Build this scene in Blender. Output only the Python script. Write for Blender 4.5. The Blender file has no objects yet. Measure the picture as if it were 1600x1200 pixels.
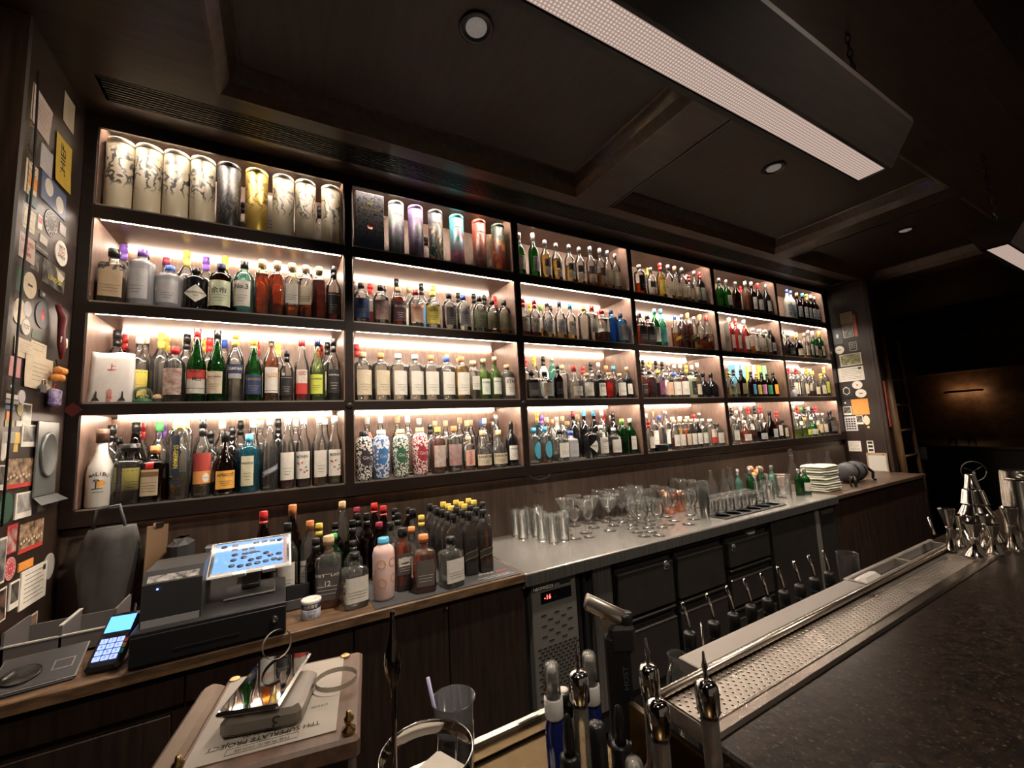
import bpy, math, random
from mathutils import Vector, Matrix
R_ = math.radians
scn = bpy.context.scene
col = scn.collection
CZ = 1.51            # eye height; many z values below are written relative to it

# ---------------------------------------------------------------- camera
YAW, PITCH, ROLL = R_(29.394), R_(6.45), R_(-2.945)
F = Vector((math.sin(YAW)*math.cos(PITCH), math.cos(YAW)*math.cos(PITCH), math.sin(PITCH)))
r0 = Vector((math.cos(YAW), -math.sin(YAW), 0)); u0 = r0.cross(F)
rr = r0*math.cos(ROLL) + u0*math.sin(ROLL); uu = -r0*math.sin(ROLL) + u0*math.cos(ROLL)
cam = bpy.data.cameras.new('camera'); camo = bpy.data.objects.new('camera', cam); col.objects.link(camo)
M = Matrix.Identity(4)
for i in range(3):
    M[i][0] = rr[i]; M[i][1] = uu[i]; M[i][2] = -F[i]
M[2][3] = CZ
camo.matrix_world = M
cam.sensor_fit = 'HORIZONTAL'; cam.sensor_width = 36; cam.lens = 643.76/1600*36; cam.clip_start = .02; cam.clip_end = 60
scn.camera = camo

# ---------------------------------------------------------------- world, exposure
w = bpy.data.worlds.new('world'); scn.world = w; w.use_nodes = True
w.node_tree.nodes['Background'].inputs[0].default_value = (1, .78, .62, 1)
w.node_tree.nodes['Background'].inputs[1].default_value = .03
vs = scn.view_settings
vs.view_transform = 'Standard'; vs.look = 'None'; vs.gamma = 1; vs.use_curve_mapping = False; vs.exposure = 1.5
cy = scn.cycles
cy.max_bounces = 7; cy.diffuse_bounces = 3; cy.glossy_bounces = 3; cy.transmission_bounces = 6; cy.transparent_max_bounces = 40
cy.sample_clamp_indirect = 3; cy.caustics_reflective = False; cy.caustics_refractive = False
cy.use_denoising = True; cy.use_adaptive_sampling = True; cy.adaptive_threshold = .03

# strengths of the lamps in the place; SPOT also scales the added spots
LED_FRONT, LED_BACK, PENDANT, SPOT = 50.0, 15.0, .28, 42.0

def spot_lamp(name, loc, target, energy, size, blend=.6, color=(1,.84,.68), radius=.03):
    l = bpy.data.lights.new(name, 'SPOT'); l.energy = energy; l.spot_size = R_(size); l.spot_blend = blend; l.color = color; l.shadow_soft_size = radius
    o = bpy.data.objects.new(name, l); col.objects.link(o); o.location = loc
    o.rotation_euler = (Vector(target)-Vector(loc)).to_track_quat('-Z','Y').to_euler()
    return o
# light of the recessed ceiling spots over the back counter
for sx in (.63, 2.6, 4.58):
    spot_lamp('spot_light', (sx, 1.24, 2.93), (sx, 1.75, .9), SPOT*1.45, 84)
# added spots without fixtures, unseen behind the camera, to brighten the bar
for sx in (1.5, 3.6):
    spot_lamp('spot_light', (sx, -.35, 3.1), (sx+.1, .3, 1.0), SPOT*.6, 100)
# added spot with no fixture, aimed to brighten the wall of stickers
spot_lamp('spot_light', (.75, .60, 2.90), (-.70, 1.85, 2.0), SPOT*1.0, 60, .9)
spot_lamp('spot_light', (-.3, -.35, 3.1), (.1, .5, 1.0), SPOT*.45, 90)  # another added spot behind the camera, brightening the working station

# ---------------------------------------------------------------- node helpers
MATS = {}
def new_mat(name):
    m = bpy.data.materials.new(name); m.use_nodes = True; nt = m.node_tree; nt.nodes.clear()
    out = nt.nodes.new('ShaderNodeOutputMaterial'); return m, nt, out
def nd(nt, t, ins=None, **props):
    n = nt.nodes.new(t)
    for k, v in props.items(): setattr(n, k, v)
    for k, v in (ins or {}).items():
        s = n.inputs[k]
        if isinstance(v, bpy.types.NodeSocket): nt.links.new(v, s)
        else: s.default_value = v if not (isinstance(v, tuple) and len(v) == 3 and s.type == 'RGBA') else (*v, 1)
    return n
def pbr(name, color, rough=.5, metal=0., spec=.5, noise=0., nscale=8., stretch=(1,1,1), bump=0., coat=0., color2=None, emit=None, es=0., detail=4.):
    """plain or grained surface; the grain follows object coordinates"""
    if name in MATS: return MATS[name]
    m, nt, out = new_mat(name)
    b = nd(nt, 'ShaderNodeBsdfPrincipled', {'Base Color': color, 'Roughness': rough, 'Metallic': metal, 'Specular IOR Level': spec, 'Coat Weight': coat})
    if emit: b.inputs['Emission Color'].default_value = (*emit, 1); b.inputs['Emission Strength'].default_value = es
    if noise or bump or color2:
        tc = nd(nt, 'ShaderNodeTexCoord'); mp = nd(nt, 'ShaderNodeMapping', {'Vector': tc.outputs['Object'], 'Scale': stretch})
        nz = nd(nt, 'ShaderNodeTexNoise', {'Vector': mp.outputs[0], 'Scale': nscale, 'Detail': detail, 'Roughness': .6})
        c2 = color2 or tuple(c*(1-noise) for c in color); 
        rp = nd(nt, 'ShaderNodeMapRange', {'Value': nz.outputs['Fac'], 'From Min': .35, 'From Max': .65})
        mx = nd(nt, 'ShaderNodeMix', {'Factor': rp.outputs[0], 'A': color, 'B': c2}, data_type='RGBA')
        for s in mx.inputs:
            if s.type == 'RGBA' and s.name == 'A': s.default_value = (*color, 1)
            if s.type == 'RGBA' and s.name == 'B': s.default_value = (*c2, 1)
        nt.links.new([s for s in mx.outputs if s.type == 'RGBA'][0], b.inputs['Base Color'])
        if bump:
            bp = nd(nt, 'ShaderNodeBump', {'Strength': bump, 'Distance': .002, 'Height': nz.outputs['Fac']}); nt.links.new(bp.outputs[0], b.inputs['Normal'])
    nt.links.new(b.outputs[0], out.inputs[0]); MATS[name] = m; return m
def glow(name, color, strength):
    if name in MATS: return MATS[name]
    m, nt, out = new_mat(name)
    e = nd(nt, 'ShaderNodeEmission', {'Color': color, 'Strength': strength}); nt.links.new(e.outputs[0], out.inputs[0]); MATS[name] = m; return m
def glass(name, tint, edge=(.35,.38,.38), milk=.05, milkc=(.9,.9,.88), rough=.03, refl=1.45, boost=1.0, rim=.0):
    """thin-walled glass: lets light through with its own tint, darker and shinier where it is seen edge-on"""
    if name in MATS: return MATS[name]
    m, nt, out = new_mat(name)
    lw = nd(nt, 'ShaderNodeLayerWeight', {'Blend': .32})
    mx = nd(nt, 'ShaderNodeMix', {}, data_type='RGBA')
    for s in mx.inputs:
        if s.type == 'RGBA' and s.name == 'A': s.default_value = (*tint, 1)
        if s.type == 'RGBA' and s.name == 'B': s.default_value = (*(t*e for t, e in zip(tint, edge)), 1)
    pw = nd(nt, 'ShaderNodeMath', {0: lw.outputs['Facing'], 1: 2.6}, operation='POWER'); nt.links.new(pw.outputs[0], mx.inputs[0])
    tr = nd(nt, 'ShaderNodeBsdfTransparent', {'Color': [s for s in mx.outputs if s.type == 'RGBA'][0]})
    df = nd(nt, 'ShaderNodeBsdfTranslucent', {'Color': milkc}); d2 = nd(nt, 'ShaderNodeBsdfDiffuse', {'Color': milkc}); dm = nd(nt, 'ShaderNodeMixShader', {0: .5, 1: df.outputs[0], 2: d2.outputs[0]})
    mk = nd(nt, 'ShaderNodeMath', {0: pw.outputs[0], 1: rim, 2: milk}, operation='MULTIPLY_ADD', use_clamp=True)  # rim adds white towards edge-on glass, painting in a lit outline
    m1 = nd(nt, 'ShaderNodeMixShader', {0: mk.outputs[0], 1: tr.outputs[0], 2: dm.outputs[0]})
    gl = nd(nt, 'ShaderNodeBsdfGlossy', {'Roughness': rough, 'Color': (1,1,1)})
    fr = nd(nt, 'ShaderNodeFresnel', {'IOR': refl}); mu = nd(nt, 'ShaderNodeMath', {0: fr.outputs[0], 1: boost}, operation='MULTIPLY', use_clamp=True)
    m2 = nd(nt, 'ShaderNodeMixShader', {0: mu.outputs[0], 1: m1.outputs[0], 2: gl.outputs[0]})
    nt.links.new(m2.outputs[0], out.inputs[0]); MATS[name] = m; return m

# ---------------------------------------------------------------- mesh helpers
class MB:
    def __init__(s): s.v = []; s.f = []; s.m = []; s.s = []
    def add(s, vs, fs, mat=0, smooth=False):
        b = len(s.v); s.v += [tuple(v) for v in vs]
        for f in fs: s.f.append(tuple(b+i for i in f)); s.m.append(mat); s.s.append(smooth)
        return s
    def box(s, x0, x1, y0, y1, z0, z1, mat=0, bev=0.):
        if bev > 0:
            b = min(bev, abs(x1-x0)*.45, abs(y1-y0)*.45, abs(z1-z0)*.45)
            rings = []
            for z, o in ((z0, b), (z0+b, 0), (z1-b, 0), (z1, b)):
                k = b
                xs0, xs1, ys0, ys1 = x0+o, x1-o, y0+o, y1-o
                rings.append([(xs0+k, ys0, z), (xs1-k, ys0, z), (xs1, ys0+k, z), (xs1, ys1-k, z), (xs1-k, ys1, z), (xs0+k, ys1, z), (xs0, ys1-k, z), (xs0, ys0+k, z)])
            vs = [p for r in rings for p in r]; fs = []
            for i in range(3):
                for j in range(8): fs.append((i*8+j, i*8+(j+1) % 8, (i+1)*8+(j+1) % 8, (i+1)*8+j))
            fs.append(tuple(range(7, -1, -1))); fs.append(tuple(range(24, 32)))
            return s.add(vs, fs, mat)
        vs = [(x0,y0,z0),(x1,y0,z0),(x1,y1,z0),(x0,y1,z0),(x0,y0,z1),(x1,y0,z1),(x1,y1,z1),(x0,y1,z1)]
        return s.add(vs, [(3,2,1,0),(4,5,6,7),(0,1,5,4),(1,2,6,5),(2,3,7,6),(3,0,4,7)], mat)
    def lathe(s, prof, seg=20, mat=0, expo=2., c=(0,0,0), smooth=True, axis='z', yscale=1., a0=0.):
        n = len(prof); vs = []
        for (r, z) in prof:
            for j in range(seg):
                a = a0+2*math.pi*j/seg; x, y = se(a, r, expo); y *= yscale
                p = (x, y, z) if axis == 'z' else ((x, z, y) if axis == 'y' else (z, x, y))
                vs.append((c[0]+p[0], c[1]+p[1], c[2]+p[2]))
        fs = []
        for i in range(n-1):
            for j in range(seg):
                k = (j+1) % seg
                f = (i*seg+j, i*seg+k, (i+1)*seg+k, (i+1)*seg+j)
                fs.append(f if axis != 'y' else f[::-1])
        if prof[0][0] > 1e-5: fs.append(tuple(range(seg-1, -1, -1)))
        if prof[-1][0] > 1e-5: fs.append(tuple((n-1)*seg+j for j in range(seg)))
        return s.add(vs, fs, mat, smooth)
    def tube(s, pts, r, seg=8, mat=0, cap=True, smooth=True):
        pts = [Vector(p) for p in pts]; n = len(pts); vs = []; rs = r if isinstance(r, (list, tuple)) else [r]*n
        t0 = (pts[1]-pts[0]).normalized(); up = Vector((0,0,1)) if abs(t0.z) < .9 else Vector((1,0,0)); nrm = t0.cross(up).normalized()
        for i, p in enumerate(pts):
            t = (pts[min(i+1, n-1)]-pts[max(i-1, 0)]).normalized(); nrm = (nrm - t*nrm.dot(t)).normalized(); b = t.cross(nrm)
            for j in range(seg):
                a = 2*math.pi*j/seg; vs.append(p + (nrm*math.cos(a)+b*math.sin(a))*rs[i])
        fs = [(i*seg+j, i*seg+(j+1) % seg, (i+1)*seg+(j+1) % seg, (i+1)*seg+j) for i in range(n-1) for j in range(seg)]
        if cap: fs += [tuple(range(seg-1, -1, -1)), tuple((n-1)*seg+j for j in range(seg))]
        return s.add(vs, fs, mat, smooth)
    def quad(s, a, b, c, d, mat=0): return s.add([a,b,c,d], [(0,1,2,3)], mat)
    def prism(s, poly, z0, z1, mat=0, plane='xy'):
        n = len(poly); P = {'xy': lambda a,b,c: (a,b,c), 'xz': lambda a,b,c: (a,c,b), 'yz': lambda a,b,c: (c,a,b)}[plane]
        vs = [P(a,b,z0) for a,b in poly]+[P(a,b,z1) for a,b in poly]
        fs = [tuple(range(n-1,-1,-1)), tuple(range(n,2*n))]+[(i,(i+1)%n,n+(i+1)%n,n+i) for i in range(n)]
        return s.add(vs, fs, mat)
    def xf(s, mat, start=0):
        for i in range(start, len(s.v)): s.v[i] = tuple(mat @ Vector(s.v[i]))
        return s
    def mesh(s, name, mats):
        me = bpy.data.meshes.new(name); me.from_pydata(s.v, [], s.f)
        for m in (mats if isinstance(mats, (list, tuple)) else [mats]): me.materials.append(m)
        me.polygons.foreach_set('material_index', s.m); me.polygons.foreach_set('use_smooth', s.s); me.update()
        return me
    def build(s, name, mats, parent=None, loc=None, rot=None):
        return link(name, s.mesh(name, mats), parent, loc, rot)
def se(a, r, e):
    c, d = math.cos(a), math.sin(a)
    if e == 2.: return r*c, r*d
    k = 2./e
    return r*math.copysign(abs(c)**k, c), r*math.copysign(abs(d)**k, d)
def link(name, me, parent=None, loc=None, rot=None):
    o = bpy.data.objects.new(name, me); col.objects.link(o)
    if parent: o.parent = parent
    if loc: o.location = loc
    if rot: o.rotation_euler = rot
    return o
def thing(name, label, cat, loc=(0,0,0), rz=0., group=None):
    o = bpy.data.objects.new(name, None); col.objects.link(o); o.location = loc; o.rotation_euler = (0,0,rz); o.empty_display_size = .02
    o['label'] = label; o['category'] = cat
    if group: o['group'] = group
    return o
def tag(o, label, cat, group=None):
    o['label'] = label; o['category'] = cat
    if group: o['group'] = group
    return o
def struct(o): o['kind'] = 'structure'; return o
ORD = 'zeroth first second third fourth fifth sixth seventh eighth ninth tenth eleventh twelfth thirteenth fourteenth fifteenth sixteenth seventeenth eighteenth nineteenth twentieth'.split()

_tc = {}
def text_geo(txt, bold=False):
    """vertices and faces of a flat word, 1 high, centred"""
    if txt in _tc: return _tc[txt]
    cu = bpy.data.curves.new('lettering', 'FONT'); cu.body = txt; cu.size = 1; cu.align_x = 'CENTER'; cu.align_y = 'CENTER'; cu.resolution_u = 2
    if bold: cu.offset = .015
    o = bpy.data.objects.new('lettering', cu); col.objects.link(o)
    dg = bpy.context.evaluated_depsgraph_get(); me = bpy.data.meshes.new_from_object(o.evaluated_get(dg))
    vs = [(v.co.x, v.co.y) for v in me.vertices]; fs = [tuple(p.vertices) for p in me.polygons]
    bpy.data.objects.remove(o); bpy.data.curves.remove(cu); bpy.data.meshes.remove(me)
    w = (max(v[0] for v in vs)-min(v[0] for v in vs)) if vs else 1
    _tc[txt] = (vs, fs, w); return _tc[txt]
def put_text(mb, txt, fn, width, height, mat, bold=False):
    """letters laid on a surface: fn(u, v) gives the point for offsets u, v in metres"""
    vs, fs, w = text_geo(txt, bold)
    k = min(width/w, height/.75)
    mb.add([fn(x*k, y*k) for x, y in vs], fs, mat)

WOOD = pbr('dark_wood', (.048,.028,.020), .38, noise=.55, nscale=5, stretch=(1.2,6,9), coat=.15)
WOODV = pbr('dark_wood_upright', (.036,.021,.015), .42, noise=.5, nscale=6, stretch=(9,9,.8), bump=.1)
FRAME = pbr('frame_wood', (.020,.012,.009), .35, noise=.4, nscale=9, stretch=(.6,6,6))
BACK = pbr('shelf_back_wood', (.225,.140,.105), .45, noise=.35, nscale=22, stretch=(5,5,.9), bump=.25)
SHELFMET = pbr('bronzed_shelf', (.20,.15,.125), .28, metal=.75, noise=.3, nscale=7)
LIP = pbr('shelf_edge_metal', (.5,.46,.42), .3, metal=.8)
STEEL = pbr('brushed_steel', (.70,.68,.64), .26, metal=.85, noise=.12, nscale=10, stretch=(1,14,14))
STEELV = pbr('brushed_steel_front', (.42,.41,.39), .3, metal=.85, noise=.5, nscale=40, stretch=(6,1,.05))
CHROME = pbr('chrome', (.75,.73,.70), .08, metal=1)
BLACK = pbr('black_plastic', (.012,.012,.013), .35)
BLACKM = pbr('matte_black', (.008,.008,.008), .6)
BRASS = pbr('brass', (.62,.43,.18), .25, metal=1)
WHITE = pbr('white_paint', (.75,.72,.66), .5)
CEIL = pbr('ceiling_wood', (.050,.030,.022), .5, noise=.35, nscale=4, stretch=(8,1,1))

# ================================================================ the setting
def sbox(name, dims, mat, **k):
    return struct(MB().box(*dims, **k).build(name, mat))
sbox('floor', (-3, 9.4, -3.2, 3, -.1, 0), pbr('floor_dark', (.03,.022,.018), .5, noise=.4, nscale=3))
sbox('wall_back', (-.74, 5.43, 2.56, 2.7, 0, 3.6), WOODV)
sbox('wall_under_shelves', (-.74, 5.43, 2.235, 2.56, .8, CZ-.29), pbr('wall_panel_wood', (.085,.055,.040), .42, noise=.45, nscale=5, stretch=(7,7,.7), bump=.1))
# cheeks either side of the shelving, both pasted with stickers
sbox('wall_left', (-.80, -.72, 1.79, 2.56, 0, 2.93), WOODV)
struct(MB().box(-.80, -.712, 1.755, 1.792, 0, 2.93, bev=.006).build('trim_1', pbr('trim_wood', (.035,.02,.012), .4, noise=.5, nscale=6, stretch=(9,9,.8))))
sbox('wall_right', (5.40, 5.5, 1.86, 2.56, 0, 2.93), WOODV)
struct(MB().box(5.392, 5.5, 1.825, 1.862, 0, 2.93, bev=.006).build('trim_2', MATS['trim_wood']))
sbox('wall_side', (-2.2, -2.1, -3.2, 2.6, 0, 3.6), pbr('wall_night', (.012,.009,.008), .7))
sbox('wall_far_left', (-2.2, -.80, 2.5, 2.6, 0, 3.6), MATS['wall_night'])
# ceiling: raised panels with dropped beams and sloped mouldings
ZS = CZ+1.41; ZP = CZ+1.49
sbox('ceiling', (-2.2, 9.4, .4, 3, ZP+.02, ZP+.1), CEIL)
mb = MB()
Y0, Y1 = .765, 1.875
xs = [(-2.2, -.24), (1.585, 1.842), (3.745, 3.955), (5.67, 5.9)]
for a, b in xs: mb.box(a, b, Y0, Y1, ZS, ZP+.03)
mb.box(-2.2, 5.9, Y1, 1.955, ZS, ZP+.03); mb.box(-2.2, 5.9, 2.10, 2.56, ZS, ZP+.03); mb.box(-2.2, 9.4, .40, Y0, ZS-.0, ZP+.03)
mb.box(-2.2, -.63, 1.955, 2.10, ZS, ZP+.03); mb.box(5.3, 5.9, 1.955, 2.10, ZS, ZP+.03)
struct(mb.build('trim_3', pbr('ceiling_beam_wood', (.085,.054,.040), .36, noise=.35, nscale=4, stretch=(1,8,8), coat=.1)))
mb = MB()
for a, b in ((-.24, 1.585), (1.842, 3.745), (3.955, 5.67)):
    i = .072; o_ = [(a, Y0), (b, Y0), (b, Y1), (a, Y1)]; n_ = [(a+i, Y0+i), (b-i, Y0+i), (b-i, Y1-i), (a+i, Y1-i)]
    lv = [(o_, ZS-.004), ([(x+(.012 if x == a else -.012), y+(.012 if y == Y0 else -.012)) for x, y in o_], ZS-.004), ([((p[0]*.35+q[0]*.65), (p[1]*.35+q[1]*.65)) for p, q in zip(o_, n_)], ZS+.035), (n_, ZP+.012), ([(x+(.01 if x < (a+b)/2 else -.01), y+(.01 if y < 1.3 else -.01)) for x, y in n_], ZP+.022)]
    for k in range(4):
        p, q = lv[k], lv[k+1]
        for j in range(4):
            A, B, C_, D_ = p[0][j], p[0][(j+1) % 4], q[0][(j+1) % 4], q[0][j]
            mb.quad((*A, p[1]), (*B, p[1]), (*C_, q[1]), (*D_, q[1]))
struct(mb.build('trim_4', pbr('moulding_wood', (.13,.078,.048), .33, noise=.4, nscale=5, stretch=(6,6,6), coat=.2)))
sbox('wall_soffit', (-2.2, 9.4, .3, .40, ZS, 3.62), CEIL)
sbox('ceiling_bar', (-2.2, 9.4, -3.2, .4, 3.6, 3.7), pbr('ceiling_night', (.02,.017,.018), .7))
sbox('wall_right_end', (9.3, 9.4, -3.2, 3, 0, 3.6), pbr('far_wall_wood', (.10,.055,.03), .5, noise=.5, nscale=4, stretch=(3,3,3)))
sbox('wall_right_back', (5.5, 9.4, 2.9, 3, 0, 3.6), WOODV)
sbox('wall_corner_post', (5.5, 5.75, 2.0, 2.9, 0, 3.0), pbr('post_dark', (.02,.011,.008), .55))

# linear air vent in the soffit
vt = thing('ceiling_vent', 'long black slotted air vent running along the soffit above the shelving', 'vent', (0,0,0))
MB().box(-.63, 5.3, 1.955, 2.10, ZS+.035, ZS+.04).build('duct', BLACKM, vt)
mb = MB()
mb.box(-.63, 5.3, 1.955, 1.962, ZS-.002, ZS+.035); mb.box(-.63, 5.3, 2.093, 2.10, ZS-.002, ZS+.035)
for k in range(9):
    y = 1.970+k*.0145; mb.box(-.62, 5.29, y, y+.006, ZS, ZS+.014)
mb.build('slat', pbr('vent_metal', (.045,.036,.032), .4, metal=.4), vt)
# recessed ceiling spots
for i, (x, lb) in enumerate(((.624, 'recessed ceiling spot nearest, over the canisters end of the bar'), (2.608, 'recessed ceiling spot in the middle panel, beside the beam'), (4.58, 'small recessed ceiling spot in the farthest panel'))):
    t = thing('ceiling_spot', lb, 'ceiling light', (x, 1.24, ZP+.02))
    MB().lathe([(.062,-.001),(.066,-.006),(.060,-.010),(.048,-.004),(.046,.0)], 28).build('trim_ring', BLACK, t)
    MB().lathe([(0,-.0085),(.030,-.008),(.0385,-.0045),(.040,-.001)], 24).build('lens', pbr('spot_lens', (.22,.2,.19), .35, noise=.4, nscale=90, emit=(1,.85,.75), es=.05), t)

# ================================================================ shelving
XL = [-.680, .319, 1.340, 2.358, 3.373, 4.374]; XR = [.277, 1.296, 2.317, 3.329, 4.343, 5.302]
ZT = [CZ+1.351, CZ+.953, CZ+.552, CZ+.143]; ZB = [CZ+1.008, CZ+.598, CZ+.187, CZ-.220]
sh = thing('shelving_unit', 'dark wooden back bar shelving of six bays and four lit rows', 'shelves', (0,0,0))
edges = [(-.72, XL[0])]+[(XR[i], XL[i+1]) for i in range(5)]+[(XR[5], 5.40)]
for a, b in edges: MB().box(a, b, 2.2, 2.545, ZB[3]-.06, 2.92, bev=.002).build('stile', FRAME, sh)
for b in range(6):
    for r in range(5):
        z1 = ZB[r-1] if r else 2.92; z0 = ZT[r] if r < 4 else ZB[3]-.058
        if r == 0: z1, z0 = 2.92, ZT[0]
        m = MB(); m.box(XL[b], XR[b], 2.203, 2.545, z0+(.010 if r else .045), z1-.001, mat=1)
        m.box(XL[b]-.001, XR[b]+.001, 2.200, 2.212, z0, z1, mat=0)
        m.build('shelf_board', [FRAME, SHELFMET], sh)
    for r in range(4):
        MB().box(XL[b], XR[b], 2.53, 2.546, ZB[r], ZT[r]+(0 if r else .045)).build('back_panel', BACK, sh)
        m = MB().box(XL[b]+.004, XR[b]-.004, 2.206, 2.525, ZB[r], ZB[r]+.004); m.box(XL[b]+.004, XR[b]-.004, 2.202, 2.206, ZB[r], ZB[r]+.007)
        m.build('shelf_liner', LIP, sh)
        for x, s_ in ((XL[b], 1), (XR[b], -1)): MB().box(min(x, x+s_*.004), max(x, x+s_*.004), 2.2035, 2.53, ZB[r]+.008, ZT[r]+(.009 if r else .044)).build('side_lining', BACK, sh)
LEDM = glow('led_warm_white', (1, .80, .62), LED_BACK); LEDF = glow('led_front', (1, .84, .69), LED_FRONT)
for b in range(6):
    for r in range(4):
        k = 1.0 if r else .62
        zt = ZT[r]
        if r: MB().box(XL[b]+.03, XR[b]-.03, 2.516, 2.529, zt-.001, zt+.009).build('led_strip', LEDM, sh)
        o_ = 0 if r else .034
        MB().box(XL[b]+.02, XR[b]-.015, 2.2125, 2.222, zt+.001+o_, zt+.0095+o_).build('led_strip', LEDF, sh)
# strip under the lowest shelf washing the wall
MB().box(-.6, 5.2, 2.218, 2.224, ZB[3]-.052, ZB[3]-.047).build('led_strip', glow('led_under', (1,.62,.40), 1.2), sh)
# brass screw heads on the stiles
for x, z in ((.298, ZB[2]-.022), (1.318, ZB[2]-.022)): MB().lathe([(.016,0),(.016,.003),(.013,.005),(0,.005)], 20, axis='y', c=(0,0,0)).build('screw_cap', FRAME, sh, (x, 2.2, z), (0,0,math.pi))
c = MB().tube([(.55, 0, 0), (.57, -.01, -.02), (.62, -.015, -.032), (.68, -.012, -.022), (.70, 0, 0)], .0022, 6).build('wire', BLACKM)
tag(c, 'thin black wire loop hanging under the lowest shelf board', 'wire'); c.location = (.78, 2.2, ZB[3]-.058)

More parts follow.
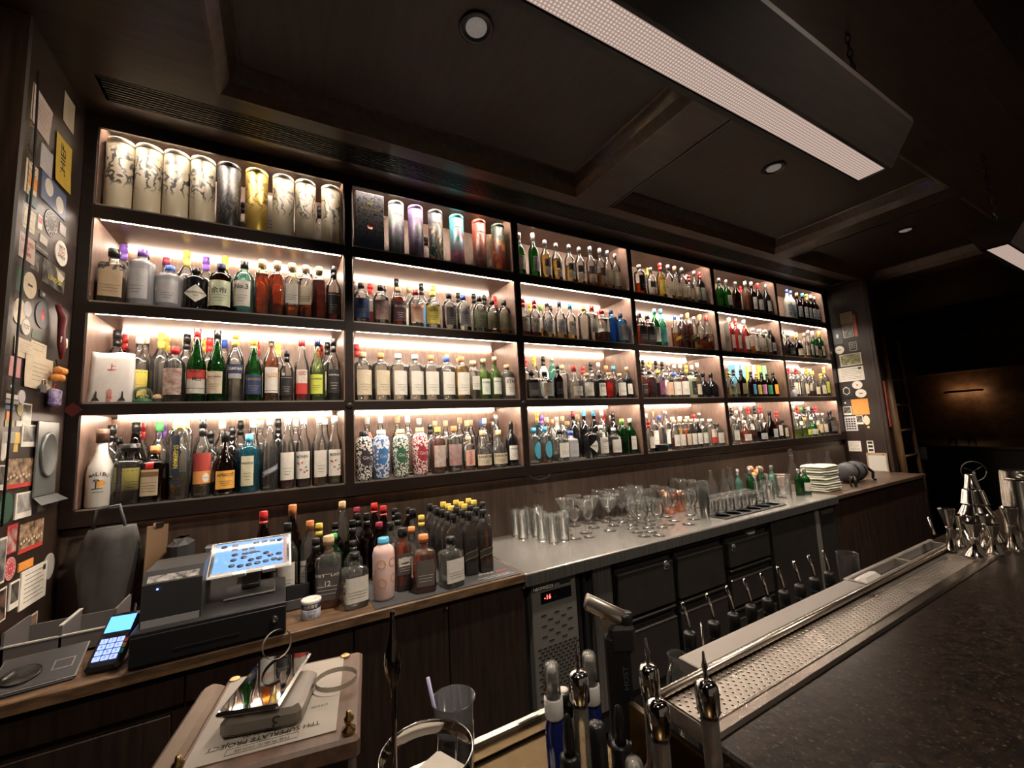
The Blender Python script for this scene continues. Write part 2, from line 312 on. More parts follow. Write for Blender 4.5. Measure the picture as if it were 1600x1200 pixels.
BOTTLES = [
(1,1,0,1,9,-0.623,2.265,0.325,1.1,'K','cream','-',0.0,'-','lion'),
(1,1,0,2,9,-0.527,2.265,0.325,1.1,'K','cream','-',0.0,'-','wolf'),
(1,1,0,3,9,-0.43,2.265,0.325,1.1,'K','cream','-',0.0,'-','shield'),
(1,1,0,4,9,-0.333,2.265,0.325,1.1,'K','cream','-',0.0,'-','kraken'),
(1,1,0,5,9,-0.231,2.265,0.325,1.1,'K','black','-',0.0,'-','raven'),
(1,1,0,6,9,-0.118,2.265,0.325,1.1,'K','gold','-',0.0,'-','stag'),
(1,1,0,7,9,-0.003,2.265,0.325,1.1,'K','cream','-',0.0,'-','dragon'),
(1,1,0,8,9,0.098,2.265,0.325,1.1,'K','cream','-',0.0,'-','fish'),
(1,1,0,9,9,0.221,2.265,0.325,1.1,'K','cream','-',0.0,'-','boar'),
(1,1,1,1,3,-0.183,2.42,0.234,0.92,'R','c','a',0.5,'k','c'),
(1,1,1,2,3,-0.061,2.42,0.287,1.0,'B','cream','-',0.0,'-','-'),
(1,1,1,3,3,0.177,2.42,0.298,1.0,'R','c','a',0.3,'k','w'),
(1,2,0,1,12,-0.626,2.265,0.248,1.0,'S','c','d',0.62,'k','tan'),
(1,2,0,2,12,-0.534,2.265,0.263,1.0,'A','f','-',0.0,'p','silver'),
(1,2,0,3,12,-0.44,2.265,0.203,1.0,'A','f','-',0.0,'b','silver'),
(1,2,0,4,12,-0.346,2.265,0.207,1.0,'A','k','-',0.0,'k',"diamond:HENDRICK'S"),
(1,2,0,5,12,-0.252,2.265,0.241,1.0,'A','n','g',0.2,'n','mint:余市'),
(1,2,0,6,12,-0.162,2.265,0.269,1.0,'G','t','t',0.2,'k','w:No.3'),
(1,2,0,7,12,-0.088,2.265,0.288,1.0,'Q','c','o',0.8,'c','-'),
(1,2,0,8,12,-0.025,2.265,0.291,1.0,'Q','c','o',0.85,'c','-'),
(1,2,0,9,12,0.039,2.265,0.291,1.0,'Q','c','o',0.3,'c','w'),
(1,2,0,10,12,0.101,2.265,0.289,1.0,'Q','c','o',0.4,'c','c'),
(1,2,0,11,12,0.163,2.265,0.291,1.0,'Q','c','d',0.8,'c','-'),
(1,2,0,12,12,0.232,2.265,0.305,1.0,'R','c','m',0.45,'k','k'),
(1,2,1,1,11,-0.633,2.4,0.325,1.0,'R','c','-',0.0,'p','-'),
(1,2,1,2,11,-0.557,2.4,0.305,1.0,'R','c','-',0.0,'k','-'),
(1,2,1,3,11,-0.481,2.4,0.288,1.0,'R','c','-',0.0,'m','c'),
(1,2,1,4,11,-0.405,2.4,0.335,1.0,'R','c','-',0.0,'y','-'),
(1,2,1,5,11,-0.329,2.4,0.318,1.0,'R','c','-',0.0,'p','c'),
(1,2,1,6,11,-0.253,2.4,0.335,1.0,'R','c','-',0.0,'y','-'),
(1,2,1,7,11,-0.177,2.4,0.281,1.0,'R','c','-',0.0,'c','u'),
(1,2,1,8,11,-0.101,2.4,0.336,1.0,'R','c','-',0.0,'y','-'),
(1,2,1,9,11,-0.025,2.4,0.335,1.0,'R','c','a',0.4,'o','-'),
(1,2,1,10,11,0.051,2.4,0.336,1.0,'R','c','-',0.0,'y','w'),
(1,2,1,11,11,0.127,2.4,0.335,1.0,'R','c','-',0.0,'w','-'),
(1,3,0,1,13,-0.608,2.265,0.213,0.9,'X','white','-',0.0,'-','-'),
(1,3,0,2,13,-0.511,2.265,0.073,0.9,'Z','c','-',0.0,'-','-'),
(1,3,0,3,13,-0.463,2.265,0.034,0.83,'V','c','-',0.0,'-','-'),
(1,3,0,4,13,-0.409,2.265,0.25,0.9,'G','c','m',0.35,'r','floral'),
(1,3,0,5,13,-0.333,2.265,0.337,0.9,'T','g','-',0.0,'r','punt:PUNT_E_MES'),
(1,3,0,6,13,-0.259,2.265,0.333,0.9,'T','g','-',0.0,'k','c:FERNET_BRANCA'),
(1,3,0,7,13,-0.188,2.265,0.335,0.9,'R','c','c',0.45,'y','campari:CAMPARI'),
(1,3,0,8,13,-0.117,2.265,0.304,0.9,'T','g','l',0.5,'y','n:URDESCO'),
(1,3,0,9,13,-0.046,2.265,0.33,0.9,'R','c','a',0.9,'w','suze:SUZE'),
(1,3,0,10,13,0.02,2.265,0.252,0.83,'R','c','d',0.5,'k','k'),
(1,3,0,11,13,0.085,2.265,0.315,0.9,'Y','c','r',0.25,'r','cc:CC'),
(1,3,0,12,13,0.156,2.265,0.32,0.9,'T','v','v',0.6,'n','lime:CHARTREUSE'),
(1,3,0,13,13,0.231,2.265,0.326,0.9,'R','c','g',0.25,'k','k:CHARTREUSE'),
(1,3,1,1,16,-0.633,2.47,0.335,1.0,'R','n','-',0.0,'r','-'),
(1,3,1,2,16,-0.633,2.385,0.335,1.0,'R','c','-',0.0,'k','-'),
(1,3,1,3,16,-0.557,2.47,0.336,1.0,'R','c','-',0.0,'w','-'),
(1,3,1,4,16,-0.557,2.385,0.315,1.0,'R','c','y',0.5,'w','y'),
(1,3,1,5,16,-0.481,2.47,0.335,1.0,'R','c','-',0.0,'y','-'),
(1,3,1,6,16,-0.481,2.385,0.335,1.0,'R','c','-',0.0,'y','-'),
(1,3,1,7,16,-0.405,2.47,0.335,1.0,'R','c','-',0.0,'w','m'),
(1,3,1,8,16,-0.389,2.385,0.335,1.0,'R','c','-',0.0,'k','-'),
(1,3,1,9,16,-0.329,2.47,0.335,1.0,'R','c','-',0.0,'y','-'),
(1,3,1,10,16,-0.303,2.385,0.325,1.0,'R','c','-',0.0,'r','c'),
(1,3,1,11,16,-0.253,2.47,0.335,1.0,'R','c','-',0.0,'b','-'),
(1,3,1,12,16,-0.202,2.385,0.335,1.0,'R','c','-',0.0,'w','-'),
(1,3,1,13,16,-0.115,2.47,0.335,1.0,'R','c','r',0.3,'r','c'),
(1,3,1,14,16,-0.019,2.385,0.316,1.0,'R','c','-',0.0,'y','c'),
(1,3,1,15,16,0.184,2.47,0.335,1.0,'R','c','r',0.2,'r','c'),
(1,3,1,16,16,0.213,2.385,0.335,1.0,'R','c','-',0.0,'k','c'),
(1,4,0,1,12,-0.628,2.265,0.307,0.92,'M','w','-',0.0,'d','malibu:MALIBU'),
(1,4,0,2,12,-0.544,2.265,0.242,0.92,'S','c','d',0.28,'K','-'),
(1,4,0,3,12,-0.461,2.265,0.229,0.92,'S','n','-',0.0,'o','cointreau'),
(1,4,0,4,12,-0.379,2.265,0.335,0.92,'F','c','l',0.35,'Y','germain:ST-GERMAIN'),
(1,4,0,5,12,-0.303,2.265,0.335,0.92,'R','c','l',0.45,'k','sale:Santoni'),
(1,4,0,6,12,-0.219,2.265,0.277,0.92,'P','n','-',0.0,'k','o:APRICOT'),
(1,4,0,7,12,-0.128,2.265,0.263,0.92,'A','x','x',0.95,'u','italicus:ITALICUS'),
(1,4,0,8,12,-0.047,2.265,0.335,0.92,'T','c','c',0.3,'w','briz:BRIZARD'),
(1,4,0,9,12,0.026,2.265,0.336,0.92,'Y','c','m',0.22,'w','w:fine'),
(1,4,0,10,12,0.095,2.265,0.335,0.92,'Y','c','m',0.2,'w','monin:MONIN'),
(1,4,0,11,12,0.165,2.265,0.336,0.92,'Y','c','a',0.2,'w','w:fine'),
(1,4,0,12,12,0.235,2.265,0.335,0.92,'Y','c','v',0.15,'w','monin:MONIN'),
(1,4,1,1,18,-0.633,2.47,0.274,1.0,'R','k','-',0.0,'k','-'),
(1,4,1,2,18,-0.633,2.385,0.327,1.0,'R','c','-',0.0,'k','k'),
(1,4,1,3,18,-0.557,2.47,0.335,1.0,'R','c','-',0.0,'r','-'),
(1,4,1,4,18,-0.554,2.385,0.335,1.0,'T','n','-',0.0,'k','y'),
(1,4,1,5,18,-0.481,2.47,0.335,1.0,'R','c','-',0.0,'p','-'),
(1,4,1,6,18,-0.475,2.385,0.335,1.0,'R','c','-',0.0,'g','-'),
(1,4,1,7,18,-0.405,2.47,0.334,1.0,'R','c','-',0.0,'k','-'),
(1,4,1,8,18,-0.399,2.385,0.335,1.0,'R','c','g',0.4,'w','-'),
(1,4,1,9,18,-0.329,2.47,0.335,1.0,'R','c','-',0.0,'k','-'),
(1,4,1,10,18,-0.288,2.385,0.29,1.0,'R','c','c',0.5,'k','w'),
(1,4,1,11,18,-0.253,2.47,0.335,1.0,'R','c','-',0.0,'w','c'),
(1,4,1,12,18,-0.205,2.385,0.303,1.0,'R','k','-',0.0,'k','-'),
(1,4,1,13,18,-0.177,2.47,0.335,1.0,'R','c','-',0.0,'k','c'),
(1,4,1,14,18,-0.12,2.385,0.335,1.0,'T','c','-',0.0,'w','-'),
(1,4,1,15,18,-0.094,2.47,0.335,1.0,'R','c','-',0.0,'w','-'),
(1,4,1,16,18,-0.013,2.385,0.335,1.0,'R','k','-',0.0,'k','-'),
(1,4,1,17,18,0.066,2.47,0.335,1.0,'R','c','-',0.0,'w','-'),
(1,4,1,18,18,0.2,2.385,0.335,1.0,'Y','c','m',0.2,'w','w'),
(2,1,0,1,7,0.415,2.265,0.335,1.0,'B','box','-',0.0,'-','mort:MORTLACH'),
(2,1,0,2,7,0.566,2.265,0.325,1.0,'K','mint','-',0.0,'-','art:OBAN'),
(2,1,0,3,7,0.68,2.265,0.325,1.0,'K','purple','-',0.0,'-','art:CAOL'),
(2,1,0,4,7,0.801,2.265,0.325,1.0,'K','slate','-',0.0,'-','art:TALISKER'),
(2,1,0,5,7,0.938,2.265,0.325,1.0,'K','cyan','-',0.0,'-','art:SINGLETON'),
(2,1,0,6,7,1.09,2.265,0.325,1.0,'K','red','-',0.0,'-','art:CARDHU'),
(2,1,0,7,7,1.227,2.265,0.325,1.0,'K','dkgreen','-',0.0,'-','art:LAGAVULIN'),
(2,1,1,1,3,0.79,2.42,0.234,0.92,'R','c','-',0.0,'k','-'),
(2,1,1,2,3,1.163,2.42,0.335,1.0,'R','c','-',0.0,'y','c'),
(2,1,1,3,3,1.245,2.42,0.325,1.0,'K','brown','-',0.0,'-','-'),
(2,2,0,1,10,0.37,2.265,0.232,1.0,'G','c','c',0.2,'k','navy:fine'),
(2,2,0,2,10,0.472,2.265,0.234,1.0,'G','c','c',0.25,'k','floralg'),
(2,2,0,3,10,0.569,2.265,0.233,1.0,'G','c','d',0.9,'c','maroon:BLOODY'),
(2,2,0,4,10,0.668,2.265,0.231,1.0,'G','c','v',0.15,'r','peach:NEGRONI'),
(2,2,0,5,10,0.769,2.265,0.231,1.0,'G','c','c',0.5,'y','yellow:GIN'),
(2,2,0,6,10,0.871,2.265,0.235,1.0,'G','c','c',0.9,'k','slate:fine'),
(2,2,0,7,10,0.963,2.265,0.236,1.0,'G','c','c',0.9,'b','silver:GIN'),
(2,2,0,8,10,1.071,2.265,0.24,1.0,'G','c','c',0.3,'k','olive:GIN'),
(2,2,0,9,10,1.16,2.265,0.226,1.0,'G','c','a',0.15,'k','khaki:fine'),
(2,2,0,10,10,1.246,2.265,0.233,1.0,'G','c','l',0.2,'k','khaki:fine'),
(2,2,1,1,11,0.365,2.4,0.282,1.0,'R','c','-',0.0,'w','-'),
(2,2,1,2,11,0.441,2.4,0.284,1.0,'R','c','r',0.5,'r','-'),
(2,2,1,3,11,0.517,2.4,0.279,1.0,'R','c','-',0.0,'k','-'),
(2,2,1,4,11,0.593,2.4,0.335,1.0,'R','c','-',0.0,'k','c'),
(2,2,1,5,11,0.669,2.4,0.301,1.0,'R','c','-',0.0,'c','w'),
(2,2,1,6,11,0.745,2.4,0.325,1.0,'R','c','-',0.0,'k','b'),
(2,2,1,7,11,0.821,2.4,0.323,1.0,'R','c','-',0.0,'y','-'),
(2,2,1,8,11,0.987,2.4,0.298,1.0,'R','c','-',0.0,'k','c'),
(2,2,1,9,11,1.096,2.4,0.306,1.0,'R','c','-',0.0,'k','-'),
(2,2,1,10,11,1.173,2.4,0.304,1.0,'R','c','-',0.0,'k','-'),
(2,2,1,11,11,1.251,2.4,0.303,1.0,'R','c','-',0.0,'r','w'),
(2,3,0,1,11,0.374,2.265,0.263,1.0,'A','c','c',0.95,'c','c:fine'),
(2,3,0,2,11,0.467,2.265,0.263,1.0,'A','c','c',0.95,'o','c:fine'),
(2,3,0,3,11,0.561,2.265,0.263,1.0,'A','c','c',0.9,'w','w:fine'),
(2,3,0,4,11,0.654,2.265,0.263,1.0,'A','c','c',0.9,'w','w:fine'),
(2,3,0,5,11,0.748,2.265,0.263,1.0,'A','c','c',0.9,'o','w:fine'),
(2,3,0,6,11,0.842,2.265,0.263,1.0,'A','c','c',0.9,'b','w:fine'),
(2,3,0,7,11,0.935,2.265,0.263,1.0,'A','c','l',0.9,'o','w:fine'),
(2,3,0,8,11,1.013,2.265,0.241,1.0,'Q','c','c',0.9,'c','w:fine'),
(2,3,0,9,11,1.081,2.265,0.257,1.0,'R','v','v',0.9,'c',"porter:PORTER'S"),
(2,3,0,10,11,1.157,2.265,0.272,1.0,'R','v','v',0.9,'c',"porter:PORTER'S"),
(2,3,0,11,11,1.242,2.265,0.224,1.0,'A','c','w',0.8,'c','w:STAR'),
(2,3,1,1,6,0.365,2.4,0.335,1.0,'R','c','-',0.0,'r','c'),
(2,3,1,2,6,0.896,2.4,0.306,1.0,'R','c','-',0.0,'o','-'),
(2,3,1,3,6,0.973,2.4,0.279,1.0,'R','c','-',0.0,'c','w'),
(2,3,1,4,6,1.064,2.4,0.268,1.0,'R','c','-',0.0,'c','-'),
(2,3,1,5,6,1.14,2.4,0.277,1.0,'R','c','-',0.0,'k','blue'),
(2,3,1,6,6,1.224,2.4,0.242,0.92,'R','k','-',0.0,'k','p'),
(2,4,0,1,10,0.375,2.265,0.251,1.0,'C','pblack','-',0.0,'k','ovalk:Gin'),
(2,4,0,2,10,0.463,2.265,0.255,1.0,'C','pblue','-',0.0,'w','ovalb:Gin'),
(2,4,0,3,10,0.565,2.265,0.254,1.0,'C','pgreen','-',0.0,'c','ovalg:Gin'),
(2,4,0,4,10,0.672,2.265,0.259,1.0,'C','pred','-',0.0,'c','ovalr:Gin'),
(2,4,0,5,10,0.775,2.265,0.257,1.0,'G','c','p',0.9,'y','floralp'),
(2,4,0,6,10,0.873,2.265,0.259,1.0,'G','c','c',0.9,'o','floralg'),
(2,4,0,7,10,0.961,2.265,0.196,0.92,'G','c','p',0.2,'c','salmon:RAASAY'),
(2,4,0,8,10,1.054,2.265,0.228,1.0,'P','c','o',0.3,'c','c:RANSOM'),
(2,4,0,9,10,1.16,2.265,0.224,1.0,'P','c','c',0.3,'c','c:RANSOM'),
(2,4,0,10,10,1.251,2.265,0.272,1.0,'W','k','-',0.0,'k','stranger:STRANGER'),
(2,4,1,1,15,0.428,2.47,0.335,1.0,'R','c','-',0.0,'w','tag'),
(2,4,1,2,15,0.484,2.385,0.335,1.0,'R','c','-',0.0,'w','tago'),
(2,4,1,3,15,0.601,2.47,0.335,1.0,'R','c','-',0.0,'c','tagy'),
(2,4,1,4,15,0.637,2.385,0.335,1.0,'R','c','-',0.0,'w','-'),
(2,4,1,5,15,0.73,2.47,0.32,1.0,'R','c','-',0.0,'w','-'),
(2,4,1,6,15,0.771,2.385,0.281,1.0,'R','c','-',0.0,'k','-'),
(2,4,1,7,15,0.83,2.47,0.3,1.0,'R','c','-',0.0,'c','-'),
(2,4,1,8,15,0.867,2.385,0.297,1.0,'R','c','d',0.3,'c','-'),
(2,4,1,9,15,0.993,2.47,0.316,1.0,'R','c','-',0.0,'c','w'),
(2,4,1,10,15,1.005,2.385,0.293,1.0,'R','c','-',0.0,'c','-'),
(2,4,1,11,15,1.069,2.47,0.299,1.0,'R','c','-',0.0,'c','-'),
(2,4,1,12,15,1.127,2.385,0.304,1.0,'R','c','-',0.0,'w','k'),
(2,4,1,13,15,1.145,2.47,0.294,1.0,'R','c','-',0.0,'b','-'),
(2,4,1,14,15,1.212,2.385,0.324,1.0,'R','c','-',0.0,'s','-'),
(2,4,1,15,15,1.236,2.47,0.28,1.0,'P','c','c',0.5,'s','-'),
(3,1,0,1,10,1.386,2.265,0.31,1.0,'W','g','-',0.0,'w','g'),
(3,1,0,2,10,1.497,2.265,0.33,1.0,'W','g','-',0.0,'w','silver'),
(3,1,0,3,10,1.593,2.265,0.296,1.0,'R','c','l',0.8,'s','half'),
(3,1,0,4,10,1.688,2.265,0.291,1.0,'R','c','l',0.75,'s','half'),
(3,1,0,5,10,1.802,2.265,0.302,1.0,'R','c','l',0.6,'s','half'),
(3,1,0,6,10,1.895,2.265,0.299,1.0,'R','c','l',0.2,'s','half'),
(3,1,0,7,10,2.0,2.265,0.323,1.0,'R','c','a',0.5,'s','half'),
(3,1,0,8,10,2.095,2.265,0.325,1.0,'R','c','a',0.5,'s','half'),
(3,1,0,9,10,2.171,2.265,0.321,1.0,'R','c','l',0.2,'s','c'),
(3,1,0,10,10,2.247,2.265,0.307,1.0,'R','c','c',0.2,'s','c'),
(3,2,0,1,10,1.39,2.265,0.263,1.0,'R','c','m',0.2,'r','w:EG'),
(3,2,0,2,10,1.478,2.265,0.264,1.0,'R','c','m',0.25,'r','w:EG'),
(3,2,0,3,10,1.582,2.265,0.263,1.0,'R','c','l',0.3,'s','silver:GIN'),
(3,2,0,4,10,1.686,2.265,0.275,1.0,'R','c','l',0.25,'n','silver:GIN'),
(3,2,0,5,10,1.777,2.265,0.268,1.0,'R','c','l',0.3,'u','w:EG'),
(3,2,0,6,10,1.9,2.265,0.263,1.0,'A','c','c',0.9,'y','-'),
(3,2,0,7,10,1.978,2.265,0.277,1.0,'Q','c','c',0.8,'r','w:fine'),
(3,2,0,8,10,2.069,2.265,0.26,1.0,'S','c','d',0.4,'r','-'),
(3,2,0,9,10,2.161,2.265,0.263,1.0,'A','b','b',0.8,'n','-'),
(3,2,0,10,10,2.255,2.265,0.243,1.0,'A','b','-',0.0,'n','silver'),
(3,2,1,1,4,1.531,2.4,0.282,1.0,'R','c','-',0.0,'y','-'),
(3,2,1,2,4,1.62,2.4,0.282,1.0,'R','c','y',0.5,'v','-'),
(3,2,1,3,4,1.706,2.4,0.285,1.0,'R','c','-',0.0,'k','-'),
(3,2,1,4,4,2.159,2.4,0.288,1.0,'R','c','-',0.0,'r','w'),
(3,3,0,1,9,1.425,2.265,0.188,0.92,'S','k','-',0.0,'k','slate'),
(3,3,0,2,9,1.528,2.265,0.187,0.92,'S','c','c',0.9,'k','c'),
(3,3,0,3,9,1.636,2.265,0.234,0.92,'R','n','-',0.0,'k','k:fine'),
(3,3,0,4,9,1.774,2.265,0.233,1.0,'P','c','c',0.8,'r','w'),
(3,3,0,5,9,1.887,2.265,0.186,0.92,'A','c','c',0.9,'c','w:fine'),
(3,3,0,6,9,2.0,2.265,0.183,0.92,'A','k','-',0.0,'k','w:STIN'),
(3,3,0,7,9,2.099,2.265,0.196,0.92,'A','c','r',0.9,'c','-'),
(3,3,0,8,9,2.196,2.265,0.191,0.92,'A','c','d',0.3,'c','w'),
(3,3,0,9,9,2.274,2.265,0.242,0.92,'W','k','-',0.0,'c','w:fine'),
(3,3,1,1,10,1.461,2.4,0.301,1.0,'R','c','-',0.0,'r','-'),
(3,3,1,2,10,1.537,2.4,0.319,1.0,'R','c','g',0.5,'y','w'),
(3,3,1,3,10,1.613,2.4,0.319,1.0,'R','w','-',0.0,'k','-'),
(3,3,1,4,10,1.689,2.4,0.335,1.0,'R','t','t',0.8,'w','b'),
(3,3,1,5,10,1.774,2.4,0.263,1.0,'A','c','-',0.0,'c','-'),
(3,3,1,6,10,1.967,2.4,0.259,1.0,'R','c','-',0.0,'r','k'),
(3,3,1,7,10,2.043,2.4,0.294,1.0,'R','c','p',0.5,'k','-'),
(3,3,1,8,10,2.119,2.4,0.294,1.0,'R','c','-',0.0,'w','-'),
(3,3,1,9,10,2.195,2.4,0.271,1.0,'R','c','-',0.0,'o','w'),
(3,3,1,10,10,2.271,2.4,0.272,1.0,'R','c','-',0.0,'u','-'),
(3,4,0,1,9,1.415,2.265,0.227,1.0,'G','c','c',0.9,'u','ovalc'),
(3,4,0,2,9,1.502,2.265,0.23,1.0,'G','c','p',0.7,'u','ovalc'),
(3,4,0,3,9,1.622,2.265,0.206,1.0,'S','c','c',0.9,'k','w:fine'),
(3,4,0,4,9,1.709,2.265,0.195,0.92,'S','f','c',0.9,'b','silver'),
(3,4,0,5,9,1.882,2.265,0.213,1.0,'A','k','-',0.0,'k',"diamond:HENDRICK'S"),
(3,4,0,6,9,1.977,2.265,0.221,1.0,'A','c','c',0.4,'w','w:GIN'),
(3,4,0,7,9,2.095,2.265,0.199,0.92,'S','c','d',0.5,'w','w'),
(3,4,0,8,9,2.182,2.265,0.261,1.0,'G','g','g',0.9,'v','-'),
(3,4,0,9,9,2.263,2.265,0.261,1.0,'R','g','-',0.0,'w','tanq:TANQUERAY'),
(3,4,1,1,15,1.557,2.385,0.312,1.0,'R','c','-',0.0,'p','-'),
(3,4,1,2,15,1.582,2.47,0.335,1.0,'R','x','x',0.8,'y','-'),
(3,4,1,3,15,1.646,2.385,0.279,1.0,'R','c','-',0.0,'o','k'),
(3,4,1,4,15,1.66,2.47,0.297,1.0,'R','c','-',0.0,'w','-'),
(3,4,1,5,15,1.736,2.385,0.299,1.0,'R','c','-',0.0,'c','-'),
(3,4,1,6,15,1.75,2.47,0.299,1.0,'R','w','-',0.0,'w','-'),
(3,4,1,7,15,1.832,2.385,0.335,1.0,'R','k','-',0.0,'m','-'),
(3,4,1,8,15,1.84,2.47,0.263,1.0,'A','c','-',0.0,'c','w'),
(3,4,1,9,15,1.929,2.385,0.335,1.0,'R','k','-',0.0,'u','-'),
(3,4,1,10,15,1.941,2.47,0.314,1.0,'R','c','-',0.0,'c','k'),
(3,4,1,11,15,2.096,2.47,0.335,1.0,'R','k','-',0.0,'u','-'),
(3,4,1,12,15,2.1,2.385,0.335,1.0,'R','c','-',0.0,'w','w'),
(3,4,1,13,15,2.195,2.47,0.311,1.0,'R','c','-',0.0,'r','-'),
(3,4,1,14,15,2.212,2.385,0.319,1.0,'R','k','-',0.0,'k','-'),
(3,4,1,15,15,2.271,2.47,0.293,1.0,'R','c','-',0.0,'w','w'),
(4,1,0,1,9,2.502,2.265,0.26,1.0,'A','c','o',0.5,'w','k'),
(4,1,0,2,9,2.632,2.265,0.256,1.0,'R','c','-',0.0,'s','half'),
(4,1,0,3,9,2.749,2.265,0.314,1.0,'R','c','y',0.8,'r','y'),
(4,1,0,4,9,2.845,2.265,0.314,1.0,'R','c','c',0.5,'s','c'),
(4,1,0,5,9,2.932,2.265,0.316,1.0,'R','c','l',0.3,'c','c'),
(4,1,0,6,9,3.02,2.265,0.315,1.0,'R','c','l',0.3,'s','c'),
(4,1,0,7,9,3.107,2.265,0.26,1.0,'R','c','l',0.3,'r','c'),
(4,1,0,8,9,3.183,2.265,0.309,1.0,'R','c','c',0.3,'s','c'),
(4,1,0,9,9,3.259,2.265,0.312,1.0,'R','k','-',0.0,'r','m'),
(4,1,1,1,2,2.751,2.4,0.323,1.0,'R','c','-',0.0,'y','-'),
(4,1,1,2,2,3.262,2.4,0.335,1.0,'R','c','-',0.0,'w','-'),
(4,2,0,1,10,2.457,2.265,0.269,1.0,'S','c','o',0.75,'s','k'),
(4,2,0,2,10,2.547,2.265,0.269,1.0,'S','c','o',0.7,'s','k'),
(4,2,0,3,10,2.63,2.265,0.319,1.0,'R','g','-',0.0,'u','w'),
(4,2,0,4,10,2.706,2.265,0.325,1.0,'R','t','t',0.9,'u','teal'),
(4,2,0,5,10,2.874,2.265,0.287,1.0,'R','c','a',0.6,'b','dgy'),
(4,2,0,6,10,2.959,2.265,0.3,1.0,'J','c','d',0.9,'s','dgk'),
(4,2,0,7,10,3.038,2.265,0.323,1.0,'J','c','d',0.8,'y','dgg'),
(4,2,0,8,10,3.112,2.265,0.297,1.0,'J','c','l',0.6,'s','dgk'),
(4,2,0,9,10,3.202,2.265,0.325,1.0,'J','c','a',0.4,'y','dgk'),
(4,2,0,10,10,3.287,2.265,0.325,1.0,'J','c','o',0.6,'r','dgw'),
(4,3,0,1,10,2.437,2.265,0.234,0.92,'R','c','o',0.8,'k','k'),
(4,3,0,2,10,2.519,2.265,0.219,1.0,'A','c','m',0.9,'k','-'),
(4,3,0,3,10,2.613,2.265,0.224,1.0,'A','c','m',0.7,'y','p'),
(4,3,0,4,10,2.707,2.265,0.205,1.0,'A','c','-',0.0,'s','peach'),
(4,3,0,5,10,2.801,2.265,0.211,1.0,'A','c','c',0.8,'b','w'),
(4,3,0,6,10,2.898,2.265,0.221,1.0,'A','c','o',0.8,'k','w'),
(4,3,0,7,10,2.992,2.265,0.224,1.0,'A','olive','-',0.0,'k','k'),
(4,3,0,8,10,3.074,2.265,0.234,0.92,'R','c','y',0.9,'k','c'),
(4,3,0,9,10,3.162,2.265,0.222,1.0,'P','k','-',0.0,'k','-'),
(4,3,0,10,10,3.268,2.265,0.22,1.0,'P','k','-',0.0,'k','-'),
(4,3,1,1,11,2.523,2.4,0.335,1.0,'R','c','-',0.0,'k','-'),
(4,3,1,2,11,2.599,2.4,0.335,1.0,'R','c','-',0.0,'k','c'),
(4,3,1,3,11,2.675,2.4,0.335,1.0,'R','c','-',0.0,'y','-'),
(4,3,1,4,11,2.751,2.4,0.335,1.0,'R','c','-',0.0,'k','-'),
(4,3,1,5,11,2.827,2.4,0.329,1.0,'R','c','-',0.0,'k','w'),
(4,3,1,6,11,2.903,2.4,0.335,1.0,'R','c','-',0.0,'w','k'),
(4,3,1,7,11,2.979,2.4,0.308,1.0,'R','c','-',0.0,'w','-'),
(4,3,1,8,11,3.055,2.4,0.311,1.0,'R','c','-',0.0,'w','w'),
(4,3,1,9,11,3.131,2.4,0.306,1.0,'R','c','-',0.0,'y','-'),
(4,3,1,10,11,3.207,2.4,0.309,1.0,'R','c','-',0.0,'w','-'),
(4,3,1,11,11,3.283,2.4,0.333,1.0,'R','c','m',0.8,'w','-'),
(4,4,0,1,10,2.456,2.265,0.234,0.92,'R','c','c',0.5,'r','w'),
(4,4,0,2,10,2.547,2.265,0.056,1.0,'D','black','-',0.0,'-','-'),
(4,4,0,3,10,2.742,2.265,0.234,0.92,'Y','c','o',0.5,'c','w'),
(4,4,0,4,10,2.812,2.265,0.234,0.92,'Y','c','l',0.9,'c','w'),
(4,4,0,5,10,2.882,2.265,0.234,0.92,'Y','c','o',0.9,'c','c'),
(4,4,0,6,10,2.952,2.265,0.234,0.92,'Y','c','d',0.9,'c','w'),
(4,4,0,7,10,3.022,2.265,0.234,0.92,'Y','k','-',0.0,'w','w'),
(4,4,0,8,10,3.094,2.265,0.234,0.92,'R','c','c',0.8,'w','w'),
(4,4,0,9,10,3.191,2.265,0.228,1.0,'A','c','c',0.9,'w','cc'),
(4,4,0,10,10,3.279,2.265,0.187,0.92,'S','c','c',0.9,'k','w'),
(4,4,1,1,9,2.58,2.4,0.298,1.0,'R','c','-',0.0,'w','-'),
(4,4,1,2,9,2.656,2.4,0.313,1.0,'R','c','-',0.0,'c','w'),
(4,4,1,3,9,2.732,2.4,0.278,1.0,'R','c','-',0.0,'b','-'),
(4,4,1,4,9,2.808,2.4,0.318,1.0,'R','c','b',0.5,'s','w'),
(4,4,1,5,9,2.892,2.4,0.263,1.0,'A','c','-',0.0,'w','-'),
(4,4,1,6,9,2.986,2.4,0.263,1.0,'A','c','-',0.0,'w','w'),
(4,4,1,7,9,3.08,2.4,0.263,1.0,'A','c','-',0.0,'w','-'),
(4,4,1,8,9,3.165,2.4,0.276,1.0,'R','c','g',0.5,'r','-'),
(4,4,1,9,9,3.241,2.4,0.29,1.0,'R','c','-',0.0,'s','-'),
(5,1,0,1,7,3.53,2.265,0.292,1.0,'W','g','-',0.0,'s','-'),
(5,1,0,2,7,3.638,2.265,0.292,1.0,'W','g','-',0.0,'s','w'),
(5,1,0,3,7,3.781,2.265,0.293,1.0,'W','n','-',0.0,'s','-'),
(5,1,0,4,7,3.944,2.265,0.32,1.0,'R','c','a',0.9,'w','-'),
(5,1,0,5,7,4.047,2.265,0.329,1.0,'R','n','-',0.0,'w','w'),
(5,1,0,6,7,4.153,2.265,0.329,1.0,'W','k','-',0.0,'r','w'),
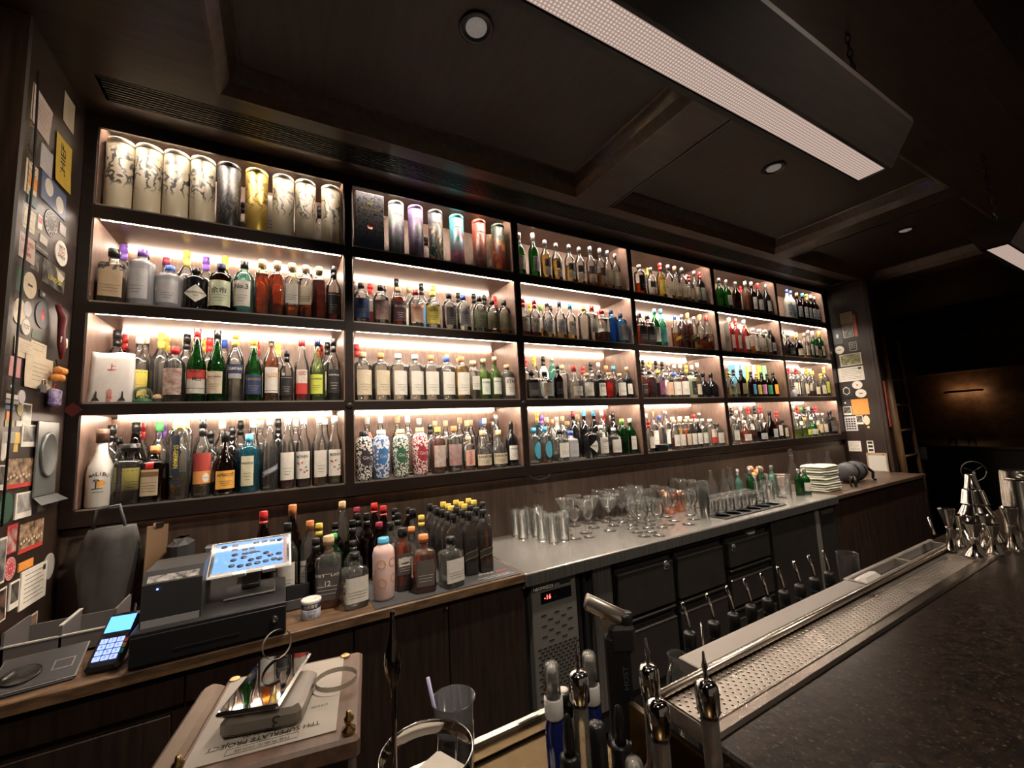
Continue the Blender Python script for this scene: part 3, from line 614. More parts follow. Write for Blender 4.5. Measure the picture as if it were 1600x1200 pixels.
(5,1,0,7,7,4.296,2.265,0.335,1.0,'W','k','-',0.0,'s','w'),
(5,1,1,1,1,4.087,2.4,0.336,1.0,'R','c','-',0.0,'r','-'),
(5,2,0,1,8,3.522,2.265,0.275,1.0,'B','cream','-',0.0,'-','-'),
(5,2,0,2,8,3.619,2.265,0.335,1.0,'R','c','r',0.9,'w','w'),
(5,2,0,3,8,3.714,2.265,0.335,1.0,'R','c','r',0.9,'r','w'),
(5,2,0,4,8,3.847,2.265,0.335,1.0,'R','c','r',0.9,'w','w'),
(5,2,0,5,8,3.98,2.265,0.263,1.0,'A','c','a',0.4,'w','w'),
(5,2,0,6,8,4.091,2.265,0.263,1.0,'A','c','a',0.4,'w','w'),
(5,2,0,7,8,4.185,2.265,0.263,1.0,'A','c','l',0.4,'w','w'),
(5,2,0,8,8,4.278,2.265,0.277,1.0,'J','n','-',0.0,'k','w'),
(5,3,0,1,8,3.524,2.265,0.234,0.92,'R','c','l',0.5,'y','c:響'),
(5,3,0,2,8,3.598,2.265,0.26,1.0,'R','c','l',0.5,'k','c'),
(5,3,0,3,8,3.713,2.265,0.263,1.0,'R','n','-',0.0,'k','tan'),
(5,3,0,4,8,3.864,2.265,0.247,0.92,'R','n','-',0.0,'k','blue'),
(5,3,0,5,8,3.95,2.265,0.238,0.92,'R','n','-',0.0,'y','yellow'),
(5,3,0,6,8,4.035,2.265,0.245,0.92,'R','n','-',0.0,'k','pink'),
(5,3,0,7,8,4.134,2.265,0.236,0.92,'R','n','-',0.0,'k','green'),
(5,3,0,8,8,4.237,2.265,0.25,0.92,'R','n','-',0.0,'k','orange'),
(5,3,1,1,6,3.828,2.4,0.335,1.0,'B','bblue','-',0.0,'-','-'),
(5,3,1,2,6,3.92,2.4,0.335,1.0,'B','bblue','-',0.0,'-','-'),
(5,3,1,3,6,4.012,2.4,0.335,1.0,'B','byel','-',0.0,'-','-'),
(5,3,1,4,6,4.104,2.4,0.335,1.0,'B','bpink','-',0.0,'-','-'),
(5,3,1,5,6,4.196,2.4,0.335,1.0,'B','borange','-',0.0,'-','-'),
(5,3,1,6,6,4.288,2.4,0.335,1.0,'B','bgreen','-',0.0,'-','-'),
(5,4,0,1,7,3.525,2.265,0.234,0.92,'R','c','c',0.8,'w','w'),
(5,4,0,2,7,3.674,2.265,0.201,0.92,'P','c','o',0.8,'w','w'),
(5,4,0,3,7,3.788,2.265,0.234,0.92,'R','c','m',0.6,'w','-'),
(5,4,0,4,7,3.927,2.265,0.195,0.92,'P','n','-',0.0,'s','silver'),
(5,4,0,5,7,4.094,2.265,0.28,1.0,'P','n','-',0.0,'k','silver'),
(5,4,0,6,7,4.213,2.265,0.271,1.0,'R','c','o',0.8,'r','w'),
(5,4,0,7,7,4.292,2.265,0.187,0.92,'S','c','m',0.8,'k','c'),
(5,4,1,1,6,3.71,2.4,0.32,1.0,'R','c','-',0.0,'k','-'),
(5,4,1,2,6,3.786,2.4,0.296,1.0,'R','c','-',0.0,'w','-'),
(5,4,1,3,6,3.863,2.4,0.335,1.0,'R','c','-',0.0,'w','w'),
(5,4,1,4,6,3.986,2.4,0.329,1.0,'R','c','-',0.0,'r','w'),
(5,4,1,5,6,4.086,2.4,0.331,1.0,'R','c','-',0.0,'k','-'),
(5,4,1,6,6,4.192,2.4,0.335,1.0,'R','c','-',0.0,'r','w'),
(6,1,0,1,7,4.688,2.265,0.331,1.0,'R','w','-',0.0,'b','floralb'),
(6,1,0,2,7,4.765,2.265,0.328,1.0,'R','w','-',0.0,'b','floralb'),
(6,1,0,3,7,4.888,2.265,0.319,1.0,'R','n','-',0.0,'c','floralw'),
(6,1,0,4,7,5.006,2.265,0.328,1.0,'R','n','-',0.0,'u','floralw'),
(6,1,0,5,7,5.089,2.265,0.327,1.0,'R','n','-',0.0,'y','floralw'),
(6,1,0,6,7,5.178,2.265,0.327,1.0,'R','n','-',0.0,'w','floralw'),
(6,1,0,7,7,5.254,2.265,0.32,1.0,'R','n','-',0.0,'w','floralw'),
(6,2,0,1,7,4.594,2.265,0.263,1.0,'P','k','-',0.0,'w','k'),
(6,2,0,2,7,4.767,2.265,0.256,1.0,'P','n','l',0.5,'y','c'),
(6,2,0,3,7,4.926,2.265,0.28,1.0,'R','c','l',0.3,'c','c'),
(6,2,0,4,7,5.015,2.265,0.32,1.0,'R','c','l',0.4,'s','w'),
(6,2,0,5,7,5.109,2.265,0.319,1.0,'W','g','-',0.0,'w','w'),
(6,2,0,6,7,5.182,2.265,0.242,0.92,'W','k','-',0.0,'k','c'),
(6,2,0,7,7,5.255,2.265,0.328,1.0,'W','g','-',0.0,'y','c'),
(6,2,1,1,2,4.805,2.4,0.335,1.0,'R','c','-',0.0,'w','-'),
(6,2,1,2,2,5.062,2.4,0.335,1.0,'R','c','-',0.0,'w','-'),
(6,3,0,1,5,4.583,2.265,0.134,1.0,'U','c','-',0.0,'-','-'),
(6,3,0,2,5,4.803,2.265,0.271,1.0,'R','c','-',0.0,'w','c'),
(6,3,0,3,5,4.996,2.265,0.28,1.0,'P','c','d',0.3,'y','c'),
(6,3,0,4,5,5.169,2.265,0.257,1.0,'R','c','o',0.5,'y','c'),
(6,3,0,5,5,5.255,2.265,0.333,1.0,'R','c','l',0.4,'y','lime'),
(6,3,1,1,7,4.799,2.4,0.335,1.0,'R','c','-',0.0,'r','-'),
(6,3,1,2,7,4.875,2.4,0.335,1.0,'R','c','-',0.0,'w','c'),
(6,3,1,3,7,4.951,2.4,0.335,1.0,'R','c','-',0.0,'r','w'),
(6,3,1,4,7,5.027,2.4,0.335,1.0,'R','c','-',0.0,'w','-'),
(6,3,1,5,7,5.103,2.4,0.335,1.0,'R','c','-',0.0,'w','c'),
(6,3,1,6,7,5.179,2.4,0.335,1.0,'R','c','-',0.0,'y','c'),
(6,3,1,7,7,5.255,2.4,0.335,1.0,'R','c','-',0.0,'w','-'),
(6,4,0,1,6,4.572,2.265,0.209,0.92,'P','c','v',0.5,'w','-'),
(6,4,0,2,6,4.719,2.265,0.195,0.92,'P','c','v',0.6,'y','lime'),
(6,4,0,3,6,4.849,2.265,0.195,0.92,'P','g','-',0.0,'w','g'),
(6,4,0,4,6,4.997,2.265,0.234,0.92,'R','c','l',0.6,'w','c'),
(6,4,0,5,6,5.096,2.265,0.234,0.92,'R','c','l',0.6,'w','c'),
(6,4,0,6,6,5.248,2.265,0.255,1.0,'S','k','-',0.0,'k','slate'),
(6,4,1,1,7,4.799,2.4,0.335,1.0,'R','c','-',0.0,'w','-'),
(6,4,1,2,7,4.875,2.4,0.311,1.0,'R','c','-',0.0,'r','w'),
(6,4,1,3,7,4.951,2.4,0.31,1.0,'R','c','-',0.0,'g','-'),
(6,4,1,4,7,5.027,2.4,0.308,1.0,'R','c','-',0.0,'k','-'),
(6,4,1,5,7,5.103,2.4,0.31,1.0,'R','c','-',0.0,'w','w'),
(6,4,1,6,7,5.179,2.4,0.307,1.0,'R','c','-',0.0,'k','w'),
(6,4,1,7,7,5.255,2.4,0.309,1.0,'R','c','-',0.0,'r','w'),
]

# ================================================================ bottles
GL = {
 'c': glass('clear_glass', (.965,.98,.97), (.30,.34,.33), .045, (.97,.97,.93), .015, 1.5, 1.3, .15),
 'f': glass('frosted_glass', (.75,.77,.80), (.6,.6,.65), .62, (.62,.63,.68), .25),
 'g': glass('green_glass', (.10,.36,.10), (.35,.5,.35), .06, (.1,.5,.12)),
 'v': glass('pale_green_glass', (.80,.93,.62), (.6,.7,.4), .08, (.7,.9,.5)),
 't': glass('aqua_glass', (.50,.86,.76), (.5,.7,.65), .14, (.5,.9,.8)),
 'x': glass('turquoise_glass', (.30,.75,.85), (.3,.6,.75), .10, (.2,.7,.85)),
 'b': glass('blue_glass', (.22,.62,.92), (.3,.5,.8), .16, (.15,.5,.9)),
 'n': glass('dark_brown_glass', (.12,.05,.02), (.5,.5,.5), .04, (.12,.05,.02)),
 'k': pbr('black_glass', (.008,.008,.009), .08, spec=.6),
 'w': pbr('white_ceramic', (.80,.78,.72), .22),
 'olive': pbr('olive_ceramic', (.30,.33,.22), .4), 'ppink': pbr('pink_frosted', (.74,.52,.48), .35)}
def liq(name, t, m=.14): return glass('liquid_'+name, t, (.45,.4,.35), m, tuple(min(1, x*1.05) for x in t), .05, 1.2)
LQ = {'a': liq('amber', (.78,.38,.07)), 'o': liq('copper', (.74,.24,.04)), 'l': liq('gold', (.93,.76,.36)), 'd': liq('dark', (.42,.13,.05), .05), 'r': liq('red', (.75,.09,.05)), 'm': liq('maroon', (.42,.06,.05)),
      'c': liq('clear', (.95,.97,.95), .03), 'g': liq('green', (.18,.42,.08)), 'p': liq('rose', (.93,.62,.58)), 'b': liq('blue', (.2,.55,.9)), 'y': liq('yellow', (.95,.72,.12)), 'v': liq('lime', (.62,.78,.22)),
      't': liq('mint', (.5,.85,.72)), 'x': liq('cyan', (.2,.68,.8)), 'w': liq('milky', (.85,.85,.82), .5)}
CC = {'k': ((.012,.012,.012), .3), 's': ((.42,.42,.42), .25), 'w': ((.72,.70,.64), .4), 'r': ((.55,.03,.03), .35), 'y': ((.72,.52,.10), .3), 'b': ((.06,.14,.55), .35), 'u': ((.10,.45,.72), .35), 'c': ((.60,.42,.24), .7),
      'o': ((.72,.26,.09), .4), 'g': ((.08,.40,.10), .4), 'p': ((.16,.07,.34), .35), 'm': ((.28,.03,.06), .35), 'n': ((.02,.03,.10), .35), 'v': ((.22,.55,.08), .4), 'd': ((.10,.055,.035), .4), 'K': ((.012,.012,.012), .3), 'Y': ((.78,.62,.18), .4)}
CAPM = {k: pbr('cap_'+k+('2' if k in 'KY' else ''), c, r, metal=.6 if k == 's' else 0) for k, (c, r) in CC.items()}
CAPN = dict(k='black', s='silver', w='white', r='red', y='gold', b='blue', u='sky-blue', c='cork', o='copper', g='green', p='purple', m='maroon', n='navy', v='lime', d='brown', K='black', Y='yellow')
GLN = dict(c='clear', f='frosted grey', g='green', v='pale-green', t='aqua', x='turquoise', b='blue', n='dark-brown', k='black', w='white', olive='olive', pblack='black-speckled', pblue='blue-speckled', pgreen='green-speckled', pred='red-speckled')
LQN = dict(a='amber', o='copper-filled', l='pale-gold', d='dark-filled', r='red-filled', m='maroon-filled', c='clear', g='green-filled', p='pink', b='blue', y='yellow-filled', v='lime', t='aqua', x='turquoise', w='milky')
INK = pbr('black_ink', (.02,.018,.016), .6); INKW = pbr('pale_ink', (.72,.68,.60), .5); INKR = pbr('red_ink', (.55,.05,.04), .5); INKG = pbr('gold_ink', (.62,.43,.14), .35, metal=.5)
# label code: colour, ink, half-angle, z range override, outline shape
LB = {'w': ((.74,.71,.64), 'k', 52), 'c': ((.66,.57,.42), 'k', 52), 'k': ((.02,.02,.022), 'w', 50), 'r': ((.5,.05,.04), 'w', 50), 'y': ((.72,.60,.12), 'k', 60), 'g': ((.62,.66,.56), 'k', 55), 'b': ((.10,.28,.60), 'w', 48), 'u': ((.10,.16,.42), 'w', 48),
      'n': ((.025,.05,.14), 'g', 58), 'm': ((.55,.62,.50), 'k', 50), 'p': ((.18,.05,.12), 'w', 50), 'tan': ((.58,.43,.27), 'k', 40), 'silver': ((.48,.48,.50), 'k', 50), 'silverx': ((.4,.4,.42), 'k', 50), 'slate': ((.09,.08,.08), 'w', 56),
      'mint': ((.62,.68,.48), 'k', 60), 'diamond': ((.74,.71,.62), 'k', 58), 'floral': ((.35,.16,.14), 'w', 62), 'floralg': ((.34,.35,.36), 'r', 60), 'floralp': ((.46,.32,.28), 'w', 60), 'floralb': ((.62,.68,.72), 'b', 60), 'floralw': ((.66,.66,.60), 'b', 60),
      'punt': ((.74,.71,.64), 'r', 60), 'campari': ((.03,.05,.14), 'w', 60), 'suze': ((.74,.71,.64), 'o', 52), 'cc': ((.70,.62,.54), 'r', 45), 'lime': ((.62,.68,.10), 'k', 50), 'malibu': (None, 'k', 60), 'cointreau': ((.62,.50,.34), 'r', 30),
      'germain': ((.02,.03,.06), 'y', 14), 'sale': ((.75,.32,.10), 'w', 62), 'o': ((.78,.40,.08), 'k', 45), 'italicus': ((.62,.60,.42), 'k', 34), 'briz': ((.10,.16,.36), 'w', 56), 'monin': ((.76,.74,.68), 'k', 60),
      'navy': ((.04,.10,.28), 'g', 62), 'maroon': ((.10,.035,.06), 'w', 62), 'peach': ((.72,.46,.32), 'r', 62), 'yellow': ((.78,.68,.12), 'k', 62), 'olive': ((.22,.26,.14), 'w', 62), 'khaki': ((.36,.33,.20), 'k', 60), 'blue': ((.10,.42,.78), 'w', 50),
      'porter': ((.70,.74,.66), 'k', 50), 'ovalk': ((.04,.03,.04), 'w', 40), 'ovalb': ((.05,.20,.48), 'w', 40), 'ovalg': ((.03,.14,.07), 'w', 40), 'ovalr': ((.38,.03,.05), 'w', 40), 'ovalc': ((.08,.42,.58), 'y', 42), 'salmon': ((.72,.46,.36), 'r', 45),
      'stranger': ((.74,.72,.66), 'k', 60), 'half': ((.58,.52,.40), 'k', 50), 'teal': ((.05,.36,.38), 'w', 50), 'dgy': ((.80,.62,.06), 'k', 55), 'dgk': ((.03,.03,.03), 'g', 55), 'dgg': ((.04,.10,.05), 'g', 55), 'dgw': ((.7,.68,.6), 'k', 55),
      'pink': ((.72,.28,.52), 'k', 60), 'green': ((.05,.38,.16), 'k', 60), 'orange': ((.90,.42,.05), 'k', 60), 'tag': ((.80,.28,.26), 'k', 45), 'tago': ((.85,.35,.12), 'k', 45), 'tagy': ((.88,.66,.06), 'k', 45), 'tanq': ((.74,.72,.66), 'r', 45)}
LBN = dict(w='white', c='cream', k='black', r='red', y='yellow', g='pale', b='blue', u='navy', n='navy', m='mint', p='purple', tan='tan', silver='silver', slate='charcoal', mint='pale-green', diamond='white diamond', floral='floral', floralg='grey floral', floralp='floral',
      floralb='blue-white', floralw='white floral', punt='white-red', campari='navy-band', suze='white', cc='red-cream', lime='lime', malibu='palm-tree', cointreau='cream', germain='narrow navy', sale='orange', o='orange', italicus='cream', briz='slanted navy', monin='white botanical',
      navy='navy', maroon='maroon', peach='peach', yellow='yellow', olive='olive', khaki='khaki', blue='blue', porter='pale-green', ovalk='black oval', ovalb='blue oval', ovalg='green oval', ovalr='red oval', ovalc='turquoise oval', salmon='salmon', stranger='white',
      half='cream-black', teal='teal', dgy='slanted yellow', dgk='slanted black', dgg='slanted green', dgw='slanted white', pink='pink', green='green', orange='orange', tag='red-tag', tago='orange-tag', tagy='yellow-tag', tanq='white', silverx='grey')
INKS = dict(k=INK, w=INKW, r=INKR, g=INKG, b=pbr('blue_ink', (.05,.12,.35), .5), o=pbr('orange_ink', (.7,.3,.05), .5), y=pbr('yellow_ink', (.8,.66,.1), .5))
LABM = {}
for k, (c_, i_, a_) in LB.items():
    if c_: LABM[k] = pbr('label_'+k, c_, .55, noise=.12 if not k.startswith('floral') else 0, nscale=60, color2=(None if not k.startswith('floral') else ((.62,.55,.48) if k in ('floral','floralp') else (.08,.12,.2) if k[-1] in 'bw' else (.45,.16,.12))))
for k in ('floral','floralp','floralg','floralb','floralw'): pass
# painted speckled ceramic
def speckle(name, c1, c2, scale=120):
    m, nt, out = new_mat(name)
    tc = nd(nt, 'ShaderNodeTexCoord'); vz = nd(nt, 'ShaderNodeTexNoise', {'Vector': tc.outputs['Object'], 'Scale': scale, 'Detail': 1.})
    rp = nd(nt, 'ShaderNodeValToRGB', {'Fac': vz.outputs['Fac']}); rp.color_ramp.interpolation = 'CONSTANT'
    rp.color_ramp.elements[0].color = (*c1, 1); rp.color_ramp.elements[1].position = .5; rp.color_ramp.elements[1].color = (*c2, 1)
    b = nd(nt, 'ShaderNodeBsdfPrincipled', {'Base Color': rp.outputs[0], 'Roughness': .25}); nt.links.new(b.outputs[0], out.inputs[0]); return m
GL['pblack'] = speckle('speckle_black', (.03,.03,.03), (.76,.74,.68)); GL['pblue'] = speckle('speckle_blue', (.08,.16,.36), (.72,.76,.82), 70)
GL['pgreen'] = speckle('speckle_green', (.05,.09,.06), (.76,.78,.70)); GL['pred'] = speckle('speckle_red', (.32,.03,.05), (.78,.74,.68))
# decorated gift tubes: inked swirls on a coloured ground
def tube_mat(name, top, bottom, ink, seed, scale=9., zc=.6, cover=.6, metal=0., blobs=False):
    m, nt, out = new_mat(name)
    tc = nd(nt, 'ShaderNodeTexCoord'); sp = nd(nt, 'ShaderNodeSeparateXYZ', {0: tc.outputs['Object']})
    gr = nd(nt, 'ShaderNodeMapRange', {'Value': sp.outputs[2], 'From Min': .06, 'From Max': .20})
    ground = nd(nt, 'ShaderNodeMix', {'Factor': gr.outputs[0]}, data_type='RGBA')
    A = [s for s in ground.inputs if s.type == 'RGBA']; A[0].default_value = (*bottom, 1); A[1].default_value = (*top, 1)
    mp = nd(nt, 'ShaderNodeMapping', {'Vector': tc.outputs['Object'], 'Location': (seed*3.1, seed*1.7, seed*.9)})
    wv = nd(nt, 'ShaderNodeTexWave' if not blobs else 'ShaderNodeTexNoise', {'Vector': mp.outputs[0], 'Scale': scale*(1 if not blobs else 2.4), 'Detail': 3.})
    if not blobs: wv.inputs['Distortion'].default_value = 16; wv.inputs['Detail Scale'].default_value = 1.6
    th = nd(nt, 'ShaderNodeMapRange', {'Value': wv.outputs['Fac'] if blobs else wv.outputs['Fac'], 'From Min': .52 if blobs else .72, 'From Max': .6 if blobs else .8})
    # the drawing fills a round patch of the wall of the tube
    ds = nd(nt, 'ShaderNodeVectorMath', {0: tc.outputs['Object'], 1: (0, -.045, .29*zc)}, operation='DISTANCE')
    pk = nd(nt, 'ShaderNodeMapRange', {'Value': ds.outputs['Value'], 'From Min': .09*cover/.6, 'From Max': .06*cover/.6})
    mu = nd(nt, 'ShaderNodeMath', {0: th.outputs[0], 1: pk.outputs[0]}, operation='MULTIPLY')
    mx = nd(nt, 'ShaderNodeMix', {'Factor': mu.outputs[0]}, data_type='RGBA'); B = [s for s in mx.inputs if s.type == 'RGBA']
    nt.links.new([s for s in ground.outputs if s.type == 'RGBA'][0], B[0]); B[1].default_value = (*ink, 1)
    b = nd(nt, 'ShaderNodeBsdfPrincipled', {'Base Color': [s for s in mx.outputs if s.type == 'RGBA'][0], 'Roughness': .38, 'Metallic': metal}); nt.links.new(b.outputs[0], out.inputs[0]); return m
CR = (.66,.58,.42)
TUBES = {'cream': lambda s: tube_mat('gift_tube_cream', CR, CR, (.06,.055,.05), s, 8+s % 3*2), 'black': lambda s: tube_mat('gift_tube_black', (.035,.035,.04), (.02,.02,.022), (.12,.12,.12), s, 14, cover=1),
 'gold': lambda s: tube_mat('gift_tube_gold', (.66,.46,.10), (.62,.42,.08), (.16,.10,.02), s, 10, metal=.55), 'mint': lambda s: tube_mat('gift_tube_mint', (.42,.50,.48), (.06,.07,.07), (.20,.12,.24), s, 8, .42, blobs=True),
 'purple': lambda s: tube_mat('gift_tube_purple', (.34,.22,.50), (.10,.06,.10), (.05,.05,.07), s, 8, .45, blobs=True), 'slate': lambda s: tube_mat('gift_tube_slate', (.12,.13,.15), (.03,.10,.12), (.72,.36,.10), s, 9, .4, 1.),
 'cyan': lambda s: tube_mat('gift_tube_cyan', (.12,.58,.68), (.20,.05,.10), (.45,.14,.22), s, 8, .35, .9, blobs=True), 'red': lambda s: tube_mat('gift_tube_red', (.62,.09,.07), (.10,.03,.03), (.20,.10,.03), s, 10, .4, .9),
 'dkgreen': lambda s: tube_mat('gift_tube_dark_green', (.045,.065,.05), (.30,.03,.02), (.62,.22,.03), s, 8, .35, .9, blobs=True), 'brown': lambda s: tube_mat('gift_tube_brown', (.20,.13,.09), (.16,.1,.07), (.1,.06,.04), s)}
PRF = {  # body profile (share of radius, share of height), cap (radius share, z0), exponent, R, H, label z range
 'R': ([(.92,0),(1,.018),(1,.58),(.93,.64),(.60,.72),(.37,.78),(.34,.90),(.39,.905),(.39,.925)], (.40,.88), 2, .037, .30, (.13,.50)),
 'G': ([(.92,0),(1,.02),(1,.64),(.95,.70),(.80,.76),(.5,.80),(.36,.83),(.33,.9)], (.40,.865), 2, .042, .24, (.14,.60)),
 'A': ([(.92,0),(1,.02),(1,.70),(.95,.76),(.60,.80),(.33,.83),(.32,.92)], (.38,.875), 2, .046, .235, (.12,.62)),
 'T': ([(.94,0),(1,.015),(1,.46),(.93,.54),(.66,.66),(.43,.77),(.35,.92)], (.39,.88), 2, .040, .31, (.12,.42)),
 'W': ([(.94,0),(1,.015),(1,.56),(.92,.63),(.62,.69),(.40,.75),(.36,.92)], (.39,.80), 2, .037, .31, (.14,.46)),
 'M': ([(.90,0),(1,.02),(1,.40),(.90,.52),(.56,.64),(.42,.72),(.38,.83)], (.46,.82), 2, .046, .30, (.14,.46)),
 'S': ([(.95,0),(1,.02),(1,.66),(.93,.705),(.5,.735),(.36,.76),(.33,.90)], (.44,.86), 4.5, .044, .24, (.12,.58)),
 'Q': ([(.95,0),(1,.02),(1,.70),(.93,.745),(.62,.78),(.48,.81),(.45,.91)], (.60,.86), 5, .030, .26, (.26,.60)),
 'J': ([(.95,0),(1,.015),(1,.66),(.85,.72),(.52,.78),(.40,.83),(.38,.93)], (.46,.86), 4.5, .033, .29, (.18,.48)),
 'F': ([(.80,0),(.86,.02),(.9,.3),(1,.78),(.93,.85),(.66,.90),(.52,.93)], (.62,.915), 2.6, .044, .31, (.25,.72)),
 'P': ([(.86,0),(1,.05),(1,.40),(.92,.50),(.62,.60),(.30,.68),(.27,.90)], (.33,.84), 2, .052, .25, (.10,.38)),
 'C': ([(.86,0),(.93,.05),(1,.30),(1,.74),(.86,.84),(.54,.88),(.46,.92)], (.52,.90), 2, .043, .25, (.30,.62)),
 'Y': ([(.94,0),(1,.015),(1,.55),(.92,.61),(.56,.72),(.42,.80),(.40,.93)], (.45,.89), 2, .037, .30, (.12,.50))}
_mc = {}
def cached(key, fn):
    if key not in _mc: _mc[key] = fn()
    return _mc[key]
def body_mesh(sh, g):
    def f():
        pr, cp, e, R, H, lz = PRF[sh]; e = float(e)
        return MB().lathe([(r*R, z*H) for r, z in pr], 22 if e == 2 else 28, expo=e).mesh('glass_body', GL[g])
    return cached(('b', sh, g), f)
def liquid_mesh(sh, l, lv):
    def f():
        pr, cp, e, R, H, lz = PRF[sh]; top = lv*(.78 if lv < .8 else .92)
        pts = []
        for i, (r, z) in enumerate(pr):
            zz = max(z, .02)
            if zz > top:
                p = pts[-1]; t = (top-p[1])/max(1e-6, zz-p[1]); pts.append((p[0]+(max(.1, r-.07)-p[0])*t, top)); break
            pts.append((max(.1, r-.07), zz))
        return MB().lathe([(r*R, z*H) for r, z in pts], 18 if e == 2 else 24, expo=float(e)).mesh('liquid', LQ[l])
    return cached(('l', sh, l, lv), f)
def cap_mesh(sh, c):
    def f():
        pr, cp, e, R, H, lz = PRF[sh]; r, z0 = cp; r *= R
        if c == 'K': r *= 1.9; z0 -= .0
        if c == 'Y': r *= 1.1; z0 -= .04
        z0 *= H; m = MB()
        if sh in ('G','A','F','P') and c in 'coyYwn': m.lathe([(r*.78, z0-.006), (r*.78, z0+.004), (r, z0+.004), (r*1.04, z0+.010), (r*1.04, H-.003), (r*.9, H)], 16)
        else: m.lathe([(r, z0), (r, H-.022), (r*1.05, H-.020), (r*1.05, H-.016), (r, H-.014), (r, H-.002), (r*.88, H)], 16)
        if sh in ('R','W','T') and c in 'kryp': m.lathe([(r*.97, z0-.03), (r*.99, z0)], 16, mat=0)
        return m.mesh('cap', CAPM[c])
    return cached(('c', sh, c), f)
def label_mesh(sh, code, txt):
    def f():
        pr, cp, e, R, H, (za, zb) = PRF[sh]; e = float(e); colr, ink, ha = LB[code]
        m = MB(); za *= H; zb *= H; o = .0009
        if code.startswith('tag'): za, zb = .62*H, .74*H
        if code in ('campari',): za, zb = .40*H, .52*H
        if code == 'half': za = .12*H
        if code == 'germain': za, zb = .30*H, .80*H
        def rad(z):
            zz = z/H
            for (r1, z1), (r2, z2) in zip(pr, pr[1:]):
                if z1 <= zz <= z2: return R*(r1+(r2-r1)*(zz-z1)/max(1e-6, z2-z1))
            return R*pr[-1][0]
        def P(u, v, off=o):     # u: metres round from the front, v: height
            r = rad(v); a = -math.pi/2+u/R
            if e > 2:           # flat-sided: walk across the face
                x, y = se(a, r, e); l = math.hypot(x, y); return (x*(1+off/l), y*(1+off/l), v)
            return ((r+off)*math.cos(a), (r+off)*math.sin(a), v)
        def patch(u0, u1, v0, v1, mat=0, off=o, nu=10, nv=4, shape='rect'):
            vs = []; uc, vc = (u0+u1)/2, (v0+v1)/2; hu, hv = (u1-u0)/2, (v1-v0)/2
            for i in range(nu+1):
                s_ = -1+2*i/nu; k = {'rect': 1, 'dia': max(.02, 1-abs(s_)), 'oval': math.sqrt(max(.0004, 1-s_*s_))}[shape]
                for j in range(nv+1): vs.append(P(uc+hu*s_, vc+hv*k*(-1+2*j/nv), off))
            m.add(vs, [(i*(nv+1)+j, (i+1)*(nv+1)+j, (i+1)*(nv+1)+j+1, i*(nv+1)+j+1) for i in range(nu) for j in range(nv)], mat, True)
        W = R*R_(ha); mid = (za+zb)/2; mats = [LABM.get(code, INK), INKS[ink], INKR, INK, INKG]
        T = lambda t, uc, vc, w_, h_, mat=1, rot=0., bold=False: put_text(m, t, (lambda x, y: P(uc+x*math.cos(rot)-y*math.sin(rot), vc+x*math.sin(rot)+y*math.cos(rot), .0017)), w_, h_, mat, bold)
        if code == 'malibu':
            patch(-.010, .022, .30*H-.012, .30*H+.014, 2, .0012, shape='oval')
            m.s = m.s; mats[2] = pbr('sunset_orange', (.85,.45,.12), .5)
            patch(-.008, -.005, .245*H, .335*H, 1, .0018, 2, 4)
            for q in range(6):
                a = math.pi*(q/5); x, y = math.cos(a)*.013, math.sin(a)*.006-.001
                m.add([P(-.0065, .335*H, .002), P(-.0065+x*.5, .335*H+y+.0045, .002), P(-.0065+x, .335*H+y-.003, .002), P(-.0065+x*.5, .335*H+y+.001, .002)], [(0,1,2,3)], 1)
            patch(-.02, .014, .235*H, .243*H, 1, .0018, 6, 1)
            for q, ch in enumerate('MALIBU'):
                u = -.027+q*.0108; T(ch, u, .42*H-abs(u)*abs(u)*9, .0105, .015, 1, -u*8, True)
            T('ORIGINAL', 0, .195*H, .036, .006)
        elif code == 'diamond':
            patch(-W, W, mid-.046, mid+.046, 0, shape='dia'); T(txt or 'GIN', 0, mid+.004, W*1.5, .013, 1, 0, True); T('GIN', 0, mid-.011, W*.6, .008)
        elif code.startswith('oval'):
            patch(-W*.9, W*.9, za, zb, 0, shape='oval'); T(txt, 0, mid, W*1.3, .018) if txt else None
        elif code == 'punt':
            patch(-W, W, za, zb, 0); patch(-W, W, mid+.012, zb+.004, 2, .0013); T('PUNT', -.004, zb-.004, W*1.3, .014, 3, 0, True); T('MES', .004, mid+.012, W*1.3, .016, 3, 0, True); mats[3] = INKW if 0 else INK
            patch(-W, W, za+.02, za+.022, 3, .0013)
        elif code in ('dgy','dgk','dgg','dgw','briz'):
            m2 = MB(); nu = 10; vs = []
            for i in range(nu+1):
                u = -W+2*W*i/nu
                for dv in (-.016, -.014, .014, .016): vs.append(P(u, mid+dv*(1 if code != 'briz' else .7)+u*.42, o))
            for i in range(nu):
                for j in range(3): m.add([vs[i*4+j], vs[i*4+4+j], vs[i*4+5+j], vs[i*4+1+j]], [(0,1,2,3)], 0 if j == 1 else 4)
            if txt: T(txt, 0, mid, W*1.7, .014, 1, .40, True)
            if code == 'dgk' and sh == 'J': pass
        elif code == 'half':
            patch(-W, W, za, zb*.62, 0); patch(-W, W, zb*.66, zb, 3)
            for q in range(3): patch(-W*.6, W*.6, za+.012+q*.009, za+.0135+q*.009, 3, .0014, 4, 1)
        elif code == 'germain':
            patch(-W, W, za, zb, 0, nv=10); patch(-W*1.6, W*1.6, mid-.006, mid+.030, 0, .0008, shape='oval'); T(txt, 0, mid-.005, (zb-za)*.8, .012, 1, -math.pi/2, True)
            patch(-W*2, W*2, .20*H, .235*H, 0)
        elif code == 'sale':
            patch(-W, W, .17*H, .33*H, 0); mats.append(pbr('label_burgundy', (.36,.05,.04), .5)); patch(-W, W, .33*H, .56*H, 5); patch(.0, W*.75, .185*H, .30*H, 1, .0014, shape='oval'); T(txt, W*.38, .245*H, W*.6, .010, 3)
        elif code == 'campari':
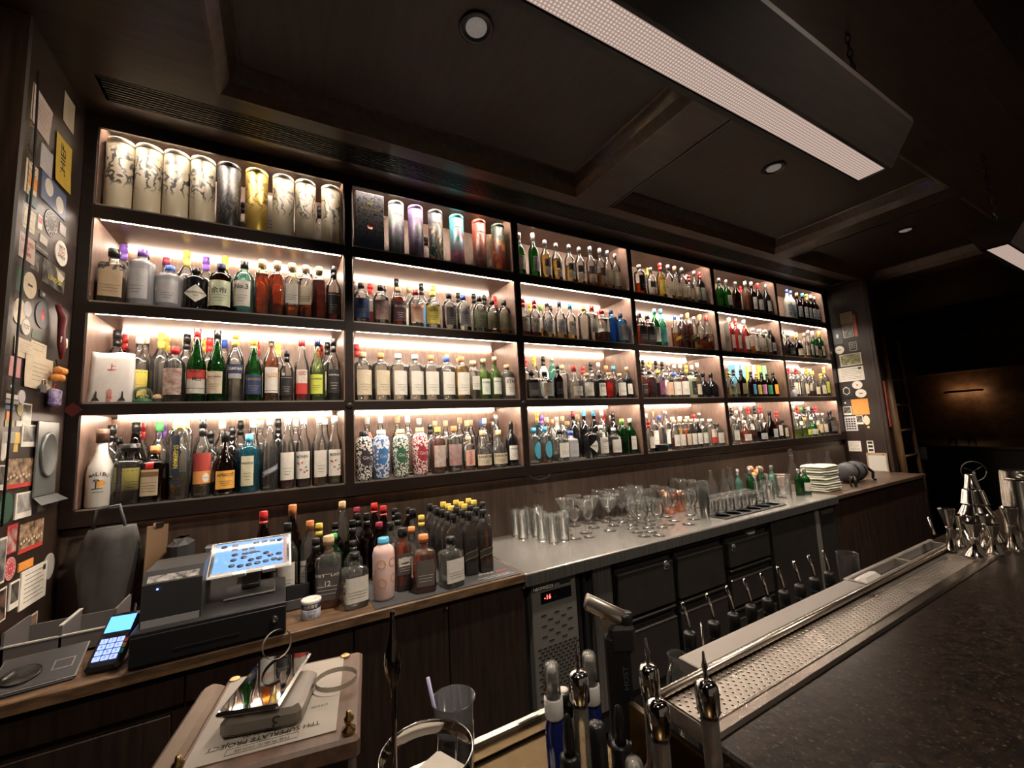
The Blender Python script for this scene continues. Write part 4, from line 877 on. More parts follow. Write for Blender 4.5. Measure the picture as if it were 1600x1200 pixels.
            patch(-W, W, za, zb, 0); T(txt, 0, mid, W*1.75, .016, 1, 0, True); mats.append(LABM['silver']); patch(-W*.8, W*.8, za-.022, za-.002, 5)
        elif code == 'cointreau':
            patch(-W, W, za, zb, 0); mats[1] = pbr('brown_ink', (.25,.13,.06), .5); patch(-W, W, zb-.030, zb-.010, 1, .0013); 
            mats.append(CAPM['r']); patch(-.004, .004, zb+.004, zb+.035, 5, .0012)
            for q in range(4): patch(-W*.6, W*.6, za+.018+q*.012, za+.0195+q*.012, 3, .0014, 4, 1)
        elif code == 'suze':
            patch(-W, W, za, zb, 0); T(txt, 0, mid+.02, W*1.6, .026, 1, .12, True); patch(-W, W, za+.008, za+.0105, 3, .0013)
        elif code == 'cc':
            patch(-W, W, za, zb, 0); T('CC', 0, zb-.018, W*1.2, .018, 1, 0, True); patch(-W, W, za, za+.05, 2, .0013)
        elif code == 'monin':
            patch(-W, W, za, zb, 0); T('MONIN', 0, zb-.022, W*1.5, .013, 1, 0, True)
            mats[4] = pbr('leaf_ink', (.10,.14,.07), .5)
            for q in range(7):
                a = q*1.7; u, v = math.sin(a)*W*.6, mid-.012+math.cos(a*1.3)*.022; patch(u-.006, u+.006, v-.0035, v+.0035, 4 if q % 2 else 2, .0014, 4, 1, 'oval')
        elif code in ('floral','floralp','floralg','floralb','floralw'):
            patch(-W, W, za, zb, 0)
            if code == 'floralp': mats[1] = LABM['silver']; patch(.002, W*.9, mid-.024, mid+.016, 1, .0013, shape='oval')
        else:
            patch(-W, W, za, zb, 0)
            if sh in ('R','W','T','G') and code in ('w','c','y','k','g','silver') and not txt: patch(-W*.98, W*.98, zb-.012, zb-.010, 1, .0012, 6, 1); 
            h_ = zb-za
            if txt and txt != 'fine':
                rot = math.pi/2 if txt == 'RAASAY' else 0
                if rot: T(txt, 0, mid, h_*.85, W*.7, 1, rot, True)
                elif txt in ('余市', '響'): T(txt, 0, zb-h_*.42, W*1.25, h_*.42, 1, 0, True)
                else: T(txt, 0, zb-h_*.24, W*1.7, min(.022, h_*.24), 1, 0, True)
            for q in range(3 if h_ > .05 else 2):
                u_ = W*(.62-.12*q); v = za+h_*(.42-.11*q); patch(-u_, u_, v-.0007, v+.0007, 1, .0013, 5, 1)
        if code.startswith('tag'): pass
        return m.mesh('label', mats)
    return cached(('lb', sh, code, txt), f)
KIND = dict(R='spirit_bottle', G='gin_bottle', A='apothecary_bottle', T='tapered_bottle', W='long_necked_bottle', M='rum_bottle', S='square_bottle', Q='slim_square_bottle', J='square_whisky_bottle', F='faceted_bottle', P='round_decanter', C='ceramic_bottle', Y='syrup_bottle')
def make_bottle(sh, g, l, lv, c, lab, txt, loc, h, rs, rz, label, group):
    R, H = PRF[sh][3], PRF[sh][4]
    t = thing(KIND[sh], label, 'bottle', loc, rz, group); t.scale = (rs, rs, h/H)
    link('glass_body', body_mesh(sh, g), t)
    if l != '-' and lv > .05 and g not in ('k','w','olive','ppink','pblack','pblue','pgreen','pred'): link('liquid', liquid_mesh(sh, l, lv), t)
    link('cap', cap_mesh(sh, c), t)
    if lab != '-': link('label', label_mesh(sh, lab, txt), t)
    return t
BAYN = ['leftmost bay', 'second bay', 'third bay', 'fourth bay', 'fifth bay', 'rightmost bay']; ROWN = ['top shelf', 'second shelf', 'third shelf', 'bottom shelf']
def describe(sh, g, l, lv, c, lab, k, n, row, b, r):
    a = GLN.get(g, g)
    if g == 'c' and l != '-' and lv >= .35: a = LQN[l]
    kind = {'S': 'square bottle', 'Q': 'slim bottle', 'J': 'square bottle', 'P': 'round bottle', 'C': 'ceramic bottle', 'M': 'bottle'}.get(sh, 'bottle')
    s = f"{a} {kind}, {CAPN[c]} cap"
    w_lab = LBN.get(lab, '')
    if w_lab: s += f", {w_lab} label"
    s += f", {ORD[k]} in {'front' if row == 0 else 'back'} row, {ROWN[r-1]}, {BAYN[b-1]}"
    return s
SPECIAL = {}
def tube_thing(colour, seed, loc, h, rs, label, group, txt=None):
    t = thing('gift_tube', label, 'canister', loc, 0, group); t.scale = (rs, rs, h/.29)
    m = MB().lathe([(.043,0),(.0435,.004),(.0435,.272)], 36); link('tube_body', m.mesh('tube_body', TUBES[colour](seed)), t)
    lm = {'cream': (.70,.62,.46), 'black': (.03,.03,.03), 'gold': (.7,.5,.14), 'mint': (.5,.58,.56), 'purple': (.42,.28,.58), 'slate': (.14,.15,.17), 'cyan': (.14,.62,.72), 'red': (.66,.1,.08), 'dkgreen': (.05,.07,.055), 'brown': (.2,.13,.09)}[colour]
    m = MB().lathe([(.0435,.272),(.0445,.273),(.0445,.287),(.043,.29),(.040,.29),(.039,.286),(0,.286)], 36); m.build('lid', pbr('tube_lid_'+colour, lm, .4), t)
    if txt:
        m = MB(); f = lambda x, y, z0=.215: (.0442*math.cos(-math.pi/2+x/.044), .0442*math.sin(-math.pi/2+x/.044), z0+y)
        put_text(m, txt, f, .058, .013, 0, True); put_text(m, 'SINGLE MALT', lambda x, y: f(x, y, .2), .04, .006, 0)
        m.build('lettering', INKW if colour not in ('mint','purple','cyan','cream','gold') else INK, t)
    return t
tubenames = dict(lion='pale gift tube with an ink lion, first on the top shelf', wolf='pale gift tube with an ink wolf, second on the top shelf', shield='pale gift tube with an ornate ink crest, third on the top shelf', kraken='pale gift tube with coiled ink tentacles, fourth on the top shelf', raven='black gift tube among the pale ones on the top shelf', stag='gold gift tube beside the black one on the top shelf',
 dragon='pale gift tube with curling ink dragon, just after the gold tube', fish='pale gift tube with ink fish scroll, second after the gold tube', boar='pale gift tube standing apart at the end of leftmost bay')
ttxt = dict(lion='LANNISTER', wolf='WINTERFELL', shield='CLYNELISH', kraken='CARDHU', raven='OBAN', stag='ROYAL', dragon='TALISKER', fish='SINGLETON', boar='MORTLACH')
ttxt = dict(shield='CLYNELISH', kraken='CARDHU', dragon='TALISKER', fish='SINGLETON')
random.seed(7)
for i, (b, r, row, k, n, x, y, h, rs, sh, g, l, lv, c, lab) in enumerate(BOTTLES):
    z = ZB[r-1]+.0045; txt = None
    if ':' in lab: lab, txt = lab.split(':'); txt = txt.replace('_', ' ')
    grp = f"{'front' if row == 0 else 'back'} row bottles, {ROWN[r-1]}, {BAYN[b-1]}"
    if sh == 'K':
        if (b, r) == (1, 1): tube_thing(g, i+1, (x, y, z), h, rs, tubenames[lab], 'gift tubes on the top shelf of the leftmost bay', None)
        else: tube_thing(g, i+3, (x, y, z), h, rs, {'mint': 'mint grey gift tube beside the speckled dark box', 'purple': 'purple gift tube fading to black on the top shelf', 'slate': 'slate gift tube with orange swirls on the top shelf', 'cyan': 'bright turquoise gift tube on the top shelf', 'red': 'bright red gift tube on the top shelf', 'dkgreen': 'dark green gift tube with flame base on the top shelf', 'brown': 'plain brown gift tube half hidden at the end of second bay'}[g],
            'coloured gift tubes on the top shelf of the second bay', txt)
        continue
    if sh == 'B':
        cn = {'bblue': ((.12,.50,.75), 'sky blue'), 'byel': ((.85,.66,.06), 'yellow'), 'bpink': ((.72,.35,.60), 'pink'), 'bgreen': ((.25,.60,.30), 'green'), 'borange': ((.85,.45,.05), 'orange'), 'cream': ((.66,.62,.54), 'cream'), 'box': ((.10,.11,.14), 'speckled dark')}[g]
        wd = .075 if g == 'box' else .034 if b == 5 and row else .042
        lb_ = {'box': 'tall speckled dark gift box with gold lettering on the top shelf', 'cream': f'cream whisky carton, {ORD[k]} in {"front" if row == 0 else "back"} row, {ROWN[r-1]}, {BAYN[b-1]}'}.get(g, f'{cn[1]} carton behind the bright labels, {ORD[k]} in back row, third shelf, fifth bay')
        t = thing('gift_box', lb_, 'box', (x, y, z), 0, grp)
        bm = pbr('carton_'+g, cn[0], .45) if g != 'box' else tube_mat('gift_box_night', (.22,.22,.24), (.02,.03,.07), (.03,.03,.035), 4, 30, .62, 1.2, blobs=True)
        MB().box(-wd, wd, -.035, .035, 0, h, bev=.002).build('carton', bm, t)
        if g == 'box':
            m = MB(); put_text(m, 'MORTLACH', lambda u, v: (u, -.0356, h*.72+v), .10, .02, 0, True); put_text(m, 'SINGLE MALT', lambda u, v: (u, -.0356, h*.66+v), .06, .008, 0)
            m.box(-.014, .014, -.0358, -.035, h*.80, h*.83); m.build('lettering', INKG, t)
            m = MB(); m.lathe([(.020,0),(.020,.0006)], 6, axis='y'); m.build('emblem', pbr('ember_red', (.45,.10,.06), .5), t, (0, -.0352, h*.42), (0,0,math.pi))
        else:
            m = MB()
            for q in range(3): m.box(-wd*.6, wd*.6, -.0358, -.035, h*(.5-.06*q), h*(.51-.06*q))
            m.build('print', INK, t)
        continue
    if sh == 'X':
        t = thing('paper_bag', 'white paper sake bag with red characters standing on the third shelf', 'bag', (x, y, z))
        m = MB(); vs = []; nx, nz = 8, 8
        for s_ in (-1, 1):
            for j in range(nz+1):
                for i2 in range(nx+1):
                    u = -1+2*i2/nx; v = j/nz; vs.append((u*.068*(1-.03*v), s_*(.032*(1-v*.85))*(1-.25*u*u)+math.sin(u*9+v*14)*.0015, v*h+(math.sin(u*4)*.003 if j == nz else 0)))
        K = (nx+1)*(nz+1); q = lambda s_, j, i2: s_*K+j*(nx+1)+i2
        fs = [(q(0,j,i2), q(0,j,i2+1), q(0,j+1,i2+1), q(0,j+1,i2)) for j in range(nz) for i2 in range(nx)]+[(q(1,j,i2+1), q(1,j,i2), q(1,j+1,i2), q(1,j+1,i2+1)) for j in range(nz) for i2 in range(nx)]
        fs += [(q(1,j,0), q(0,j,0), q(0,j+1,0), q(1,j+1,0)) for j in range(nz)]+[(q(0,j,nx), q(1,j,nx), q(1,j+1,nx), q(0,j+1,nx)) for j in range(nz)]+[(q(0,nz,i2), q(0,nz,i2+1), q(1,nz,i2+1), q(1,nz,i2)) for i2 in range(nx)]
        m.add(vs, fs, 0, True); m.build('bag_body', pbr('white_paper', (.72,.70,.66), .7, noise=.08, nscale=20), t)
        m = MB(); F_ = lambda zc: (lambda u, v: (u, -.036*(1-(zc+v)/h*.8)-.0012, zc+v))
        for zc, ch, s_ in ((h*.70, '上', .022), (h*.235, '水', .014), (h*.165, '宮', .014), (h*.095, '神', .014), (h*.035, '社', .012)): put_text(m, ch, F_(zc), .03, s_, 0, True)
        m.build('characters', INKR, t)
        for sx in (-1, 1):
            pts = [(sx*.052, .01), (sx*.044, .025), (sx*.042, .045), (sx*.040, .052), (sx*.037, .045), (sx*.036, .025), (sx*.026, .01)]
            MB().add([(a, -.0375*(1-b_/h*.8)-.001, b_) for a, b_ in pts], [tuple(range(7))]).build('ink_drawing', INK, t)
        continue
    if sh == 'Z':
        t = thing('snow_globe', 'small domed glass globe with green base and gold scene', 'ornament', (x, y, z))
        MB().lathe([(.034,0),(.036,.003),(.036,.016),(.033,.018)], 24).build('base', pbr('green_enamel', (.03,.20,.07), .3), t)
        MB().lathe([(.033,.018),(.034,.04),(.030,.056),(.020,.067),(.008,.072),(0,.073)], 24).build('dome', GL['c'], t)
        m = MB(); random.seed(3)
        for q in range(26):
            a = random.random()*6.28; rr_ = random.random()*.022; zz = .02+random.random()*.035*(1-rr_/.03); m.lathe([(0,-.004),(.004,0),(0,.005)], 5, c=(rr_*math.cos(a), rr_*math.sin(a), zz))
        m.build('scene', pbr('gold_foliage', (.45,.42,.12), .5), t); random.seed(7+i); continue
    if sh == 'V':
        t = thing('cork_jar', 'tiny glass jar with domed cork beside the snow globe', 'jar', (x, y, z))
        MB().lathe([(.015,0),(.018,.003),(.018,.016),(.012,.021)], 18).build('glass_body', GL['c'], t); MB().lathe([(.012,.018),(.020,.021),(.020,.024),(.016,.034),(.006,.04),(0,.041)], 18).build('lid', CAPM['c'], t); continue
    if sh == 'D':
        t = thing('storage_box', 'low glossy black box lying on the bottom shelf, fourth bay', 'box', (x, y, z))
        MB().box(-.055, .055, -.045, .045, 0, .045, bev=.004).build('box_body', pbr('gloss_black', (.01,.01,.01), .12), t); MB().box(-.057, .057, -.047, .047, .0455, .055, bev=.003).build('lid', MATS['gloss_black'], t); continue
    if sh == 'U':
        t = thing('figurine', 'small ceramic sailor-capped figurine on the third shelf, rightmost bay', 'ornament', (x, y, z))
        MB().lathe([(.020,0),(.024,.01),(.026,.04),(.018,.07),(.010,.078)], 18).build('body', pbr('figurine_blue_grey', (.35,.42,.5), .4), t); MB().lathe([(.006,.076),(.015,.084),(.017,.096),(.012,.108),(0,.112)], 18).build('head', pbr('figurine_clay', (.55,.36,.24), .5), t)
        MB().lathe([(.017,.106),(.020,.108),(.020,.116),(.012,.122),(0,.123)], 18).build('cap', BLACK, t); continue
    make_bottle(sh, g, l, lv, c, lab, txt, (x, y, z), h, rs, random.uniform(-.25, .25) if lab not in ('diamond','malibu') else .15, describe(sh, g, l, lv, c, lab, k, n, row, b, r), grp)

STICKERS = [
(0, 1.864, 1.142, 0.134, 0.134, 'note', 'pinkw', 'pinned_note', 'large pale handwritten letter pinned highest on the sticker wall', ''),
(0, 1.839, 1.021, 0.084, 0.093, 'ovalrib', 'black', 'plaque', 'black ribbed oval plaque below the pale letter on the sticker wall', ''),
(0, 2.05, 1.287, 0.088, 0.121, 'note', 'cream', 'pinned_note', 'narrow cream note stuck above the yellow note on the sticker wall', ''),
(0, 2.035, 1.071, 0.122, 0.181, 'yellow', 'yellow', 'pinned_note', 'bright yellow note with brush writing on the sticker wall', 'CHIEF'),
(0, 1.923, 1.009, 0.077, 0.088, 'rect', 'palegrey', 'sticker', 'pale lilac rounded card beside the yellow note on the sticker wall', ''),
(0, 1.99, 0.915, 0.179, 0.099, 'bluecard', 'steelblue', 'sticker', 'slate blue card with two white discs on the sticker wall', ''),
(0, 1.835, 0.889, 0.075, 0.114, 'tree', 'cream', 'art_print', 'cream print of bare dark branches on the sticker wall', ''),
(0, 1.847, 0.885, 0.05, 0.042, 'rect', 'orange', 'sticker', 'small orange label beside the bare branch print on the sticker wall', ''),
(0, 1.851, 0.827, 0.05, 0.039, 'rect', 'teal', 'sticker', 'small dark teal label under the orange one on the sticker wall', ''),
(0, 1.825, 0.78, 0.056, 0.043, 'lines', 'grey', 'sticker', 'small grey lined label beside the teal one on the sticker wall', ''),
(0, 1.846, 0.756, 0.076, 0.072, 'lines', 'cream', 'sticker', 'cream ruled label with thin dark border on the sticker wall', ''),
(0, 1.913, 0.78, 0.031, 0.05, 'redtop', 'white', 'sticker', 'slim red and white label between the ruled label and round badge', ''),
(0, 1.983, 0.81, 0.094, 0.094, 'badge', 'black', 'sticker', 'round black badge with white rings and a face on the sticker wall', ''),
(0, 2.071, 0.828, 0.049, 0.04, 'lines', 'palegrey', 'sticker', 'small pale grey label beside the round black badge', ''),
(0, 1.943, 0.73, 0.05, 0.029, 'lines', 'white', 'sticker', 'small white script label under the round black badge', ''),
(0, 1.845, 0.659, 0.097, 0.08, 'redtext', 'pinkw', 'sticker', 'pale square coaster with faded red lettering on the sticker wall', 'WITNESS OF CRIME'),
(0, 2.071, 0.736, 0.097, 0.093, 'nottoo', 'white', 'sticker', 'round white sticker reading NOT TOO SWEET', 'NOT|TOO|SWEET'),
(0, 1.934, 0.691, 0.087, 0.025, 'word', 'black', 'sticker', 'black strip sticker lettered FOOD COMA on the sticker wall', 'FOOD COMA'),
(0, 1.903, 0.637, 0.053, 0.057, 'photo', 'grey', 'photo_print', 'small faded grey photo beside the LONDON picture', ''),
(0, 1.828, 0.548, 0.063, 0.076, 'rect', 'green', 'sticker', 'dark green square card behind a white round coaster on the sticker wall', ''),
(0, 2.034, 0.633, 0.164, 0.084, 'london', 'slate', 'photo_print', 'dark city picture postcard reading LONDON in yellow', 'LONDON'),
(0, 1.883, 0.549, 0.081, 0.087, 'ovaldot', 'cream', 'coaster', 'round cream coaster with tiny black mark over the green card', ''),
(0, 1.834, 0.448, 0.074, 0.083, 'ovalred', 'cream', 'coaster', 'round cream coaster with tiny red square on the sticker wall', ''),
(0, 1.879, 0.469, 0.048, 0.05, 'oval', 'palegrey', 'coaster', 'small plain pale round coaster between two bigger ones', ''),
(0, 1.972, 0.474, 0.09, 0.093, 'compass', 'slate', 'coaster', 'dark round badge with red compass mark on the sticker wall', ''),
(0, 1.876, 0.409, 0.05, 0.052, 'tot', 'white', 'sticker', 'small round white sticker reading TOT', 'TOT'),
(0, 1.965, 0.544, 0.048, 0.022, 'word', 'black', 'sticker', 'small black sticker with a white letter W', 'W'),
(0, 1.951, 0.4, 0.064, 0.029, 'rect', 'green', 'sticker', 'small green and white pennant under the TOT sticker', ''),
(0, 1.875, 0.339, 0.105, 0.061, 'note', 'cream', 'art_print', 'cream illustrated sheet behind two tilted snapshots on the sticker wall', ''),
(0, 1.969, 0.349, 0.104, 0.058, 'lines', 'cream', 'art_print', 'cream sheet with brown ink figures on the sticker wall', ''),
(0, 1.836, 0.273, 0.064, 0.061, 'pink', 'pink', 'sticker', 'pink cartoon style sticker with red patches on the sticker wall', ''),
(0, 1.977, 0.275, 0.182, 0.111, 'note', 'cream', 'art_print', 'wide cream sheet with small flower marks above the grey tray', ''),
(0, 1.825, 0.212, 0.056, 0.032, 'markw', 'black', 'sticker', 'small black sticker with white mark under the pink one', ''),
(0, 1.837, 0.181, 0.079, 0.014, 'rect', 'white', 'sticker', 'narrow white strip sticker, upper of the two strips', ''),
(0, 1.834, 0.165, 0.074, 0.012, 'rect', 'grey', 'sticker', 'narrow grey strip sticker, lower of the two strips', ''),
(0, 1.885, 0.185, 0.04, 0.044, 'oval', 'palegrey', 'sticker', 'small upright pale oval sticker beside the strip stickers', ''),
(0, 1.829, 0.148, 0.057, 0.012, 'rect', 'steelblue', 'sticker', 'small blue strip sticker under the grey strip', ''),
(0, 1.891, 0.145, 0.04, 0.042, 'oval', 'khaki', 'sticker', 'small olive oval sticker beside the blue strip', ''),
(0, 1.926, 0.133, 0.058, 0.069, 'polaroid', 'black', 'photo_print', 'narrow instant photo with dark top beside the grey tray', ''),
(0, 1.827, 0.12, 0.028, 0.031, 'rect', 'orange', 'sticker', 'tiny orange brown label near the stacked dark strips', ''),
(0, 1.833, 0.099, 0.051, 0.02, 'lines', 'khaki', 'sticker', 'small tan lined label above the car sticker', ''),
(0, 1.885, 0.101, 0.034, 0.017, 'word', 'white', 'sticker', 'tiny white label with black digits beside the tan one', '25'),
(0, 1.952, 0.064, 0.096, 0.071, 'polaroid', 'grey', 'photo_print', 'instant photo of seated people with wide white foot', ''),
(0, 1.845, 0.057, 0.096, 0.034, 'car', 'grey', 'sticker', 'wide grey brown sticker with white outline on the sticker wall', ''),
(0, 1.879, 0.056, 0.03, 0.033, 'rect', 'yellow', 'sticker', 'small yellow sticker beside the wide outlined one', ''),
(0, 1.88, 0.027, 0.024, 0.027, 'rect', 'gold', 'sticker', 'tiny gold sticker below the small yellow one', ''),
(0, 1.813, 0.002, 0.025, 0.029, 'oval', 'gold', 'charm', 'tiny gold ring charm above the group photo', ''),
(0, 1.816, 0.022, 0.038, 0.066, 'oval', 'white', 'sticker', 'white oval sticker at the outer edge of the sticker wall', ''),
(0, 2.087, -0.013, 0.066, 0.048, 'lines', 'pinkw', 'pinned_note', 'small pale paper with brown marks above the pink coaster', ''),
(0, 1.916, -0.053, 0.17, 0.09, 'group', 'warm', 'photo_print', 'wide photo of a crowd before bar shelves with red base', ''),
(0, 2.057, -0.091, 0.097, 0.097, 'pinkoval', 'pink', 'coaster', 'round pink coaster lettered in red', 'FERNANDO'),
(0, 1.819, -0.061, 0.044, 0.073, 'polaroid', 'black', 'photo_print', 'instant photo of two people at outer edge of sticker wall', ''),
(0, 1.849, -0.153, 0.077, 0.09, 'oval', 'green', 'coaster', 'round dark green coaster under the crowd photo', ''),
(0, 1.949, -0.156, 0.098, 0.08, 'polaroid', 'palegrey', 'photo_print', 'instant photo with pale sketch and white border', ''),
(0, 1.814, -0.164, 0.034, 0.073, 'polaroid', 'warm', 'photo_print', 'white bordered photo beside the dark green coaster', ''),
(0, 2.074, -0.174, 0.065, 0.039, 'photo', 'black', 'photo_print', 'small dark picture under the pink coaster', ''),
(0, 1.899, -0.252, 0.057, 0.086, 'redphoto', 'red', 'photo_print', 'tall red bordered photo of people under the green coaster', ''),
(0, 2.017, -0.263, 0.151, 0.091, 'group', 'warm', 'photo_print', 'photo of a large crowd posing, above the orange tag', ''),
(0, 1.835, -0.305, 0.076, 0.133, 'photob', 'grey', 'photo_print', 'tall grey photo of a street with car at outer edge', ''),
(0, 1.901, -0.34, 0.06, 0.069, 'badge', 'redb', 'sticker', 'round red badge with white pattern under the red photo', ''),
(0, 1.993, -0.351, 0.088, 0.026, 'rect', 'orange', 'sticker', 'orange hexagon style tag above the typed letter', ''),
(0, 1.935, -0.426, 0.053, 0.082, 'polaroid', 'black', 'photo_print', 'narrow instant photo with black picture beside the typed letter', ''),
(0, 2.052, -0.429, 0.167, 0.119, 'lines', 'white', 'pinned_note', 'large white typed letter with stamp on the sticker wall', ''),
(0, 1.854, -0.438, 0.089, 0.097, 'photob', 'navy', 'photo_print', 'photo of men in dark suits with white border', ''),
(0, 2.032, -0.581, 0.133, 0.108, 'photob', 'warm', 'photo_print', 'tilted street photo with white border behind the charging pad', ''),
(0, 1.853, -0.536, 0.036, 0.03, 'photo', 'black', 'photo_print', 'small dark snapshot low on the sticker wall', ''),
(0, 1.864, -0.589, 0.056, 0.067, 'photob', 'palegrey', 'photo_print', 'lowest white bordered photo of the sticker wall', ''),
(0, 2.156, -0.396, 0.078, 0.089, 'oval', 'grey', 'coaster', 'grey teardrop shaped coaster near the counter corner', ''),
(1, 2.045, 1.041, 0.113, 0.121, 'lines', 'cream', 'pinned_note', 'cream note at the top of the far sticker column', ''),
(1, 2.046, 0.897, 0.096, 0.15, 'photob', 'grey', 'photo_print', 'grey picture of a round face under the cream note', ''),
(1, 1.977, 0.938, 0.027, 0.243, 'rect', 'coral', 'pinned_note', 'slim coral strip beside the grey face picture', ''),
(1, 2.15, 0.858, 0.089, 0.179, 'markw', 'slate', 'sticker', 'dark slate card with white specks on the far sticker column', ''),
(1, 2.022, 0.717, 0.088, 0.116, 'framel', 'black', 'sticker', 'black sticker with thin pale outlined box', ''),
(1, 2.15, 0.702, 0.089, 0.089, 'ovaldot', 'white', 'sticker', 'round white sticker beside the black outlined box sticker', ''),
(1, 2.061, 0.579, 0.195, 0.128, 'photob', 'olive', 'photo_print', 'wide olive toned picture with cream border', ''),
(1, 2.078, 0.422, 0.234, 0.153, 'lines', 'white', 'postcard', 'wide white postcard with stamp under the olive picture', ''),
(1, 2.139, 0.244, 0.112, 0.15, 'hexl', 'black', 'sticker', 'black sticker with pale hexagon emblem', ''),
(1, 2.035, 0.298, 0.091, 0.086, 'ovalred', 'white', 'sticker', 'white oval sticker with tiny red mark, upper of the pair', ''),
(1, 2.014, 0.205, 0.096, 0.089, 'ovaldot', 'white', 'sticker', 'white oval sticker with black line, lower of the pair', ''),
(1, 2.037, 0.063, 0.147, 0.167, 'rect', 'orange', 'pinned_note', 'bright orange square card on the far sticker column', ''),
(1, 2.165, 0.115, 0.06, 0.063, 'markw', 'black', 'sticker', 'tiny black sticker with white mark beside the orange card', ''),
(1, 2.156, 0.028, 0.077, 0.092, 'polaroid', 'black', 'photo_print', 'small instant photo with white border beside the orange card', ''),
(1, 2.139, -0.112, 0.111, 0.157, 'lines', 'palegrey', 'photo_print', 'grey contact sheet of many tiny faces under the orange card', ''),
(1, 2.059, -0.075, 0.06, 0.094, 'polaroid', 'black', 'photo_print', 'small instant photo between contact sheet and pale oval', ''),
(1, 2.0, -0.082, 0.056, 0.097, 'oval', 'cream', 'sticker', 'pale yellow oval sticker below the orange card', ''),
(1, 1.992, -0.155, 0.02, 0.024, 'oval', 'gold', 'sticker', 'tiny round gold dot sticker on the far sticker column', ''),
(1, 2.135, -0.354, 0.113, 0.111, 'lines', 'white', 'pinned_note', 'white note with curled edge and scribbled lines', ''),
(1, 1.998, -0.383, 0.055, 0.171, 'strip4', 'white', 'photo_print', 'vertical strip of small photos near the column edge', ''),
]
